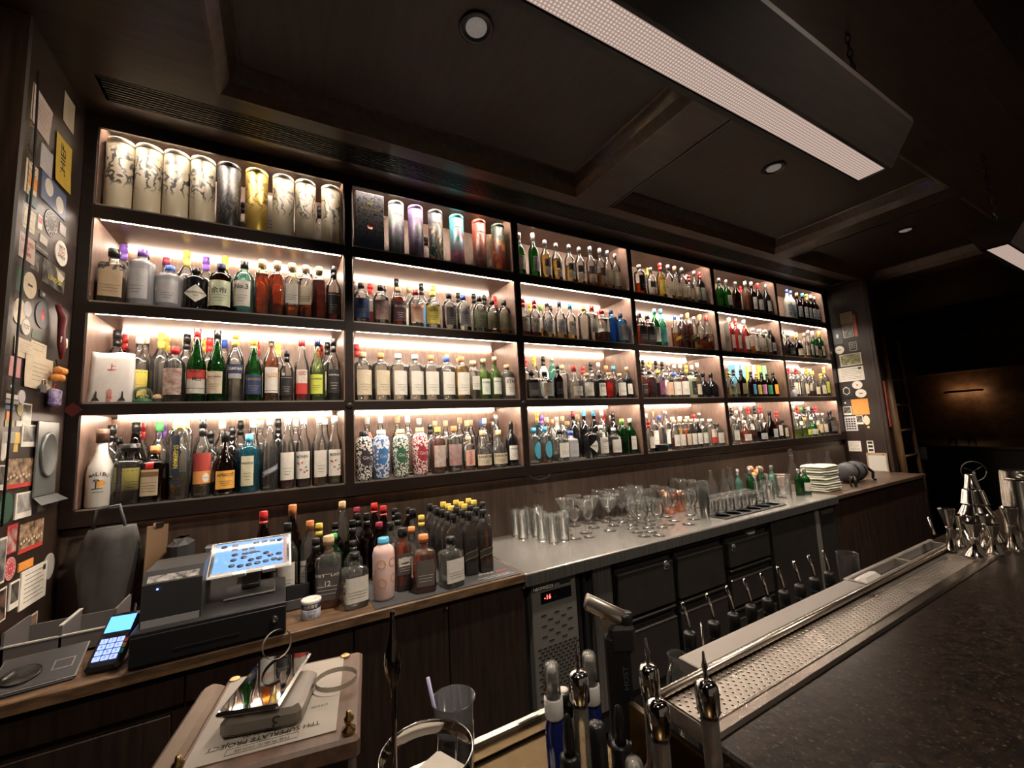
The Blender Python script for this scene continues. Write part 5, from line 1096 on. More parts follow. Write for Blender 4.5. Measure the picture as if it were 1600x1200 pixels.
CBOT = [
(0.162, 1.772, 0.25, 'S', 'c', 'a', 0.45, 'c', 'slate:MORTLACH'),
(0.244, 1.703, 0.19, 'S', 'c', 'c', 0.5, 'k', 'w:fine'),
(0.349, 1.695, 0.224, 'C', 'ppink', '-', 0.0, 'u', 'rings'),
(0.435, 1.745, 0.239, 'Q', 'c', 'o', 0.95, 'k', 'slate:響'),
(0.504, 1.687, 0.212, 'S', 'c', 'o', 0.98, 'o', 'copperplate'),
(0.609, 1.664, 0.191, 'S', 'c', 'c', 0.85, 'k', 'w:fine'),
(0.894, 1.953, 0.261, 'J', 'c', 'c', 0.9, 'k', 'w:fine'),
(-0.061, 2.08, 0.328, 'T', 'n', '-', 0.0, 'r', '-'),
(0.045, 2.01, 0.35, 'T', 'n', '-', 0.0, 'o', '-'),
(0.026, 1.923, 0.293, 'R', 'c', 'd', 0.9, 'k', 'w:fine'),
(0.108, 1.947, 0.285, 'J', 'c', 'c', 0.5, 'o', "w:GORDON'S"),
(0.147, 2.024, 0.256, 'R', 'n', '-', 0.0, 'y', '-'),
(0.214, 2.063, 0.244, 'R', 'n', '-', 0.0, 'k', '-'),
(0.198, 1.948, 0.219, 'R', 'g', '-', 0.0, 'g', '-'),
(0.254, 2.132, 0.322, 'T', 'c', 'c', 0.3, 'c', '-'),
(0.274, 1.961, 0.262, 'R', 'n', '-', 0.0, 'k', '-'),
(0.261, 1.85, 0.2, 'R', 'c', 'c', 0.4, 'k', '-'),
(0.311, 2.072, 0.27, 'R', 'c', 'd', 0.7, 'k', '-'),
(0.324, 2.176, 0.281, 'T', 'n', '-', 0.0, 'm', '-'),
(0.34, 2.001, 0.277, 'R', 'n', '-', 0.0, 'k', '-'),
(0.401, 2.147, 0.294, 'T', 'n', '-', 0.0, 'r', '-'),
(0.428, 2.068, 0.288, 'T', 'n', '-', 0.0, 'r', '-'),
(0.381, 1.935, 0.241, 'R', 'n', '-', 0.0, 'm', '-'),
(0.411, 1.855, 0.247, 'J', 'c', 'a', 0.5, 'k', '-'),
(0.493, 2.123, 0.261, 'R', 'c', '-', 0.0, 'k', '-'),
(0.481, 2.009, 0.257, 'R', 'c', '-', 0.0, 'k', 'w'),
(0.569, 2.142, 0.252, 'R', 'n', '-', 0.0, 'k', '-'),
(0.563, 2.05, 0.258, 'P', 'c', 'c', 0.3, 'k', '-'),
(0.487, 1.8, 0.225, 'R', 'c', 'c', 0.6, 'o', 'w'),
(0.573, 1.942, 0.242, 'R', 'c', 'a', 0.5, 'y', '-'),
(0.124, 1.863, 0.23, 'R', 'n', '-', 0.0, 'k', '-'),
(0.656, 1.745, 0.262, 'J', 'c', 'd', 0.85, 'k', 'dgk'),
(0.727, 1.745, 0.262, 'J', 'c', 'd', 0.85, 'k', 'dgk'),
(0.798, 1.745, 0.262, 'J', 'c', 'd', 0.85, 'k', 'dgk'),
(0.656, 1.817, 0.262, 'J', 'c', 'd', 0.85, 'k', '-'),
(0.727, 1.817, 0.262, 'J', 'c', 'd', 0.85, 'k', '-'),
(0.798, 1.817, 0.262, 'J', 'c', 'd', 0.85, 'k', 'dgk'),
(0.656, 1.889, 0.262, 'J', 'c', 'd', 0.85, 'k', '-'),
(0.727, 1.889, 0.262, 'J', 'c', 'd', 0.85, 'k', '-'),
(0.798, 1.889, 0.262, 'J', 'c', 'd', 0.85, 'k', 'dgk'),
(0.656, 1.961, 0.262, 'J', 'c', 'd', 0.85, 'k', '-'),
(0.727, 1.961, 0.262, 'J', 'c', 'd', 0.85, 'y', '-'),
(0.798, 1.961, 0.262, 'J', 'c', 'd', 0.85, 'y', 'dgk'),
(0.668, 2.033, 0.262, 'J', 'c', 'd', 0.85, 'k', '-'),
(0.739, 2.033, 0.262, 'J', 'c', 'd', 0.85, 'y', '-'),
(0.81, 2.033, 0.262, 'J', 'c', 'd', 0.85, 'y', 'dgk'),
(0.881, 2.033, 0.262, 'J', 'c', 'd', 0.85, 'y', 'dgk'),
(0.668, 2.105, 0.262, 'J', 'c', 'd', 0.85, 'k', '-'),
(0.739, 2.105, 0.262, 'J', 'c', 'd', 0.85, 'y', '-'),
(0.81, 2.105, 0.262, 'J', 'c', 'd', 0.85, 'y', 'dgk'),
(0.881, 2.105, 0.262, 'J', 'c', 'd', 0.85, 'y', 'dgk'),
]

# ================================================================ stickers, notes and photos on both cheeks
SC = {'pinkw': (.50,.40,.35), 'cream': (.55,.47,.34), 'black': (.02,.02,.02), 'yellow': (.62,.42,.06), 'palegrey': (.46,.44,.44), 'steelblue': (.10,.13,.22), 'orange': (.62,.24,.05), 'teal': (.03,.09,.09), 'grey': (.28,.27,.25), 'white': (.60,.57,.50), 'slate': (.06,.07,.08),
      'green': (.03,.08,.05), 'pink': (.55,.27,.27), 'khaki': (.32,.28,.14), 'gold': (.55,.38,.08), 'warm': (.30,.17,.09), 'red': (.42,.03,.03), 'redb': (.42,.05,.07), 'navy': (.02,.025,.05), 'coral': (.60,.16,.14), 'olive': (.20,.20,.08)}
SM = {k: pbr('print_'+k, tuple(min(.85, c*1.35) for c in v), .5, noise=.1, nscale=30) for k, v in SC.items()}
PHM = {k: pbr('photo_'+k, a, .3, color2=b, nscale=sc, detail=2., noise=.5) for k, (a, b, sc) in {'black': ((.015,.014,.014), (.20,.17,.15), 30), 'grey': ((.28,.27,.25), (.06,.06,.06), 34), 'palegrey': ((.5,.49,.46), (.22,.21,.2), 22), 'warm': ((.07,.04,.025), (.50,.34,.22), 48), 'navy': ((.012,.014,.022), (.20,.11,.07), 34),
       'olive': ((.16,.17,.06), (.42,.42,.24), 30), 'slate': ((.02,.02,.025), (.22,.22,.21), 24), 'white': ((.45,.43,.4), (.12,.11,.1), 40), 'red': ((.35,.03,.03), (.5,.4,.35), 40)}.items()}
for i, (side, y, z, wy, hz, kind, colr, nm, lab, txt) in enumerate(STICKERS):
    m = MB(); s = -1 if side else 1; th = .0006+.00035*(i % 9)
    def P(u, v, o=0.): return (s*(th+o), (u if not side else -u), v)
    def rect(u0, u1, v0, v1, mat, o=0., rim=True):
        a = [P(u0,v0,o), P(u1,v0,o), P(u1,v1,o), P(u0,v1,o)]
        if rim: a += [P(u0,v0,-th), P(u1,v0,-th), P(u1,v1,-th), P(u0,v1,-th)]; m.add(a, [(0,1,2,3),(0,1,5,4),(1,2,6,5),(2,3,7,6),(3,0,4,7)], mat)
        else: m.add(a, [(0,1,2,3)], mat)
    def oval(rx, rz_, mat, o=0., n=28, c=(0,0), rim=True):
        a = [P(c[0]+rx*math.cos(6.2832*k/n), c[1]+rz_*math.sin(6.2832*k/n), o) for k in range(n)]
        if rim:
            a += [P(c[0]+rx*math.cos(6.2832*k/n), c[1]+rz_*math.sin(6.2832*k/n), -th) for k in range(n)]; m.add(a, [tuple(range(n))]+[(k,(k+1)%n,n+(k+1)%n,n+k) for k in range(n)], mat)
        else: m.add(a, [tuple(range(n))], mat)
    def ring(r1, r2, k_, mat, o, n=28):
        a = [P(r*math.cos(6.2832*q/n), r*k_*math.sin(6.2832*q/n), o) for r in (r1, r2) for q in range(n)]; m.add(a, [(q,(q+1)%n,n+(q+1)%n,n+q) for q in range(n)], mat)
    T = lambda t, u, v, w_, h_, mat, b_=True, rot=0.: put_text(m, t, lambda a, c: P(u+a*math.cos(rot)-c*math.sin(rot), v+a*math.sin(rot)+c*math.cos(rot), .0006), w_, h_, mat, b_)
    W, H = wy/2, hz/2; base = SM[colr]; mats = [base, INK, INKR, SM['white'], PHM.get(colr, PHM['black']), SM['orange'], SM['cream']]
    o1 = .0003
    if kind in ('oval','ovaldot','ovalred','ovalrib','badge','compass','nottoo','tot','pinkoval'): oval(W, H, 0)
    elif kind in ('polaroid','photob','redphoto','london','photo','group','tree'):
        if kind in ('photo','group','london','tree'): rect(-W, W, -H, H, 4 if kind != 'tree' else 0)
        else: rect(-W, W, -H, H, 3 if kind != 'redphoto' else 0)
        if kind == 'polaroid': rect(-W*.84, W*.84, -H*.55, H*.88, 4, o1, False)
        if kind in ('photob','redphoto'): rect(-W*.90, W*.90, -H*.90, H*.90, 4, o1, False)
        if kind == 'group':
            rect(-W, W, -H, -H*.72, 2, o1, False)
            for q in range(9): oval(W*.075, H*.11, 6, o1*2, 10, (-W*.85+q*W*.21, -H*.30+(q % 3)*H*.09), False)
        if kind == 'tree':
            for q in range(9):
                v = -H*.8+q*H*.2; a = .35 if q % 2 else -.35
                m.add([P(0, v-.001, o1), P(W*2*a, v+H*.22, o1), P(W*2*a*.96, v+H*.25, o1), P(0, v+.003, o1)], [(0,1,2,3)], 1)
            rect(-W*.04, W*.04, -H, H*.9, 1, o1, False)
        if kind == 'london':
            mats.append(INKS['y']); m.add([P(.1*W, H*.95, o1), P(W*.95, H*.5, o1), P(W*.75, 0, o1), P(W*.35, -H*.02, o1), P(W*.25, H*.4, o1)], [(0,1,2,3,4)], 6); T('LONDON', W*.1, -H*.28, W*1.5, H*.42, 7)
    elif kind == 'note' or kind == 'yellow':
        nx = 8; vs = []
        for j in range(nx+1):
            for k in range(nx+1):
                u, v = -1+2*k/nx, -1+2*j/nx; vs.append(P(u*W, v*H, .004*(u*u*.5+.5*max(0, -v)**2)*(1 if i % 2 else .6)))
        m.add(vs, [(j*(nx+1)+k, j*(nx+1)+k+1, (j+1)*(nx+1)+k+1, (j+1)*(nx+1)+k) for j in range(nx) for k in range(nx)], 0, True)
        if kind == 'yellow': T(txt, 0, 0, H*1.5, W*.9, 1, True, math.pi/2)
        else:
            for q in range(5): rect(-W*.6, W*(.6-.2*(q % 2)), H*(.5-.25*q), H*(.52-.25*q), 1, .005, False)
    elif kind == 'hexl':
        rect(-W, W, -H, H, 0); n = 6
        for r in (.62, .5): a = [P(W*r*math.cos(math.pi/2+6.2832*q/6), H*r*math.sin(math.pi/2+6.2832*q/6), o1*(1 if r > .6 else 2)) for q in range(6)]; m.add(a, [tuple(range(6))], 3 if r > .6 else 0)
    else: rect(-W, W, -H, H, 0)
    if kind == 'lines':
        n = 7 if H > .05 else 3
        for q in range(n): v = H*(.7-1.4*q/(n-1)); rect(-W*.75, W*(.75-.3*(q % 3 == 1)), v, v+H*.035, 1, o1, False)
        if 'stamp' in lab: rect(W*.62, W*.85, H*.55, H*.85, 1, o1*2, False)
        if 'faces' in lab:
            for q in range(20): rect(-W*.8+W*.42*(q % 4), -W*.8+W*.42*(q % 4)+W*.28, -H*.8+H*.33*(q//4), -H*.8+H*.33*(q//4)+H*.2, 1, o1*2, False)
    if kind == 'bluecard':
        for c in ((-W*.45, H*.25), (W*.48, -H*.2)): oval(W*.33, H*.62, 3, o1, 20, c, False)
    if kind == 'redtop': rect(-W*.7, W*.7, -H*.1, H*.7, 2, o1, False)
    if kind == 'badge':
        ring(W*.95, W*.90, H/W, 3, o1); ring(W*.62, W*.58, H/W, 3, o1)
        for q in range(14): a = 6.28*q/14; oval(W*.06, H*.08, 3, o1, 8, (W*.76*math.cos(a), H*.76*math.sin(a)), False)
        oval(W*.08, H*.06, 3, o1, 8, (-W*.18, 0), False); oval(W*.08, H*.06, 3, o1, 8, (W*.18, 0), False)
    if kind == 'redtext': [T(t_, 0, H*(.45-.45*q), W*1.5, H*.34, 2) for q, t_ in enumerate(txt.split())]
    if kind == 'nottoo': T('NOT', 0, H*.45, W*1.1, H*.32, 1); T('TOO', 0, H*.08, W*1.1, H*.32, 2); T('SWEET', 0, -H*.30, W*1.3, H*.3, 1)
    if kind == 'word': T(txt, 0, 0, W*1.8, H*1.3, 3)
    if kind == 'tot': T('TOT', 0, 0, W*1.5, H*.7, 1)
    if kind == 'pinkoval': T(txt, 0, 0, W*1.6, H*.22, 2)
    if kind == 'ovaldot': rect(-W*.35, W*.35, -H*.08, H*.08, 1, o1, False)
    if kind == 'ovalred': rect(-W*.16, W*.16, -H*.2, H*.2, 2, o1, False)
    if kind == 'ovalrib':
        for q in range(7): rect(-W*.6*math.sin(.5+q*.35), W*.6*math.sin(.5+q*.35), H*(.7-q*.23), H*(.74-q*.23), 4, o1, False)
    if kind == 'compass': m.add([P(0, H*.6, o1), P(W*.3, -H*.1, o1), P(0, -H*.5, o1), P(-W*.3, -H*.1, o1)], [(0,1,2,3)], 2)
    if kind == 'markw': oval(W*.3, H*.3, 3, o1, 7, (0, 0), False)
    if kind == 'framel':
        rect(-W*.75, W*.75, -H*.8, H*.8, 3, o1, False); rect(-W*.68, W*.68, -H*.74, H*.74, 0, o1*2, False)
        for q in range(3): rect(-W*.5, W*.5, H*(.4-.35*q), H*(.46-.35*q), 3, o1*3, False)
    if kind == 'pink': oval(W*.3, H*.2, 2, o1, 10, (0, -H*.25), False); oval(W*.25, H*.18, 3, o1, 10, (-W*.1, H*.2), False)
    if kind == 'strip4': [rect(-W*.75, W*.75, H*(.62-.45*q), H*(.9-.45*q), 1, o1, False) for q in range(4)]
    o = m.build(nm, mats); o.location = (5.40 if side else -.72, y, CZ+z); tag(o, lab, {'pinned_note': 'note', 'photo_print': 'photo', 'art_print': 'print'}.get(nm, nm.replace('_', ' ')), ('things stuck on the far column' if side else 'things stuck on the sticker wall'))
    if kind in ('note','yellow','photob','polaroid') and i % 3 == 0 and not side: o.rotation_euler = (R_((i % 5-2)*3), 0, 0)

# charms dangling at the wall corner
LX = -.715
def at_left(y, z): return (LX, y, CZ+z)
t = thing('key_charm', 'dark red ribbon charm with white paper tag hanging on the sticker wall', 'charm', at_left(2.03, .44))
MB().tube([(.012,0,.09),(.020,.02,.05),(.014,.035,.0),(.02,.03,-.05),(.016,.045,-.10)], [.007,.012,.010,.012,.005], 8).build('ribbon', pbr('ribbon_red', (.16,.02,.025), .6), t)
MB().box(.018,.022,.02,.07,-.055,-.02, bev=.001).build('tag', SM['white'], t)
t = thing('toy_charm', 'chunky orange plastic charm hanging above a purple pouch', 'charm', at_left(2.055, .285))
m = MB()
for q in range(6): m.lathe([(0,-.014),(.012,-.008),(.014,0),(.012,.008),(0,.014)], 10, c=(.018+(q % 2)*.006, -.018+(q % 3)*.018, -.016+(q//3)*.026))
m.build('beads', SM['orange'], t); MB().tube([(.01,0,.05),(.016,0,.02)], .002, 6).build('cord', BLACKM, t)
t = thing('pouch', 'small purple patterned pouch hanging under the orange charm', 'pouch', at_left(2.055, .20))
MB().box(.004,.022,-.035,.035,-.032,.03, bev=.006).build('pouch_body', pbr('purple_print', (.08,.04,.22), .6, color2=(.45,.40,.5), nscale=45, noise=.5), t); MB().tube([(.012,-.01,.03),(.012,0,.05),(.012,.01,.03)], .002, 6).build('cord', SM['red'], t)
t = thing('padlock', 'small grey heart-shaped padlock hanging on a chain', 'lock', at_left(1.975, .225))
MB().box(.006,.016,-.016,.016,-.02,.012, bev=.004).build('lock_body', pbr('zinc', (.25,.25,.24), .35, metal=.8), t); MB().tube([(.011,-.010,.012),(.011,-.008,.026),(.011,.008,.026),(.011,.010,.012)], .0025, 6).build('shackle', CHROME, t)
t = thing('metal_tray', 'grey metal tray with raised disc hung on the sticker wall', 'tray', at_left(2.055, .0))
m = MB().box(0,.006,-.075,.075,-.14,.115, bev=.003); m.add([(.006,-.075,-.14),(.006,.09,-.14),(.03,.115,-.165),(.03,-.085,-.165)], [(0,1,2,3)]); m.build('plate', pbr('zinc_plate', (.20,.215,.215), .38, metal=.6, noise=.2), t)
m = MB(); n = 32; pr = [(.062,.006),(.062,.012),(.057,.014),(.054,.011),(0,.011)]
vs = [(x, r*.92*math.cos(6.2832*k/n), r*1.25*math.sin(6.2832*k/n)) for r, x in pr for k in range(n)]; m.add(vs, [(i*n+k, i*n+(k+1)%n, (i+1)*n+(k+1)%n, (i+1)*n+k) for i in range(4) for k in range(n)], 0, True); m.build('disc', MATS['zinc_plate'], t)
c = MB().tube([(-.708,1.80,CZ+1.25),(-.700,1.80,CZ+.9),(-.703,1.795,CZ+.5),(-.700,1.79,CZ+.1),(-.704,1.80,CZ-.2)], .003, 6).build('cable', BLACKM); tag(c, 'thin black cable running down the outer edge of the sticker wall', 'cable')
t = thing('gooseneck_strap', 'dark red cloth strip hanging past the edge of the far column', 'cloth', (5.42, 1.815, CZ+.08)); m = MB()
m.box(-.03,.0,-.012,.0,-.24,.23, bev=.004); m.build('strap', pbr('cloth_dark_red', (.22,.03,.02), .7, noise=.3), t)
t['label'] = 'dark red cloth strip hanging past the edge of the far column'; t.name = 'hanging_strap'
d = MB().box(-.02,.02,0,.002,-.02,.02).build('diamond_card', pbr('card_maroon', (.12,.02,.02), .5), None, (-.70, 2.198, CZ+.165), (0, R_(45), 0)); tag(d, 'small dark red diamond card stuck low beside the third shelf', 'sticker')

# ================================================================ back counters and cabinets
CT = CZ-.612
wc = thing('wooden_worktop', 'worn wooden counter top under the till and spirit bottles', 'worktop', (0,0,0))
MB().box(-.72, .918, 1.60, 2.235, CT-.034, CT, bev=.003).build('top', pbr('worn_wood_top', (.20,.115,.06), .45, noise=.65, nscale=5, stretch=(2,8,8), bump=.1), wc)
bm = thing('bar_mat', 'dark grey rubber mat with small print under the front bottles', 'mat', (0,0,0))
MB().box(.30, .905, 1.612, 1.93, CT, CT+.003).build('mat', pbr('rubber_grey', (.055,.057,.06), .6), bm)
m = MB(); put_text(m, 'STYLE IS', lambda u, v: (.78+u, 1.70+v, CT+.0036), .07, .014, 0, True); put_text(m, 'MAKING STRONG DRINKS', lambda u, v: (.80+u, 1.655+v, CT+.0036), .15, .010, 0); m.box(.745,.89,1.64,1.642,CT+.003,CT+.0036); m.build('print', INKW, bm)
m = MB(); put_text(m, 'BOLD', lambda u, v: (.855+u, 1.70+v, CT+.0036), .05, .02, 0, True); m.build('red_print', pbr('print_bright_red', (.7,.05,.06), .5), bm)
def cabinet(x0, x1, label, knob=None, drawer=False):
    t = thing('base_cabinet', label, 'cabinet', ((x0+x1)/2, 1.64, 0), 0, 'dark wooden cabinets under the wooden counter'); w_ = (x1-x0)/2
    MB().box(-w_, w_, 0, .58, .06, CT-.036).build('body', pbr('cabinet_wood', (.04,.02,.013), .45, noise=.5, nscale=4, stretch=(6,6,.8)), t)
    if drawer:
        MB().box(-w_+.002, w_-.002, -.018, 0, CT-.13, CT-.045, bev=.002).build('drawer_rail', WOODV, t); MB().box(-w_+.03, w_-.03, -.022, 0, CT-.42, CT-.15, bev=.002).build('drawer', WOODV, t); MB().box(-w_+.03, w_-.03, -.026, -.0, CT-.80, CT-.44, bev=.002).build('drawer', WOODV, t)
    else:
        d = MB().box(-w_+.002, w_-.002, -.02, 0, .08, CT-.04, bev=.002).build('door', WOODV, t)
        if knob is not None: MB().lathe([(.003,0),(.003,.008),(.006,.010),(.006,.014),(0,.015)], 12, axis='y').build('knob', CHROME, d, (knob*w_, -.02, CT-.055), (0,0,math.pi))
    return t
cabinet(-.72, -.24, 'dark cabinet with inset lower drawers under the charging pad', drawer=True)
cabinet(-.24, .229, 'dark cabinet with a shadow gap under the black cash drawer', drawer=True)
cabinet(.229, .576, 'plain dark wooden cabinet door under the grey rubber mat', .94)
cabinet(.576, .918, 'plain dark wooden cabinet door beside the freezer control panel', .97)
st = thing('steel_worktop', 'long brushed steel counter top covered with upturned and standing glasses', 'worktop', (0,0,0))
m = MB().box(.92, 3.66, 1.60, 2.235, CT-.055, CT, bev=.004); m.build('top', STEEL, st); MB().box(.921, 3.659, 1.5965, 1.600, CT-.054, CT-.006).build('front_edge', STEELV, st)
fr = thing('undercounter_fridge', 'long undercounter freezer with dark steel drawers under the steel counter', 'fridge', (0,0,0))
DKS = pbr('dark_steel', (.085,.078,.07), .32, metal=.7, noise=.2, nscale=10)
MB().box(.925, 3.655, 1.66, 2.23, .08, CT-.057).build('body', pbr('fridge_body_dark', (.02,.02,.02), .5), fr)
pn = MB().box(.955, 1.195, 1.618, 1.66, .2, CT-.062, bev=.003); pn = pn.build('control_panel', pbr('panel_grey_metal', (.26,.25,.23), .4, metal=.5), fr)
m = MB()
for q in range(11):
    z = CT-.19-.0235*(q//3 if 0 else q); 
rows = [(CT-.20, (.03,.10,.17)), (CT-.222, (.065,.135)), (CT-.244, (.03,.10,.17)), (CT-.266, (.065,.135)), (CT-.288, (.03,.10,.17)), (CT-.31, (.065,.135))]
for z, us in rows:
    for u in us: m.box(.968+u, .968+u+.026, 1.6165, 1.62, z, z+.004)
for j in range(26):
    z = CT-.335-.0145*j
    for k in range(8): u = .008+k*.027+(.0135 if j % 2 else 0); m.box(.965+u, .965+u+.019, 1.6165, 1.62, z, z+.005)
m.build('vent_slots', BLACKM, fr)
MB().box(1.0, 1.165, 1.616, 1.62, CT-.150, CT-.102).build('display', pbr('display_black', (.006,.006,.008), .15), fr)
m = MB(); put_text(m, '-16', lambda u, v: (1.035+u, 1.615, CT-.126+v), .035, .030, 0, True); m.build('digits', glow('red_digits', (1,.05,.04), 3.0), fr)
MB().box(.958, 1.075, 1.6165, 1.619, CT-.093, CT-.074).build('name_plate', BLACKM, fr)
m = MB(); put_text(m, 'NEOFREEZE', lambda u, v: (1.016+u, 1.6158, CT-.0835+v), .105, .020, 0, True); m.build('lettering', INKW, fr)
MB().box(1.105, 1.165, 1.6165, 1.619, CT-.088, CT-.079).build('vent_slot', BLACKM, fr)
m = MB().box(1.205, 1.225, 1.63, 1.66, .2, CT-.06); m.box(1.245, 1.262, 1.63, 1.66, .2, CT-.06); m.build('hinge_column', BLACK, fr)
MB().box(1.298, 1.415, 1.62, 1.66, .2, CT-.06, bev=.003).build('side_panel', STEELV, fr)
def fdrawer(x0, x1, z0, z1, logo=None, torn=False):
    d = MB().box(x0, x1, 1.612, 1.66, z0, z1-.055, bev=.004).build('drawer', DKS, fr)
    h = MB(); h.box(x0, x1, 1.634, 1.66, z1-.052, z1); h.box(x0, x1, 1.612, 1.634, z1-.012, z1, bev=.003); h.build('handle', pbr('handle_dark', (.035,.033,.03), .4, metal=.5), d)
    MB().box(x0+.002, x1-.002, 1.6105, 1.6125, z1-.060, z1-.056).build('edge_line', STEELV, d)
    if logo:
        c = MB().lathe([(.024,0),(.024,.002),(0,.002)], 24, axis='y'); c.build('badge', CHROME, d, (logo[0], 1.612, logo[1]), (0,0,math.pi))
        m = MB().lathe([(.019,.0022),(.019,.0028),(0,.0028)], 20, axis='y'); m.build('badge_face', SM['slate'], d, (logo[0], 1.612, logo[1]), (0,0,math.pi))
    if torn: MB().add([(x0+.18, 1.6335, z1-.014), (x0+.33, 1.6335, z1-.010), (x0+.30, 1.6335, z1-.05), (x0+.24, 1.6335, z1-.046)], [(0,1,2,3)]).build('tape_scrap', SM['grey'], d)
zt = CT-.062
fdrawer(1.447, 1.84, zt-.27, zt-.003, (1.79, CT-.135)); fdrawer(1.88, 2.27, zt-.27, zt-.003); fdrawer(1.447, 1.84, zt-.60, zt-.285); fdrawer(1.88, 2.27, zt-.60, zt-.285)
fdrawer(2.325, 2.745, zt-.20, zt-.003, (2.37, CT-.148), True); fdrawer(2.325, 2.745, zt-.42, zt-.215); fdrawer(2.325, 2.745, zt-.66, zt-.435)
MB().box(2.79, 3.33, 1.615, 1.66, .2, zt-.006, bev=.004).build('door', DKS, fr); MB().box(3.345, 3.395, 1.615, 1.66, .2, zt-.006, bev=.003).build('steel_post', pbr('post_steel', (.45,.43,.40), .35, metal=.7), fr); MB().box(3.41, 3.65, 1.62, 1.66, .2, zt-.006, bev=.003).build('door', DKS, fr)
MB().box(3.43, 3.60, 1.616, 1.62, zt-.05, zt-.02).build('grille_handle', STEELV, fr)
rc = thing('wooden_worktop', 'wooden counter top at the far end under towels and grey bag', 'worktop', (0,0,0))
MB().box(3.662, 5.40, 1.60, 2.235, CT-.03, CT, bev=.003).build('top', pbr('far_counter_wood', (.09,.055,.038), .4, noise=.4, nscale=5), rc)
t = thing('base_cabinet', 'plain dark wooden cabinet at the far end beyond the freezer', 'cabinet', (4.53, 1.625, 0), 0, 'dark wooden cabinets under the wooden counter')
MB().box(-.868, .868, 0, .6, .0, CT-.032).build('body', MATS['cabinet_wood'], t)

# ================================================================ till corner
cd = thing('cash_drawer', 'wide low black cash drawer under the till screen', 'cash drawer', (-.165, 1.60, CT))
MB().box(-.200, .185, 0, .305, .004, .10, bev=.003).build('body', pbr('cash_drawer_black', (.016,.016,.018), .38), cd); m = MB().box(-.198, .183, -.006, 0, .012, .090, bev=.002); m.build('drawer_front', BLACK, cd); MB().box(-.10, .06, -.0075, -.005, .036, .040).build('slot', BLACKM, cd)
k = MB().lathe([(.0105,0),(.0105,.004),(.008,.006),(.003,.006),(.003,.003),(0,.003)], 18, axis='y').build('lock', CHROME, cd, (.152, -.006, .055), (0,0,math.pi))
for sx in (-.18, .16): MB().box(sx-.01, sx+.01, .01, .03, 0, .005).build('foot', BLACKM, cd)
pt = thing('receipt_printer', 'black receipt printer with blue light standing on the cash drawer', 'printer', (-.280, 1.63, CT+.10))
MB().prism([(0,0),(.012,.115),(.05,.145),(.20,.145),(.20,0)], -.072, .072, 0, 'yz').build('body', pbr('printer_black', (.020,.020,.021), .42), pt)
MB().prism([(-.004,.0),(.0005,.018),(.008,.02),(.008,0)], -.068, .068, 0, 'yz').build('front_trim', pbr('trim_grey', (.16,.16,.16), .4), pt)
m = MB(); m.add([(-.062,.016,.1185),(.062,.016,.1185),(.062,.034,.1335),(-.062,.034,.1335)], [(0,1,2,3)]); 
m.build('paper_slot', pbr('slot_metal', (.6,.58,.55), .3, metal=.4, noise=.9, nscale=60), pt)
MB().lathe([(.0022,0),(.0022,.002),(0,.002)], 10, axis='y').build('status_light', glow('blue_led', (.08,.25,1), 6), pt, (-.035, .009, .10), (0,0,math.pi))
tb = thing('till_tablet', 'bright blue till tablet in a white frame on a metal stand', 'tablet', (-.088, 1.80, CT+.10))
MB().box(-.075,.075,-.08,.06,0,.008, bev=.003).build('stand_base', pbr('stand_grey', (.10,.10,.10), .35, metal=.5), tb)
MB().box(-.028,.028,-.004,.004,.008,.13, bev=.002).build('stand_arm', pbr('stand_arm_grey', (.14,.14,.14), .35, metal=.6), tb)
m = MB().tube([(-.024,-.008,.035),(-.024,-.03,.03),(.024,-.03,.03),(.024,-.008,.035)], .003, 8); m.build('stand_clip', CHROME, tb)
tilt = Matrix.Translation((.0, -.005, .120)) @ Matrix.Rotation(R_(28), 4, 'X')
def tl(mb): return mb.xf(tilt)
m = MB().box(-.124,.124,-.086,.086,-.004,.004, bev=.006); tl(m).build('tablet_frame', pbr('tablet_white', (.72,.72,.70), .3), tb)
m = MB().box(-.118,.118,-.080,.080,.004,.0046); tl(m).build('bezel', pbr('bezel_black', (.008,.008,.01), .1), tb)
def screen_mat():
    m, nt, out = new_mat('till_screen'); e = nd(nt, 'ShaderNodeEmission', {'Color': (.10,.20,.46), 'Strength': 1.15}); g = nd(nt, 'ShaderNodeBsdfGlossy', {'Roughness': .04}); x = nd(nt, 'ShaderNodeMixShader', {0: .06, 1: e.outputs[0], 2: g.outputs[0]}); nt.links.new(x.outputs[0], out.inputs[0]); return m
m = MB().box(-.108,.098,-.070,.072,.0046,.0050); tl(m).build('screen', screen_mat(), tb)
m = MB().box(.098,.110,-.070,.072,.0046,.0050); tl(m).build('screen_margin', pbr('screen_wine', (.10,.03,.05), .2), tb)
m = MB(); random.seed(5)
icons = [(-.085,.055,0),(-.052,.055,1),(.012,.055,1),(.038,.055,1),(.064,.053,1),(.087,.052,0),(-.052,.033,1),(-.022,.028,1),(.0,.030,1),(-.05,.008,0),(-.02,.006,1),(.004,.008,1),(-.052,-.018,0),(-.022,-.012,0),(.0,-.030,0),(.024,-.026,0),(-.055,-.045,0),(-.03,-.052,0),(-.005,-.052,0),(.02,-.05,0),(.045,-.048,0),(.058,-.022,0),(.07,-.045,0),(.085,-.02,0),(.045,-.006,0),(.088,-.05,0)]
for x, y, s_ in icons:
    if s_: m.box(x-.009, x+.009, y-.006, y+.007, .0050, .0054)
    else: m.lathe([(.010,.0050),(.010,.0054),(0,.0054)], 14, c=(x, y, 0), yscale=.8)
tl(m).build('icons', pbr('icon_dark', (.015,.02,.04), .3), tb)
for x in (-.03, .055): tl(MB().box(x-.02, x+.02, -.093,-.078,-.006,.008, bev=.002)).build('bracket', pbr('bracket_silver', (.6,.6,.58), .3, metal=.7), tb)
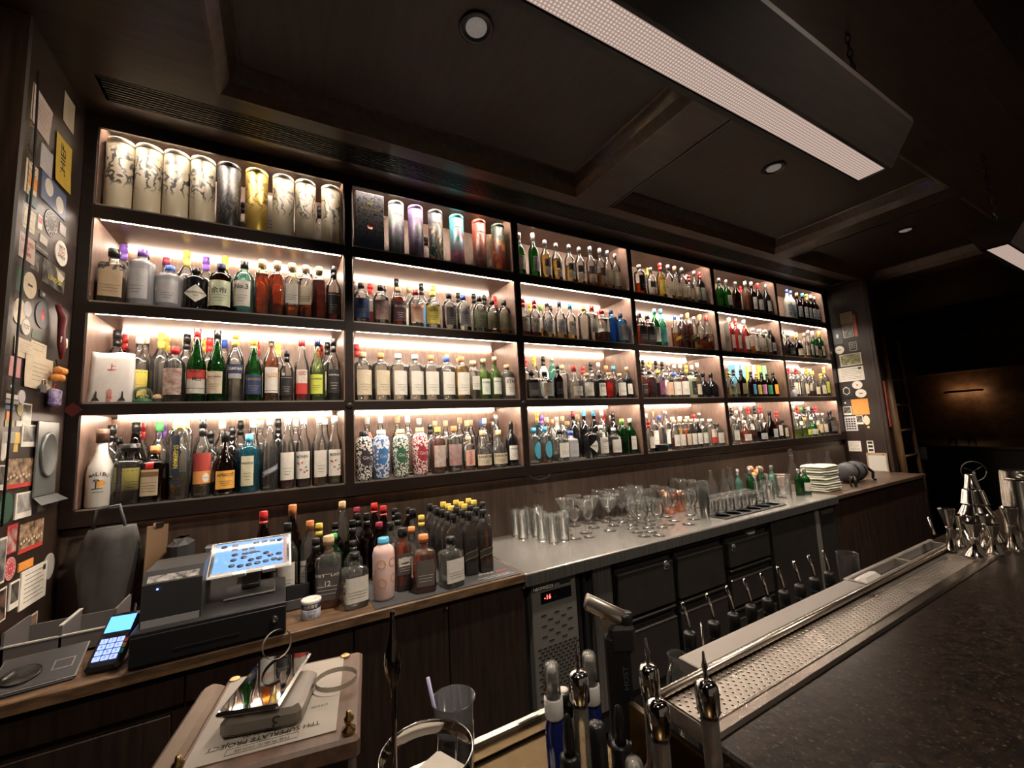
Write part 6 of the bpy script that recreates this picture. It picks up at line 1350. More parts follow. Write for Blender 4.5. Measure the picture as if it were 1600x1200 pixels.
gp = thing('grey_panel', 'grey metal box standing behind the printer and tablet', 'box', (-.05, 2.185, CT)); MB().box(-.22,.10,-.03,.03,0,.20, bev=.004).build('panel', pbr('box_grey', (.11,.11,.11), .45), gp); MB().box(-.10,.10,-.034,-.03,.06,.15).build('sheet', pbr('sheet_grey', (.17,.165,.16), .5), gp)
ct = thing('card_terminal', 'handheld card terminal with lit blue keypad and screen', 'card terminal', (-.428, 1.655, CT))
T2 = Matrix.Rotation(R_(-8), 4, 'Z') @ Matrix.Rotation(R_(38), 4, 'X')
def t2(mb): return mb.xf(T2)
t2(MB().box(-.04,.04,-.005,.165,.0,.024, bev=.008)).build('body', BLACK, ct)
t2(MB().box(-.031,.031,.100,.150,.024,.0248)).build('screen', glow('terminal_blue', (.07,.22,.85), 1.5), ct)
m = MB()
for q in range(12): x, y = -.028+.019*(q % 3), .018+.0165*(q//3); m.box(x, x+.016, y, y+.0125, .024, .0265)
t2(m).build('keys', glow('key_blue', (.20,.26,.85), 1.1), ct)
for q, (cn_, cc_) in enumerate((('green_key', (.03,.30,.2)), ('yellow_key', (.5,.35,.03)), ('red_key', (.5,.05,.04)))): t2(MB().box(.029,.037,.03+.016*q,.043+.016*q,.024,.0265)).build(cn_, pbr(cn_, cc_, .4), ct)
m = MB()
for q in range(12):
    x, y = -.020+.019*(q % 3), .024+.0165*(q//3); put_text(m, '123456789*0#'[(3-q//3)*3+q % 3], lambda u, v: (x+u, y+v, .0268), .008, .008, 0)
t2(m).build('key_digits', BLACK, ct)
cp = thing('charging_pad', 'flat dark wireless charger with round well and pale rim', 'charger', (-.575, 1.70, CT))
T3 = Matrix.Translation((0,0,.012)) @ Matrix.Rotation(R_(6), 4, 'Z') @ Matrix.Rotation(R_(14), 4, 'X')
def t3(mb): return mb.xf(T3)
t3(MB().box(-.085,.085,-.06,.09,.0,.012, bev=.005)).build('pad', pbr('pad_dark', (.03,.03,.032), .4), cp); t3(MB().box(-.083,.087,-.058,.092,.0115,.0135, bev=.001)).build('rim', pbr('pad_rim', (.30,.30,.30), .3, metal=.6), cp)
t3(MB().box(-.080,.084,-.055,.089,.0136,.0145)).build('pad_face', pbr('pad_face', (.035,.034,.036), .35), cp)
t3(MB().lathe([(.036,.0146),(.040,.017),(.036,.018),(.030,.0148),(0,.0148)], 28, c=(-.03,.0,0))).build('well', pbr('well_black', (.006,.006,.006), .2), cp)
m = MB()
for (a, b_, c_, d_) in ((.028,.070,-.012,-.009),(.028,.070,.027,.030),(.028,.031,-.012,.030),(.067,.070,-.012,.030)): m.box(a, b_, c_, d_, .0145, .0155)
t3(m).build('square_mark', MATS['pad_rim'], cp)
oz = thing('desk_organiser', 'grey desk organiser tray holding papers behind the charger', 'organiser', (-.555, 1.90, CT)); g_ = pbr('organiser_grey', (.10,.09,.09), .5)
m = MB().box(-.15,.10,-.05,.10,0,.008); m.box(-.15,.10,.094,.10,0,.07); m.box(-.15,-.144,-.05,.10,0,.10); m.box(.094,.10,-.05,.10,0,.11); m.box(-.03,-.024,-.05,.10,0,.09); m.box(-.15,.10,-.05,-.044,0,.06); m.build('tray', g_, oz)
m = MB().box(-.15,.10,-.0525,-.0435,.058,.062); m.box(-.0315,-.0225,-.05,.10,.088,.092); m.build('rim', pbr('organiser_rim', (.42,.40,.37), .4), oz)
bg = thing('canvas_bag', 'slumped grey canvas bag hanging at the counter corner', 'bag', (-.56, 2.12, CT))
m = MB(); nseg = 22; rings = []
for j in range(9):
    v = j/8; rx = .066*(.75+.5*math.sin(v*2.6)); ry = .045*(.7+.5*math.sin(v*2.4)); 
    for k in range(nseg):
        a = 6.2832*k/nseg; f_ = 1+.10*math.sin(a*5+v*4)+.05*math.sin(a*9-v*6); rings.append((rx*f_*math.cos(a)+.02*v, ry*f_*math.sin(a), .33*v))
m.add(rings, [(j*nseg+k, j*nseg+(k+1)%nseg, (j+1)*nseg+(k+1)%nseg, (j+1)*nseg+k) for j in range(8) for k in range(nseg)]+[tuple(range(8*nseg, 9*nseg)), tuple(range(nseg-1,-1,-1))], 0, True); m.build('bag_body', pbr('canvas_grey', (.065,.062,.06), .8, noise=.4, nscale=9), bg)
MB().tube([(-.04,0,.33),(-.03,0,.40),(.03,0,.41),(.05,0,.33)], .006, 8).build('strap', pbr('strap_grey', (.08,.08,.08), .7), bg)
cb = thing('clipboard', 'brown clipboard leaning with metal clip above the grey bag', 'clipboard', (-.415, 2.09, CT+.01)); q_ = Matrix.Rotation(R_(-6), 4, 'X') @ Matrix.Rotation(R_(66), 4, 'Z')
MB().box(-.055,.055,-.002,.002,.02,.31, bev=.001).xf(q_).build('board', pbr('hardboard', (.12,.072,.038), .6), cb); MB().box(-.022,.022,-.008,.004,.30,.32, bev=.002).xf(q_).build('clip', CHROME, cb)
bb = thing('black_pouch', 'black padded case standing between grey bag and printer', 'bag', (-.345, 2.11, CT), -.2); MB().box(-.035,.035,-.04,.08,0,.26, bev=.025).build('case', pbr('case_black', (.012,.012,.013), .7), bb)
c = MB().tube([(-.40,1.86,CT+.06),(-.405,1.83,CT+.12),(-.40,1.80,CT+.08),(-.40,1.76,CT+.02),(-.42,1.72,CT+.004)], .003, 8).build('cable', BLACKM); tag(c, 'thin black cable looping down beside the card terminal', 'cable')
tn = thing('tea_tin', 'small white and navy round tin with lid beside cash drawer', 'tin', (.098, 1.692, CT)); MB().lathe([(.030,0),(.031,.002),(.031,.052)], 28).build('tin_body', pbr('tin_pale', (.50,.52,.60), .3), tn); MB().lathe([(.0315,.034),(.0315,.050)], 28).build('band', pbr('tin_navy', (.03,.04,.14), .3), tn)
MB().lathe([(.032,.050),(.033,.052),(.033,.060),(.031,.062),(.020,.0625),(.019,.0615),(0,.0615)], 28).build('lid', WHITE, tn)
m = MB(); put_text(m, '太田胃散', lambda u, v: (.0322*math.sin(u/.032-.1), -.0322*math.cos(u/.032-.1), .042+v), .05, .013, 0, True); m.build('characters', INKW, tn)
m = MB(); [put_text(m, t_, (lambda z: (lambda u, v: (.0316*math.sin(u/.031), -.0316*math.cos(u/.031), z+v)))(z_), .03, .008, 0) for t_, z_ in (("OHTA'S", .026), ('ISAN', .016), ('75 g', .008))]; m.build('lettering', INK, tn)
ph = thing('phone', 'black phone leaning against the bottles near the tin', 'phone', (.06, 1.80, CT)); MB().box(-.04,.04,-.004,.004,0,.085, bev=.004).xf(Matrix.Rotation(R_(-12), 4, 'X')).build('phone_body', BLACK, ph)
MB().box(-.042,.042,-.010,-.002,-.0,.035, bev=.003).xf(Matrix.Rotation(R_(-12), 4, 'X')).build('holder', pbr('holder_grey', (.05,.05,.052), .5), ph)

# spirit bottles on the wooden counter
CL = ['copper whisky, charcoal label and cork, tallest at the front of the counter', 'stubby clear octagonal gin with white label beside the pink bottle', 'frosted pink bottle with sky-blue neck on the rubber mat', 'slim deep amber bottle with charcoal label behind the copper one', 'coppery square bottle with metal plate label on the rubber mat', 'clear faceted gin with white label, nearest the whisky block',
 'tall clear bottle with white label at the end of the whisky block', 'dark wine bottle with red capsule behind the till tablet', 'dark bottle with large copper stopper beside the till tablet', 'dark whisky with white label and black cap beside the tablet', 'clear square gin with copper cap and white label, behind the cork whisky', 'dark bottle with gold cap in the shadow behind the gin', 'dark bottle with black cap against the wall, second behind the gin', 'green bottle with green cap tucked behind the cork whisky',
 'tall clear bottle with cork, highest against the panelled wall', 'dark bottle with black cap beside the tall corked one', 'short clear bottle with black cap behind the stubby gin', 'dark-filled clear bottle with black cap in the rear huddle', 'dark tapered bottle with maroon capsule near the wall', 'dark bottle, black cap, behind the frosted pink bottle', 'dark wine bottle with red capsule, nearer the wall of two', 'dark wine bottle with red capsule, farther from the wall of two', 'dark bottle with maroon cap above the frosted pink one',
 'square amber-tinged bottle with black cap behind slim amber one', 'clear empty bottle with black cap against the wall', 'clear bottle with black cap and white label in rear huddle', 'dark bottle with black cap just before the whisky block', 'clear round decanter with black cap before the whisky block', 'clear bottle with wide copper cap between amber bottles', 'amber bottle with gold cap at the edge of whisky block', 'small dark bottle with black cap beside the cork whisky']
LB['rings'] = (None, 'o', 60); LB['copperplate'] = ((.20,.17,.15), 'w', 34); LABM['copperplate'] = pbr('label_plate', LB['copperplate'][0], .3, metal=.4)
LB['rings'] = ((.80,.42,.36), 'o', 60); LABM['rings'] = pbr('label_rings', (.80,.45,.40), .3)
random.seed(21)
nj = 0
for i, (x, y, h, sh, g, l, lv, c, lab) in enumerate(CBOT):
    txt = None
    if ':' in lab: lab, txt = lab.split(':')
    if i < len(CL): lb_ = CL[i]; grp = 'spirit bottles on the wooden counter'
    else:
        k = i-len(CL); nj = k; rowi = [0]*3+[1]*3+[2]*3+[3]*3+[4]*4+[5]*4; pos = k-[0,0,0,3,3,3,6,6,6,9,9,9,12,12,12,12,16,16,16,16][k]
        lb_ = f"square whisky bottle, {CAPN[c]} cap, {ORD[pos+1]} in {ORD[rowi[k]+1]} rank of the tight block beside steel counter"; grp = 'tight block of square whisky bottles'
    rings = lab == 'rings'
    b_ = make_bottle(sh, g, l, lv, c, '-' if rings else lab, txt, (x, y, CT+(.0035 if (.30 < x < .9 and y < 1.93) else .0005)), h, 1. if sh != 'C' else .95, random.uniform(-.3, .3) if i < len(CL) else R_(-4), lb_, grp)
    if rings:
        m = MB(); R, H = PRF['C'][3], PRF['C'][4]
        for (u0, v0, r_) in ((-.022,.15,.018),(.026,.155,.018),(-.02,.075,.018),(.03,.09,.016)):
            n = 24; vs = [((R+.0012)*math.sin((u0+r*math.cos(6.2832*q/n))/R), -(R+.0012)*math.cos((u0+r*math.cos(6.2832*q/n))/R), v0+r*math.sin(6.2832*q/n)) for r in (r_, r_*.84) for q in range(n)]
            m.add(vs, [(q,(q+1)%n,n+(q+1)%n,n+q) for q in range(n)], 0, True)
        m.build('ring_print', INKS['o'], b_)
    if i >= len(CL) and lab == 'dgk': pass
    if txt == 'MORTLACH':
        m = MB(); R = .044; put_text(m, '12', lambda u, v: (u, -R-.0026, .085+v), .03, .018, 0, True); m.build('number', INKW, b_)

# ================================================================ glassware on the steel counter
GG = glass('thin_glassware', (.975,.98,.975), (.93,.94,.94), .02, (1,1,.97), .03, 1.28, .9, .30)
GF = {'highball': [(0,.004),(.026,.004),(.027,0),(.029,.003),(.031,.155),(.0295,.155),(.0275,.012),(0,.010)],
 'rocks': [(0,.0),(.036,0),(.039,.005),(.041,.095),(.0395,.095),(.037,.014),(0,.012)],
 'wine': [(.034,0),(.034,.002),(.006,.006),(.0035,.02),(.0035,.075),(.010,.085),(.028,.105),(.036,.130),(.034,.165),(.029,.195),(.0285,.195),(.033,.165),(.035,.130),(.027,.107),(0,.088)],
 'nick': [(.032,0),(.032,.002),(.005,.005),(.003,.02),(.003,.085),(.014,.098),(.028,.118),(.032,.145),(.031,.160),(.0305,.160),(.031,.145),(.027,.119),(.012,.099),(0,.092)],
 'martini': [(.036,0),(.036,.002),(.005,.006),(.003,.02),(.003,.10),(.008,.108),(.052,.185),(.0515,.1855),(.006,.108),(0,.105)],
 'coupe': [(.034,0),(.034,.002),(.005,.006),(.003,.02),(.003,.085),(.02,.092),(.042,.112),(.047,.135),(.0465,.135),(.041,.113),(.02,.094),(0,.088)],
 'flute': [(.028,0),(.028,.002),(.004,.006),(.003,.02),(.003,.06),(.012,.075),(.023,.12),(.023,.175),(.022,.175),(.022,.12),(.010,.076),(0,.068)]}
GN = {'highball': ('highball_glass', 'tall straight clear highball glass'), 'rocks': ('tumbler', 'clear tumbler'), 'wine': ('wine_glass', 'clear stemmed wine glass'), 'nick': ('cocktail_glass', 'small stemmed cocktail glass'), 'martini': ('martini_glass', 'wide V shaped martini glass'), 'coupe': ('coupe_glass', 'shallow stemmed coupe glass'), 'flute': ('flute_glass', 'slim stemmed flute glass')}
RG = {k: 1 for k in GF}
def glass_mesh(k): return cached(('gl', k), lambda: MB().lathe(GF[k], 26).mesh(GN[k][0], GG))
rad = {k: max(r for r, z in GF[k]) for k in GF}
placed = []
def place(kind, x, y, force=False):
    for (k2, a, b) in placed:
        if math.hypot(a-x, b-y) < (rad[k2]+rad[kind]+.001): return False
    placed.append((kind, x, y)); return True
for x, y in ((1.20,2.17),(1.20,2.09),(1.275,2.17),(1.285,2.08),(1.36,2.17),(1.27,2.0),(1.285,1.915),(1.36,1.92)): place('highball', x, y)
for k, x, y in (('nick',1.43,1.91),('nick',1.51,1.89),('nick',1.44,2.0),('martini',1.585,1.85),('martini',1.55,1.97),('martini',1.50,2.10),('martini',1.67,2.04),('martini',1.69,1.92),('coupe',1.69,1.82),('martini',1.78,1.885),('nick',1.775,1.79),('wine',1.745,1.71),('wine',1.84,1.745),('wine',1.815,1.665),('martini',1.61,2.15),('martini',1.79,2.0),('coupe',1.73,2.14),
  ('wine',2.05,1.80),('wine',2.14,1.73),('wine',2.15,1.84),('wine',2.27,1.79),('coupe',1.90,1.82),('nick',1.97,1.78),('coupe',1.88,1.93),('nick',2.35,1.88)): place(k, x, y)
random.seed(11)
for yy in (2.185, 2.105, 2.025, 1.945, 1.87):
    x = 1.82
    while x < 2.62:
        if not (2.25 < x < 2.52 and yy > 1.90): place('wine' if yy > 1.9 else random.choice(['wine','nick','coupe']), x+random.uniform(-.006,.006), yy+random.uniform(-.005,.005))
        x += .076
order = sorted(placed, key=lambda p: (p[0], p[2]))
rows = {}
for k, x, y in placed: rows.setdefault((k, round((y-1.64)/.09)), []).append((x, y))
for (k, ri), L in rows.items():
    RW = ['very front', 'front', 'second', 'third', 'fourth', 'fifth', 'rear']
    for j, (x, y) in enumerate(sorted(L)):
        o = link(GN[k][0], glass_mesh(k), None, (x, y, CT+.0005)); tag(o, f"{GN[k][1]}, {ORD[j+1]} of its kind along the {RW[min(6, ri)]} line on steel counter", 'glass', 'glasses standing on the steel counter')
# stacked plastic tumblers, copper mugs, tools in glasses
for j in range(9):
    o = link('tumbler', cached(('stk',), lambda: MB().lathe([(0,.0),(.026,0),(.034,.10),(.035,.101),(.033,.101),(.025,.003),(0,.003)], 24).mesh('tumbler', GG)), None, (2.36, 1.775, CT+.0005+.0125*j)); tag(o, f"clear tapered tumbler, {ORD[j+1]} from the bottom of the single tall stack", 'glass', 'tapered tumblers in one tall stack')
COP = pbr('copper', (.55,.20,.11), .25, metal=1)
for j, (x, y) in enumerate(((2.32,2.02),(2.445,2.03),(2.385,2.13))):
    t = thing('copper_mug', ['shiny copper mug behind the wine glasses, nearer of the front two', 'shiny copper mug behind the wine glasses, beside the tumbler stack', 'shiny copper mug standing against the wall behind two others'][j], 'mug', (x, y, CT+.0005), 0, 'copper mugs behind the wine glasses')
    MB().lathe([(0,0),(.034,0),(.038,.004),(.040,.09),(.041,.13),(.0395,.13),(.038,.09),(.036,.008),(0,.006)], 24).build('mug_body', COP, t); MB().tube([(.039,0,.1),(.06,0,.095),(.066,0,.07),(.06,0,.04),(.038,0,.035)], .004, 8).build('handle', COP, t)
t = thing('bar_mat', 'narrow black rubber mat holding upturned tumblers', 'mat', (2.74, 1.725, CT+.0002)); m = MB().box(-.34,.34,-.065,.065,0,.006, bev=.002)
for q in range(6): m.lathe([(.046,.006),(.047,.0085),(.044,.0085),(.043,.006)], 24, c=(-.28+.112*q, 0, 0))
m.build('mat', pbr('rubber_black', (.012,.012,.013), .5), t)
FL = cached(('rocks_up',), lambda: MB().lathe([(.0395,0),(.041,0),(.039,.088),(.034,.096),(.0,.094),(0,.088),(.035,.084),(.0395,.0)], 24).mesh('tumbler', GG))
for j in range(14):
    x, y = 2.47+.086*(j//2), 1.80+.088*(j % 2)
    o = link('tumbler', FL, None, (x, y, CT+.0005)); tag(o, f"upturned clear tumbler, {ORD[j//2+1]} in the {'nearer' if j % 2 == 0 else 'farther'} row behind the rubber mat", 'glass', 'upturned tumblers behind the rubber mat')
# carafes, jars and a plant box
def jar(name, label, prof, x, y, mat=None, cat='bottle', s=1., parts=()):
    t = thing(name, label, cat, (x, y, CT+.0005)); MB().lathe([(r*s, z*s) for r, z in prof], 24).build('glass_body', mat or GG, t)
    for nm, pr, mt in parts: MB().lathe([(r*s, z*s) for r, z in pr], 18).build(nm, mt, t)
    return t
CARA = [(0,0),(.045,0),(.05,.01),(.05,.07),(.03,.13),(.014,.17),(.013,.215),(.018,.225),(.016,.225),(.011,.21),(.012,.17),(.028,.13),(.047,.07),(.046,.012),(0,.006)]
for j, (x, y) in enumerate(((2.93,2.12),(3.06,2.10),(3.19,2.13))): jar('carafe', f'clear long-necked carafe, {ORD[j+1]} of three against the wall behind the tumblers', CARA, x, y)
for j, (x, y) in enumerate(((4.12,2.13),(4.40,2.12),(4.72,2.10))): jar('carafe', ['clear stoppered decanter behind the towel stack', 'clear round decanter between stoppered decanter and grey bag', 'clear conical decanter above the grey bag'][j], CARA, x, y, s=1.12 if j < 2 else 1.1, parts=((('stopper', [(.010,.225),(.016,.235),(.010,.245),(.02,.26),(.012,.275),(0,.28)], GG),) if j == 0 else ()))
for j, (x, y, s_) in enumerate(((3.10,1.84,1.),(3.22,1.86,1.),(3.36,1.82,1.25),(3.48,1.90,1.1))): jar('mixing_glass', f'thick clear mixing glass, {ORD[j+1]} in the line before the green bottles', [(0,0),(.038,0),(.042,.006),(.042,.135),(.046,.14),(.044,.14),(.038,.13),(.037,.015),(0,.012)], x, y, cat='glass', s=s_)
for j in range(7):
    x, y = 3.06+.075*j, 1.98+.05*(j % 2); make_bottle('W', 'g' if j % 3 else 't', '-', 0, 's', '-', None, (x, y, CT+.0005), .22, .85, j, f"small {'green' if j % 3 else 'aqua'} water bottle, silver cap, {ORD[j+1]} in the group behind the mixing glasses", 'small water bottles on the steel counter')
make_bottle('W', 'g', '-', 0, 's', 'w', 'fine', (3.60, 1.78, CT+.0005), .20, .9, -.4, 'green water bottle with white label directly before the towels', None); make_bottle('W', 'g', '-', 0, 's', '-', None, (3.53, 1.79, CT+.0005), .20, .85, 0, 'unlabelled green bottle touching the white labelled one', None)
t = thing('produce_tub', 'clear tub of wrapped pink and orange fruit behind the green bottles', 'tub', (3.52, 2.12, CT+.0005))
MB().lathe([(0,0),(.07,0),(.085,.14),(.088,.142),(.083,.142),(.068,.006),(0,.005)], 28).build('tub_body', GG, t); random.seed(4)
m = MB(); 
for q in range(9): a = q*.7; m.lathe([(0,-.028),(.02,-.02),(.03,0),(.02,.022),(0,.028)], 12, c=(.035*math.cos(a), .035*math.sin(a), .11+.024*(q % 4)))
t2_ = m.build('wrapped_fruit', pbr('wrap_pink', (.45,.22,.18), .5, color2=(.65,.30,.08), nscale=18, noise=.5), t)
tagc = MB().box(-.10,.10,-.06,.06,0,.10, bev=.012).build('bread_bag', pbr('bag_tan', (.36,.22,.17), .6, noise=.3, nscale=14)); tagc.location = (3.86, 2.14, CT+.0005); tag(tagc, 'tan wrapped packet against the wall behind the towel stack', 'packet')
TW = pbr('towel_white', (.62,.63,.52), .85, noise=.18, nscale=30)
random.seed(9)
for j in range(11):
    m = MB(); n = 14; x0, y0 = 3.87+random.uniform(-.008,.008), 1.80+random.uniform(-.008,.008); vs = []; w2, d2, hh = .125, .10, .0085
    ph_ = random.random()*6
    outl = [(w2*(abs(math.cos(a))**.35)*math.copysign(1, math.cos(a)), d2*(abs(math.sin(a))**.35)*math.copysign(1, math.sin(a))) for a in [6.2832*k/28 for k in range(28)]]
    for lv_, sc in ((0,.95),(.004,1),(hh,1.0),(hh*1.75,.96)):
        for k, (a, b_) in enumerate(outl): vs.append((a*sc, b_*sc, lv_+.003*math.sin(k*.9+ph_)*(lv_ > .002)))
    m.add(vs, [(i*28+k, i*28+(k+1)%28, (i+1)*28+(k+1)%28, (i+1)*28+k) for i in range(3) for k in range(28)]+[tuple(range(27,-1,-1)), tuple(range(84,112))], 0, True)
    o = m.build('folded_towel', TW); o.location = (x0, y0, CT+.001+.0185*j); tag(o, f"folded pale bar towel, {ORD[j+1]} from the bottom of the stack", 'towel', 'folded bar towels in one stack')
t = thing('rolled_bag', 'dark grey rolled bag with straps at the far end of the counter', 'bag', (4.50, 1.83, CT+.091))
m = MB(); pr = [(0,-.17),(.04,-.168),(.075,-.15),(.083,-.10),(.080,-.02),(.084,.05),(.078,.12),(.05,.165),(0,.17)]
m.lathe(pr, 24, axis='x', yscale=1.); m.build('bag_body', pbr('bag_grey', (.085,.085,.09), .65, noise=.25, nscale=10), t)
for x in (-.07, .06): MB().lathe([(.084,x-.012),(.089,x-.010),(.089,x+.010),(.084,x+.012)], 24, axis='x').build('strap', BLACK, t)
MB().tube([(.12,-.05,.05),(.20,-.08,-.02),(.24,-.06,-.078),(.17,-.10,-.08)], .012, 8).build('handle', BLACK, t)
t = thing('bottle_openers', 'small black metal tool cluster in front of the grey bag', 'tool', (4.18, 1.70, CT)); m = MB(); [m.tube([(.02*math.cos(a), .02*math.sin(a), .0),(.026*math.cos(a), .026*math.sin(a), .05),(.016*math.cos(a+.5), .016*math.sin(a+.5), .085)], .006, 6) for a in (0,1.4,2.8,4.2,5.4)]; m.build('tools', MATS['dark_steel'], t); t.name = 'tool_cluster'
nb = thing('framed_menu', 'small framed white sheet leaning at the far column', 'frame', (5.37, 1.95, CT+.10)); MB().box(0,.012,-.085,.085,-.10,.09).build('frame', pbr('tan_frame', (.40,.28,.18), .5), nb); MB().box(-.002,0,-.072,.072,-.09,.065).build('sheet', pbr('sheet_white', (.62,.60,.55), .5), nb)
m = MB(); [m.lathe([(.006,0),(.006,.003),(0,.004)], 10, c=(-.004, y, .078), axis='x') for y in (-.06,.06)]; m.build('screw', BRASS, nb)

# ================================================================ the bar: granite, drip tray, bottle rail
ZB_ = CZ-.45
gm, nt, out = new_mat('dark_granite')
tc = nd(nt, 'ShaderNodeTexCoord'); n1 = nd(nt, 'ShaderNodeTexNoise', {'Vector': tc.outputs['Object'], 'Scale': 150., 'Detail': 3.}); n2 = nd(nt, 'ShaderNodeTexNoise', {'Vector': tc.outputs['Object'], 'Scale': 60., 'Detail': 6.}); n3 = nd(nt, 'ShaderNodeTexVoronoi', {'Vector': tc.outputs['Object'], 'Scale': 210.})
r1 = nd(nt, 'ShaderNodeValToRGB', {'Fac': n2.outputs['Fac']}); r1.color_ramp.elements[0].position = .38; r1.color_ramp.elements[0].color = (.010,.007,.0055,1); r1.color_ramp.elements[1].position = .70; r1.color_ramp.elements[1].color = (.032,.020,.013,1)
r2 = nd(nt, 'ShaderNodeMapRange', {'Value': n1.outputs['Fac'], 'From Min': .60, 'From Max': .70}); mx = nd(nt, 'ShaderNodeMix', {'Factor': r2.outputs[0]}, data_type='RGBA'); B = [s for s in mx.inputs if s.type == 'RGBA']; nt.links.new(r1.outputs[0], B[0]); B[1].default_value = (.12,.08,.055,1)
b = nd(nt, 'ShaderNodeBsdfPrincipled', {'Base Color': [s for s in mx.outputs if s.type == 'RGBA'][0], 'Roughness': .30, 'Specular IOR Level': .55})
bp = nd(nt, 'ShaderNodeBump', {'Strength': .35, 'Distance': .0015, 'Height': n2.outputs['Fac']}); nt.links.new(bp.outputs[0], b.inputs['Normal']); nt.links.new(b.outputs[0], out.inputs[0])
bt = thing('bar_counter', 'dark speckled stone bar top running along the drip tray', 'bar', (0,0,0))
m = MB().box(.535, 1.97, -1.2, .425, ZB_-.04, ZB_, bev=.004); m.build('bar_top', gm, bt); MB().box(1.9705, 6.2, -1.2, .60, ZB_-.04, ZB_, bev=.004).build('bar_top', gm, bt)
MB().box(.56, 6.2, -1.0, .38, 0, ZB_-.041).build('bar_front', WOODV, bt)
dt = thing('drip_rail', 'long perforated steel drip tray set into the inner bar edge', 'drip tray', (0,0,0))
RS = pbr('rail_steel', (.68,.60,.52), .26, metal=1, noise=.2, nscale=20, stretch=(.3,6,6), bump=.12)
m = MB().box(.540, 1.968, .425, .448, ZB_-.035, ZB_+.004, bev=.004); m.box(.552, 1.968, .448, .456, ZB_-.02, ZB_+.001, bev=.002); m.build('outer_edge', RS, dt)
MB().tube([(.552,.5365,ZB_+.002),(1.968,.5365,ZB_+.002)], .0065, 12).build('inner_tube', RS, dt); m = MB().box(.552, 1.968, .543, .553, ZB_-.03, ZB_-.001, bev=.002); m.build('inner_channel', RS, dt)
pm, nt, out = new_mat('perforated_steel')
tc = nd(nt, 'ShaderNodeTexCoord'); sp = nd(nt, 'ShaderNodeSeparateXYZ', {0: tc.outputs['Object']})
def mth(op, a, b_=None): return nd(nt, 'ShaderNodeMath', {0: a, **({1: b_} if b_ is not None else {})}, operation=op).outputs[0]
PY, PX = .0092, .0150
ry = mth('DIVIDE', sp.outputs[1], PY); row_ = mth('FLOOR', ry); odd = mth('MODULO', mth('ABSOLUTE', row_), 2.); xx = mth('ADD', mth('DIVIDE', sp.outputs[0], PX), mth('MULTIPLY', odd, .5))
fx = mth('SUBTRACT', mth('SUBTRACT', xx, mth('FLOOR', xx)), .5); fy = mth('SUBTRACT', mth('SUBTRACT', ry, row_), .5)
dist = mth('SQRT', mth('ADD', mth('POWER', mth('MULTIPLY', fx, PX), 2.), mth('POWER', mth('MULTIPLY', fy, PY), 2.)))
hole = mth('LESS_THAN', dist, .0019); rim_ = nd(nt, 'ShaderNodeMapRange', {'Value': dist, 'From Min': .0019, 'From Max': .0036, 'To Min': 0., 'To Max': 1.}).outputs[0]
nz = nd(nt, 'ShaderNodeTexNoise', {'Vector': tc.outputs['Object'], 'Scale': 16., 'Detail': 3.})
c1 = nd(nt, 'ShaderNodeMapRange', {'Value': nz.outputs['Fac'], 'From Min': .3, 'From Max': .7, 'To Min': .26, 'To Max': .46}).outputs[0]
st_ = nd(nt, 'ShaderNodeBsdfPrincipled', {'Base Color': (.58,.52,.46), 'Metallic': .9, 'Roughness': c1}); bp = nd(nt, 'ShaderNodeBump', {'Strength': .9, 'Distance': .0015, 'Height': rim_}); nt.links.new(bp.outputs[0], st_.inputs['Normal'])
dk = nd(nt, 'ShaderNodeBsdfDiffuse', {'Color': (.012,.010,.009)}); ms = nd(nt, 'ShaderNodeMixShader', {0: hole, 1: st_.outputs[0], 2: dk.outputs[0]}); nt.links.new(ms.outputs[0], out.inputs[0])
MB().box(.558, 1.966, .457, .530, ZB_-.022, ZB_-.006).build('perforated_plate', pm, dt); MB().box(.552, .5575, .448, .543, ZB_-.03, ZB_+.0, bev=.002).build('end_cap', RS, dt)
sg = thing('steel_ledge', 'flat grey steel ledge with inset pans behind the drip tray', 'ledge', (0,0,0)); LS = pbr('ledge_grey', (.36,.33,.30), .42, metal=.5)
MB().box(.68, 1.36, .556, .604, ZB_-.03, ZB_-.004, bev=.002).build('ledge', LS, sg)
m = MB().box(1.362, 1.99, .597, .610, ZB_-.03, ZB_-.002, bev=.002); m.box(1.362, 1.965, .554, .559, ZB_-.03, ZB_-.002); m.box(1.362,1.372,.559,.597,ZB_-.03,ZB_-.003); m.box(1.66,1.675,.559,.597,ZB_-.03,ZB_-.003); m.box(1.955,1.965,.559,.597,ZB_-.03,ZB_-.003); m.box(1.362,1.965,.559,.597,ZB_-.05,ZB_-.03); m.build('pans', LS, sg)
for x0, mt, lb in ((1.40, SM['white'], 'cloth'),): MB().box(1.378, 1.48, .562, .594, ZB_-.029, ZB_+.002, bev=.008).build('white_sponge', WHITE, sg)
m = MB().box(.56, 6.0, .60, .62, 0, ZB_-.25); m.build('rail_apron', BLACKM, bt)
sr = thing('speed_rail', 'dark bottle rail hung inside the bar below the drip tray', 'rack', (0,0,0)); m = MB().box(.62, 1.95, .625, .72, ZB_-.335, ZB_-.325); m.box(.62,1.95,.715,.72,ZB_-.325,ZB_-.235); m.box(.62,1.95,.622,.627,ZB_-.325,ZB_-.215); m.build('rail', MATS['dark_steel'], sr)
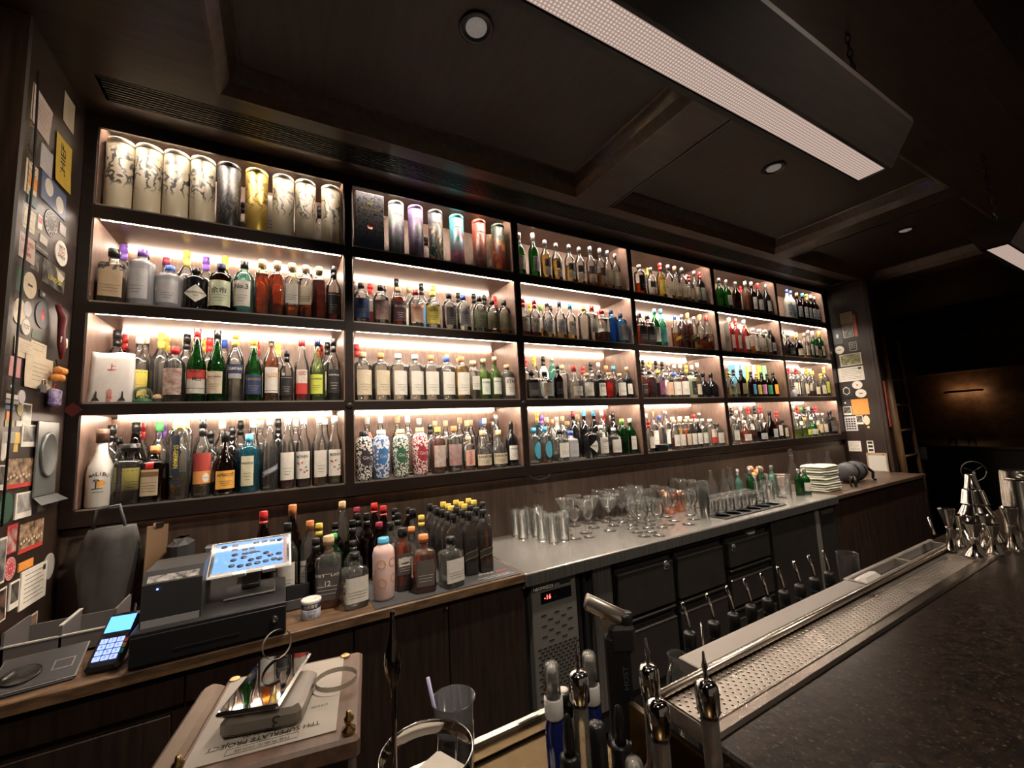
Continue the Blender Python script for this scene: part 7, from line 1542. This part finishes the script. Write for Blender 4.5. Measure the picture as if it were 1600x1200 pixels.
# bottles with pourers in the rail
PO = [(.80,.672,'k','-'),(.885,.672,'p','u'),(.960,.672,'k','k'),(1.035,.674,'k','-'),(1.105,.672,'w','w'),(1.185,.674,'k','-'),(1.262,.672,'n','n'),(1.345,.674,'b','u'),(1.425,.672,'k','-')]
pcol = [(.80,'c'),(.885,'c'),(.96,'n'),(1.035,'n'),(1.105,'k'),(1.185,'c'),(1.262,'t'),(1.345,'b'),(1.425,'n')]
pl = ['clear bottle with bent steel pourer, nearest in the rail', 'violet-labelled bottle with steel pourer, second along the rail', 'brown bottle with steel pourer, third along the rail', 'brown bottle with steel pourer, fourth along the rail', 'white-labelled dark bottle with steel pourer in the rail', 'clear ribbed-neck bottle with steel pourer, sixth along the rail', 'aqua bottle with steel pourer, seventh along the rail', 'blue bottle with steel pourer, eighth along the rail', 'brown bottle with steel pourer, farthest along the rail']
for i, ((x, y, c, lab), (_, g)) in enumerate(zip(PO, pcol)):
    t = thing('pourer_bottle', pl[i], 'bottle', (x, y, ZB_-.3245), -.6, 'bottles with pourers in the bar rail'); t.scale = (.92,.92,1)
    link('glass_body', body_mesh('R', g), t, (0,0,0))
    m = MB().lathe([(.013,.262),(.0145,.264),(.0145,.305),(.013,.308),(.006,.309)], 16); m.build('pourer_collar', CAPM['k'], t); 
    MB().tube([(0,0,.305),(0,0,.320),(-.005,-.002,.345),(-.012,-.005,.372)], [.0062,.005,.0045,.004], 10).build('pourer_spout', CHROME, t)
    if lab != '-': m = MB().lathe([(.0132,.218),(.0134,.262)], 16); m.build('neck_label', LABM[lab], t)
for j, (x, y, lb) in enumerate(((.735,.655,'small clear lidded jar at the near end of the bottle rail'),(1.53,.665,'clear plastic cup behind the steel ledge near the pans'))):
    t = thing('glass_jar', lb, 'jar', (x, y, ZB_-.25 if j == 0 else ZB_-.3245)); MB().lathe([(0,0),(.022,0),(.026,.01),(.026,.16),(.018,.19),(.018,.21),(.021,.212),(.019,.214),(.016,.208),(.016,.19),(.023,.16),(.023,.012),(0,.008)] if j == 0 else [(0,0),(.02,0),(.028,.345),(.029,.347),(.026,.345),(.019,.004),(0,.003)], 20).build('jar_body', GG, t)
    if j == 0: MB().tube([(-.018,0,.20),(-.034,-.008,.195),(-.036,-.01,.16),(-.026,-.006,.14)], .0025, 6).build('wire_clip', CHROME, t)
t = thing('spoon', 'steel bar spoon end sticking up at the near end of rail', 'spoon', (.79,.63,ZB_-.2)); MB().tube([(0,0,0),(.002,.002,.14),(.004,.004,.22)], .0022, 6).build('shaft', CHROME, t); MB().lathe([(0,-.001),(.012,.0),(.014,.004),(0,.002)], 14, c=(.003,.003,.15)).build('bowl', CHROME, t)

# jiggers, tins and strainers at the far end of the tray
JG = pbr('jigger_steel', (.60,.56,.50), .12, metal=1)
def jigger(x, y, h, r1, r2, label, rx=0., z=ZB_):
    t = thing('jigger', label, 'jigger', (x, y, z), rx, 'steel jiggers on the bar'); w_ = .45 if r1 > r2 else .55
    MB().lathe([(r2,0),(r2*.96,.001),(.007,h*.52),(.008,h*.54),(.008,h*.56),(r1,h*.995),(r1,h),(r1*.95,h),(.005,h*.6),(0,h*.6)], 28).build('cups', JG, t); MB().lathe([(.0085,h*.51),(.0095,h*.52),(.0095,h*.56),(.0085,h*.57)], 20).build('waist_ring', CHROME, t); return t
jigger(1.872,.520,.130,.021,.017,'tall narrow jigger standing at the inner end of drip tray')
jigger(1.845,.462,.098,.026,.026,'broad jigger nearest the stone bar top, wide rim up')
jigger(2.035,.420,.125,.021,.021,'tall jigger standing outermost beside the dented tin')
jigger(1.948,.515,.100,.021,.019,'short jigger just behind the tall narrow one')
jigger(1.925,.440,.085,.022,.020,'small jigger tucked behind the broad one')
jigger(2.000,.470,.100,.022,.020,'short jigger between the cup pile and dented tin')
def cup(name, label, x, y, z, r0, r1, h, mt=JG, cat='tin', up=False, group='steel cups piled upside down'):
    pr = [(r1,0),(r1+.002,.002),(r1,.004),(r0,h-.003),(r0*.9,h),(0,h)]
    o = MB().lathe(pr, 30).build(name, mt); o.location = (x, y, z); tag(o, label, cat, group); return o
zz = ZB_+.0005
for j, (r0, r1, h, dz) in enumerate(((.036,.052,.060,.0),(.034,.046,.055,.040),(.024,.045,.050,.080),(.026,.034,.050,.118),(.013,.019,.050,.169))):
    cup('steel_cup', f'upturned polished steel cup, {ORD[j+1]} from the bottom of the pile', 2.085, .505, zz+dz, r0, r1, h)
cup('shaker_tin', 'tall upturned shaker tin, nearer of the two big tins', 2.15, .41, zz, .034, .045, .20, pbr('worn_tin', (.20,.185,.16), .24, metal=1, noise=.3, nscale=8), 'tin', group='tall upturned shaker tins'); cup('shaker_tin', 'tall upturned shaker tin, farther of the two big tins', 2.27, .44, zz, .036, .046, .22, MATS['worn_tin'], group='tall upturned shaker tins')
cup('shaker_tin', 'shaker tin partly cut by the edge beside the dented pair', 2.19, .30, zz, .036, .046, .20, MATS['worn_tin'], group='tall upturned shaker tins')
t = thing('strainer', 'round steel cocktail strainer resting on the upturned tins', 'strainer', (2.16, .40, zz+.2015)); MB().lathe([(0,.001),(.040,.001),(.043,.004),(.040,.006),(0,.004)], 28).build('disc', CHROME, t); MB().tube([(.04,0,.004),(.09,.03,.008),(.13,.05,.006)], .004, 8).build('handle', CHROME, t)
c = MB().tube([(1.88,.56,ZB_+.04),(1.90,.575,ZB_+.09)], .0035, 8).build('bar_spoon', CHROME); tag(c, 'thin steel spoon handle poking up behind the tall jigger', 'spoon')

# ================================================================ working station in front of the camera
ZS_ = CZ-.60
WB = pbr('station_brass', (.11,.075,.035), .26, metal=1, noise=.3, nscale=9)
ws = thing('bar_station', 'brass lined working well in front of the drip tray', 'station', (0,0,0))
m = MB().box(-.9, .545, -.1, .80, ZS_-.03, ZS_); m.build('well_floor', WB, ws)
m = MB().box(.20, .548, .793, .806, ZS_-.08, ZS_+.016, bev=.002); m.build('front_lip', pbr('lip_steel', (.70,.66,.58), .25, metal=.9), ws); MB().box(.20,.545,.765,.792,ZS_,ZS_+.006).build('inner_ledge', WB, ws)
MB().box(.5405, .5515, .30, .60, ZS_, ZB_-.038).build('side_panel', WB, ws); MB().box(-.9, .545, -.1, .78, 0, ZS_-.031).build('cupboard', WOODV, ws)
MB().box(-.9, .195, .2, .798, ZS_+.0005, ZS_+.02).build('wooden_shelf', WOOD, ws)
# wooden box with the menu board on top
C1 = Vector((-.105, .915, 0)); 
BR_ = -10
bx = thing('menu_box', 'open brown wooden box with brass knobs carrying the menu sheet', 'box', (-.002,.742,0), R_(BR_))
MB().box(-.105,.105,-.098,.10, ZS_+.021, CZ-.405, bev=.004).build('box_body', pbr('box_dark_brown', (.05,.03,.02), .5, noise=.4, nscale=8), bx)
MB().box(-.090,.116,-.118,.110, CZ-.404, CZ-.378, bev=.004).build('board', pbr('board_brown', (.15,.085,.055), .45, noise=.4, nscale=6, stretch=(8,1.5,8), bump=.1), bx)
MB().box(-.122,-.0905,-.125,.105, CZ-.420, CZ-.376, bev=.007).build('leather_spine', pbr('tan_leather', (.24,.17,.12), .6, noise=.2, nscale=14, bump=.15), bx)
for j, (x, y) in enumerate(((.102,-.104),(-.080,-.108))):
    MB().lathe([(.007,0),(.009,.002),(.009,.005),(.004,.008),(.004,.011),(.0065,.015),(.0065,.018),(.0035,.021),(.003,.026),(0,.027)], 18, c=(x, y, CZ-.378)).build('brass_knob', BRASS, bx)
for j, (x, y) in enumerate(((.088,.100),(-.078,.100))): MB().lathe([(.003,.0),(.007,.0),(.008,.002),(.007,.003),(.003,.002)], 18, c=(x, y, CZ-.378)).build('brass_eyelet', BRASS, bx)
sheet = MB().box(-.082,.086,-.095,.100, 0, .0008).build('menu_sheet', pbr('menu_paper', (.38,.34,.29), .6)); sheet.location = (-.002,.742,CZ-.3775); sheet.rotation_euler = (0,0,R_(BR_)); tag(sheet, 'printed menu sheet lying on the brown wooden box, words reading away', 'paper')
def up(nm, t, x, y, w_, h_, b_=False):
    m = MB(); put_text(m, t, lambda u, v: (x-u, y-v, .0012), w_, h_, 0, b_); m.build(nm, INK, sheet)
up('heading', 'THE PUBLIC HOUSE', .0, -.084, .062, .0065); up('title', 'TPH SUPERLATE PROJECT', .0, -.070, .13, .0085, True); up('hours', '02:00-06:00', -.005, -.060, .048, .007); up('list_word', 'DRINK', .060, -.032, .022, .006); up('list_word', 'LAZE-KU', .052, .012, .026, .006)
m = MB(); m.box(-.040,.040,-.0892,-.0888,.0009,.0012); m.box(-.040,.040,-.0782,-.0778,.0009,.0012); m.box(-.0404,-.040,-.0892,-.0778,.0009,.0012); m.box(.040,.0404,-.0892,-.0778,.0009,.0012); m.build('heading_box', INK, sheet)
cs = thing('ticket_case', 'pale translucent case with a black number three on the menu', 'case', (-.012,.722,CZ-.3765), R_(-16)); MB().box(-.045,.052,-.042,.058, 0, .024, bev=.006).build('case_body', glass('case_plastic', (.72,.68,.60), (.8,.8,.75), .62, (.32,.29,.24), .2), cs)
m = MB(); put_text(m, '3', lambda u, v: (.022-u, -.0425, .012-v*.9), .03, .020, 0, True); m.build('number', INK, cs)
pts = [(.052,.03,.012)]+[(.052+.030-.030*math.cos(a), .022*math.sin(a)+.04, .010+.003*math.sin(a)) for a in [math.pi*2*k/20 for k in range(1, 20)]]+[(.052,.045,.012)]
m = MB(); vs = []
for p in pts: vs += [(p[0], p[1], p[2]-.0035), (p[0], p[1], p[2]+.0035)]
m.add(vs, [(2*k, 2*k+2, 2*k+3, 2*k+1) for k in range(len(pts)-1)], 0, True); m.build('strap', pbr('strap_beige', (.42,.38,.31), .6), cs)
mp_ = thing('smartphone', 'silver rimmed phone with mirror black screen lying on the case', 'phone', (-.012,.752,CZ-.352), R_(-20))
MB().box(-.0385,.0385,-.070,.070, 0, .0078, bev=.0035).build('phone_frame', pbr('phone_steel', (.70,.68,.65), .12, metal=1), mp_); MB().box(-.0355,.0355,-.067,.067,.0078,.0083).build('screen', pbr('phone_screen', (.003,.003,.003), .02, spec=1., coat=1.), mp_)
m = MB(); vs = []
for k in range(25):
    a = 6.2832*k/24*.92; p = (.022*math.cos(a+1.2), .0, .021+.021*math.sin(a+1.2)); vs += [(p[0], p[1]-.003, p[2]), (p[0], p[1]+.003, p[2])]
m.add(vs, [(2*k, 2*k+2, 2*k+3, 2*k+1) for k in range(24)], 0, True); o = m.build('strap_loop', MATS['strap_beige']); o.location = (.0,.808,CZ-.3435); o.rotation_euler = (R_(-15),0,R_(25)); tag(o, 'beige strap loop standing up behind the phone', 'strap')
cl = thing('bar_cloth', 'crumpled dark grey bar cloth beside the wooden box', 'cloth', (-.30,.66,ZS_+.021)); m = MB(); n = 14; vs = []; random.seed(2)
for j in range(n+1):
    for k in range(n+1): u, v = -1+2*k/n, -1+2*j/n; vs.append((u*.10, v*.08, .01+.12*max(0, 1-(u*u+v*v)*.7)*(.7+.3*math.sin(u*7+v*5))+.005*math.sin(u*13)+.005*math.cos(v*11)))
m.add(vs, [(j*(n+1)+k, j*(n+1)+k+1, (j+1)*(n+1)+k+1, (j+1)*(n+1)+k) for j in range(n) for k in range(n)], 0, True); m.build('cloth', pbr('cloth_dark', (.10,.085,.08), .85, noise=.3, nscale=20), cl)
# napkin ring stand
NX, NY = .188, .640
rs_ = thing('ring_stand', 'polished steel ring with a tall rod ending in teardrop finial', 'stand', (NX, NY, ZS_+.0205)); z0 = .105
n = 48; m = MB(); pr = [(.0660,z0),(.0675,z0+.001),(.0675,z0+.022),(.0660,z0+.023),(.0655,z0+.022),(.0655,z0+.001),(.0660,z0)]; vs = [(r*math.cos(6.2832*k/n), r*math.sin(6.2832*k/n), z) for r, z in pr for k in range(n)]; m.add(vs, [(i*n+k, i*n+(k+1)%n, (i+1)*n+(k+1)%n, (i+1)*n+k) for i in range(6) for k in range(n)], 0, True); m.build('ring', CHROME, rs_)
MB().lathe([(0,0),(.06,0),(.062,.004),(.02,.008),(.004,.012)], 30, c=(-.0,.0,0)).build('base', BLACK, rs_)
m = MB().lathe([(.0035,.04),(.0035,.23),(.0045,.26),(.0045,.262),(.0065,.272),(.0115,.288),(.0125,.300),(.0115,.310),(.0075,.326),(.0046,.340),(.0036,.355),(.0036,.366),(0,.367)], 20, c=(-.048,-.012,-.032)); m.build('rod', pbr('rod_black_chrome', (.22,.18,.15), .10, metal=1), rs_)
[MB().tube([(.058*math.cos(a), .058*math.sin(a), .006),(.0655*math.cos(a), .0655*math.sin(a), z0+.004)], .002, 6).build('stay', CHROME, rs_) for a in (.5, 2.6, 4.5)]
nk = MB().box(-.038,.038,-.038,.038,0,.088, bev=.004).build('napkin_pile', pbr('napkin', (.55,.50,.44), .8, noise=.08, nscale=40)); nk.location = (NX+.012, NY-.012, ZS_+.030); nk.rotation_euler = (0,0,R_(25)); tag(nk, 'pile of pale paper napkins inside the steel ring', 'napkins'); nk['kind'] = 'thing'
# clear cup of ice water with a straw
wc_ = thing('plastic_cup', 'clear plastic cup of iced water with a straw', 'cup', (.268, .742, ZS_+.007)); MB().lathe([(0,0),(.028,0),(.030,.004),(.0375,.132),(.039,.134),(.0365,.134),(.029,.006),(0,.004)], 36).build('cup_body', glass('cup_plastic', (.88,.90,.94), (.6,.62,.66), .12, (.75,.75,.8), .06, 1.5, 1.3), wc_)
MB().lathe([(0,.006),(.028,.006),(.0335,.092),(.032,.094),(0,.0935)], 30).build('water', glass('iced_water', (.82,.85,.90), (.7,.7,.75), .30, (.62,.65,.72), .05), wc_)
m = MB(); random.seed(12)
for q in range(7): a = q*.95; m.box(-.009,.009,-.009,.009,-.008,.008, bev=.003) if 0 else m.lathe([(.006,-.008),(.011,-.005),(.011,.005),(.006,.008)], 6, c=(.018*math.cos(a)*(q > 0), .018*math.sin(a)*(q > 0), .084+.003*(q % 3)))
m.build('ice', glass('ice', (.85,.88,.92), (.6,.62,.66), .25, (.7,.72,.76), .1), wc_)
MB().tube([(-.016,-.0,.03),(-.040,.016,.172)], .0032, 10).build('straw', pbr('straw_lilac', (.42,.40,.62), .4), wc_)
dsh = MB().lathe([(0,0),(.035,0),(.062,.012),(.064,.014),(.061,.0145),(.034,.003),(0,.003)], 40).build('white_dish', WHITE); dsh.location = (.275, .60, ZS_+.0005); tag(dsh, 'shallow white dish in the brass well', 'dish')
# bitters, sprays and decanters in the well
def vessel(name, label, x, y, s, prof, mat, parts, cat='bottle', liquid=None):
    if not isinstance(s, tuple): s = (s, s)
    t = thing(name, label, cat, (x, y, ZS_+.0005)); t.scale = (s[0], s[0], s[1]); MB().lathe(prof, 28).build('glass_body', mat, t)
    if liquid: MB().lathe(liquid[0], 24).build('liquid', liquid[1], t)
    for nm, pr, mt in parts: MB().lathe(pr, 24).build(nm, mt, t)
    return t
COB = pbr('cobalt_glass', (.008,.015,.10), .06, spec=.8); PW = pbr('spray_white', (.62,.60,.57), .35); PC = glass('spray_cover', (.85,.85,.83), (.8,.8,.8), .30, (.7,.69,.66), .15)
SPB = [(0,0),(.016,0),(.0175,.003),(.0175,.095),(.013,.105),(.012,.112)]
SPP = (('collar', [(.016,.108),(.017,.110),(.017,.132),(.014,.134)], PW), ('pump', [(.009,.13),(.009,.165),(.007,.172),(0,.173)], PW), ('cover', [(.0145,.134),(.0135,.172),(.011,.177),(0,.178)], PC))
vessel('spray_bottle', 'tall cobalt spray bottle with clear white cover, nearest the freezer', .398, .622, (.92,1.19), SPB, COB, SPP)
vessel('spray_bottle', 'cobalt spray bottle with white label behind the chrome capped vial', .474, .618, (.90,1.17), SPB, COB, SPP+(('label', [(.0178,.04),(.0178,.08)], SM['white']),))
vessel('spray_bottle', 'white topped spray bottle lowest at the front of the well', .398, .440, (.85,.98), SPB, pbr('frost_plastic', (.35,.33,.30), .4), SPP)
DRB = [(0,0),(.020,0),(.022,.003),(.022,.055),(.012,.070),(.011,.078)]; DRP = (('collar', [(.0115,.072),(.0135,.074),(.0135,.096),(.011,.098)], BLACK), ('bulb', [(.008,.096),(.008,.110),(.0065,.122),(.004,.130),(0,.132)], BLACK))
vessel('dropper_bottle', 'cobalt dropper bottle with black bulb, left of the black spray', .352, .517, (1.,1.55), DRB, COB, DRP); vessel('dropper_bottle', 'cobalt dropper bottle with black bulb below the smoking gun', .430, .500, (1.05,1.50), DRB, COB, DRP)
vessel('spray_bottle', 'squat black spray bottle between two cobalt droppers', .392, .505, (.95,1.42), [(0,0),(.018,0),(.019,.003),(.019,.075),(.014,.085)], BLACK, (('pump', [(.014,.083),(.0145,.087),(.0145,.115),(.012,.128),(.008,.13),(0,.130)], BLACK),))
vessel('dropper_bottle', 'small dark jar with pale lid behind the tall cobalt spray', .440, .655, (.95,1.12), [(0,0),(.018,0),(.019,.003),(.019,.10),(.015,.108)], MATS['dark_brown_glass'], (('lid', [(.0165,.105),(.0165,.122),(.014,.124),(0,.124)], BLACK), ('lid_disc', [(.010,.1242),(.010,.125),(0,.125)], SM['white'])))
DECB = [(0,0),(.030,0),(.040,.012),(.044,.035),(.040,.058),(.026,.078),(.0145,.092),(.0125,.105),(.0125,.165)]; DECL = [(0,.004),(.028,.004),(.038,.014),(.042,.035),(.038,.056),(.033,.064)]
DCP = (('cap', [(.0125,.158),(.0165,.160),(.0168,.178),(.0160,.183),(.0120,.187),(.0035,.188)], CHROME), ('dasher', [(.0032,.187),(.0040,.192),(.0028,.196),(.0046,.200),(.0026,.206),(.0018,.214),(0,.215)], CHROME))
DG = glass('decanter_glass', (.90,.87,.80), (.62,.58,.50), .14, (.90,.80,.66), .02, 1.5, 1.2, .2)
vessel('dasher_bottle', 'glass dasher bottle with chrome cap, foremost beside the drip tray end', .499, .400, (.90,1.36), DECB, DG, DCP, liquid=(DECL, LQ['m']))
vessel('dasher_bottle', 'glass dasher bottle of red bitters with chrome cap, middle of three', .415, .408, (.86,1.36), DECB, DG, DCP, liquid=(DECL, LQ['o']))
vessel('dasher_bottle', 'glass dasher bottle with chrome cap behind the red one', .464, .468, (.86,1.36), DECB, DG, DCP, liquid=(DECL, LQ['r']))
vessel('dasher_bottle', 'slim chrome capped vial between the two cobalt sprays', .372, .512, (.86,1.36), [(0,0),(.013,0),(.014,.003),(.014,.12),(.0125,.13),(.0125,.165)], DG, DCP, liquid=([(0,.004),(.012,.004),(.012,.07)], LQ['l']))
sg_ = thing('smoking_gun', 'black handheld smoker with brushed steel chamber rising from the well', 'tool', (.578,.662,ZS_+.001), R_(-29)); sg_.scale = (.95,.95,1.20)
MB().box(-.024,.024,-.018,.018,0,.165, bev=.008).build('handle_body', BLACK, sg_); MB().box(-.016,.036,-.020,.020,.135,.178, bev=.006).build('head', BLACKM, sg_)
m = MB().lathe([(.0125,-.050),(.0135,-.048),(.0135,.028),(.0125,.030),(.0105,.031),(.0105,.024),(0,.024)], 24, axis='x'); m.xf(Matrix.Translation((-.012,0,.195)) @ Matrix.Rotation(R_(22), 4, 'Y')); m.build('steel_chamber', pbr('gun_steel', (.50,.46,.40), .35, metal=1), sg_)
m = MB().lathe([(.014,.031),(.014,.046),(0,.046)], 24, axis='x') if 0 else MB().prism([(-.030,.165),(.012,.178),(.012,.19),(-.030,.186)], -.009, .009, 0, 'xz'); m.build('bracket', MATS['gun_steel'], sg_)
m = MB(); put_text(m, 'HOST', lambda u, v: (.010-v, -.0186, .10+u), .035, .012, 0, True); m.build('lettering', SM['slate'], sg_)
MB().lathe([(.02,0),(.030,.0),(.031,.004),(.02,.01)], 28).build('base', BLACK, sg_)
m = MB(); [m.lathe([(.0165,.002*q),(.017,.002*q+.001)], 20, c=(.02,0,.178)) for q in range(6)]; m.lathe([(.016,0),(.016,.014),(0,.014)], 20, c=(.02,0,.178)); m.build('ribbed_knob', BLACK, sg_)
gl = MB().lathe([(0,0),(.028,0),(.032,.005),(.036,.070),(.0345,.070),(.031,.008),(0,.006)], 44).build('water_glass', GG); gl.location = (.553, .215, ZB_+.0005); tag(gl, 'empty clear glass standing on the stone bar top near the camera', 'glass')

# ================================================================ pendant lamps on chains
fm, nt, out = new_mat('lamp_fabric')
tc = nd(nt, 'ShaderNodeTexCoord'); mp1 = nd(nt, 'ShaderNodeMapping', {'Vector': tc.outputs['Object'], 'Scale': (1,1,1)})
wx = nd(nt, 'ShaderNodeTexWave', {'Vector': mp1.outputs[0], 'Scale': 34., 'Distortion': .9, 'Detail': 1.}, bands_direction='X'); wy_ = nd(nt, 'ShaderNodeTexWave', {'Vector': mp1.outputs[0], 'Scale': 42., 'Distortion': .8, 'Detail': 1.}, bands_direction='Y')
mn = nd(nt, 'ShaderNodeMath', {0: wx.outputs['Fac'], 1: wy_.outputs['Fac']}, operation='MULTIPLY'); mr = nd(nt, 'ShaderNodeMapRange', {'Value': mn.outputs[0], 'From Min': 0., 'From Max': .6, 'To Min': PENDANT*.42, 'To Max': PENDANT*.92})
em = nd(nt, 'ShaderNodeEmission', {'Color': (1,.74,.62), 'Strength': mr.outputs[0]}); nt.links.new(em.outputs[0], out.inputs[0])
LWD = pbr('lamp_wood', (.026,.017,.014), .5, noise=.3, nscale=6, stretch=(1,8,8))
for (x0, x1, lb) in ((-1.2, 1.86, 'long dark wooden pendant lamp with woven lit underside, nearer one'), (3.33, 6.4, 'long dark wooden pendant lamp with woven lit underside, farther one')):
    t = thing('pendant_lamp', lb, 'lamp', ((x0+x1)/2, .565, CZ+.85)); L = (x1-x0)/2
    MB().box(-L+.012, L-.012, -.043, .038, .000, .003).build('lit_panel', fm, t)
    m = MB(); y0, y1, yt0, yt1 = -.052, .055, -.125, .10
    m.add([(-L,y0,-.006),(L,y0,-.006),(L,y0+.010,-.006),(-L,y0+.010,-.006)], [(0,1,2,3)]); m.add([(-L,y1-.016,-.006),(L,y1-.016,-.006),(L,y1,-.006),(-L,y1,-.006)], [(0,1,2,3)])
    m.add([(-L,y0,-.006),(L,y0,-.006),(L,yt0,.115),(-L,yt0,.115)], [(0,1,2,3)]); m.add([(-L,y1,-.006),(L,y1,-.006),(L,yt1,.115),(-L,yt1,.115)], [(0,1,2,3)]); m.add([(-L,yt0,.115),(L,yt0,.115),(L,yt1,.115),(-L,yt1,.115)], [(0,1,2,3)])
    for s_ in (-1, 1): m.add([(s_*L,y0,-.006),(s_*L,y1,-.006),(s_*L,yt1,.115),(s_*L,yt0,.115)], [(0,1,2,3)]); m.box(min(s_*L, s_*(L-.014)), max(s_*L, s_*(L-.014)), y0, y1, -.006, .0)
    m.box(-L,L,yt0,yt1,.115,.135); m.build('housing', LWD, t)
    for cx in ((L-.03, -L+.3) if x0 < 0 else (-L+.10, L-.3)):
        m = MB(); zt_ = 3.6-(CZ+.85); nl = int((zt_-.13)/.030)
        for q in range(nl):
            a = q*math.pi/2; z = .13+.016+q*.030; pts = [(.008*math.cos(b_)*math.cos(a), .008*math.cos(b_)*math.sin(a), z+.019*math.sin(b_)) for b_ in [6.2832*k/10 for k in range(11)]]; m.tube(pts, .0026, 5)
        m.build('chain', pbr('chain_iron', (.05,.045,.04), .35, metal=.9), t, (cx, 0, 0)); MB().lathe([(.03,.134),(.032,.14),(.018,.15),(.006,.165)], 16).build('hook_plate', BLACK, t, (cx, 0, 0))

# ================================================================ dim back room past the far column
ld = thing('ladder', 'wooden ladder leaning in the dark beyond the far column', 'ladder', (5.68, 1.84, 0), R_(0)); LW = pbr('ladder_wood', (.20,.11,.05), .5, noise=.5, nscale=5, stretch=(9,9,1))
MB().tube([(0,0,.0),(-.10,.0,2.3)], .034, 12).build('rail', LW, ld); MB().tube([(.44,0,.0),(.30,.0,2.3)], .018, 10).build('rail', LW, ld)
for q in range(7): z = .22+.27*q; MB().tube([(-.05*z,0,z),(.43-.07*z,0,z)], .013, 8).build('rung', LW, ld)
tw = thing('towel_roll', 'pale paper roll standing on a thin dark post by the ladder', 'roll', (6.45,1.93,CZ-.57)); MB().lathe([(.012,0),(.055,0),(.055,.14),(.012,.14)], 20).build('roll', pbr('roll_grey', (.25,.24,.22), .8), tw); MB().tube([(0,0,-.9),(0,0,0)], .015, 8).build('post', MATS['chain_iron'], tw); MB().lathe([(.12,-.94),(.12,-.92),(.02,-.90)], 20).build('foot', MATS['chain_iron'], tw)
bc = thing('back_counter', 'dim dark counter across the far end of the room', 'counter', (7.7,1.0,0)); MB().box(-.3,1.5,-1.6,1.8,CZ-.52,CZ-.48, bev=.004).build('top', pbr('far_top', (.035,.028,.026), .25), bc); MB().box(-.2,1.5,-1.5,1.7,0,CZ-.521).build('body', WOODV, bc)
for j, y in enumerate((1.93, 1.76)):
    o = link('tumbler', cached(('far_g',), lambda: MB().lathe(GF['rocks'], 20).mesh('tumbler', GG)), None, (7.55, y, CZ-.4795)); tag(o, ['clear tumbler on the dim far counter, nearer the ladder', 'clear tumbler on the dim far counter, nearer the tins'][j], 'glass')
sc_ = thing('picture_light', 'slim black picture light glowing on the far wooden wall', 'lamp', (9.28, 2.34, CZ+.25)); MB().box(-.16,-.12,-.42,.0,-.015,.015, bev=.006).build('lamp_bar', BLACK, sc_); MB().box(-.14,.0,-.22,-.20,-.005,.005).build('arm', BLACK, sc_); MB().box(-.119,-.105,-.40,-.02,-.014,.004).build('tube', glow('warm_tube', (1,.55,.25), 9), sc_)
spot_lamp('picture_light_beam', (9.12, 2.1, CZ+.20), (9.32, 1.70, CZ-.12), .38, 80, .5, (1,.58,.28), .05)
sf = thing('wall_shelf', 'faint thin shelves on the far dark wall', 'shelf', (9.2,1.2,CZ)); [MB().box(-.15,.1,-1.2,1.4,z,z+.03).build('board', MATS['ceiling_beam_wood'], sf) for z in (.55,.85,1.2)]
whl = thing('hand_wheel', 'thin metal wheel with spokes in the dark behind the tins', 'wheel', (4.3, 1.02, CZ-.445), R_(-50)); whl.scale = (.62,.62,.62); whl.location.z = CZ-.455; m = MB().tube([(.11*math.cos(6.2832*k/28), 0, .11*math.sin(6.2832*k/28)) for k in range(29)], .006, 8); m.build('rim', pbr('wheel_iron', (.09,.085,.08), .4, metal=.7), whl); m = MB(); [m.tube([(0,0,0),(.108*math.cos(a), 0, .108*math.sin(a))], .004, 6) for a in (.6,2.7,4.8)]; m.build('spoke', pbr('wheel_iron', (.09,.085,.08), .4, metal=.7), whl)
MB().tube([(0,0,-.005),(0,.02,-.3),(0,.02,-1.68)], .014, 8).build('stem', pbr('wheel_iron', (.09,.085,.08), .4, metal=.7), whl); MB().lathe([(.12,-1.70),(.12,-1.685),(.02,-1.67)], 20).build('foot', pbr('wheel_iron', (.09,.085,.08), .4, metal=.7), whl)
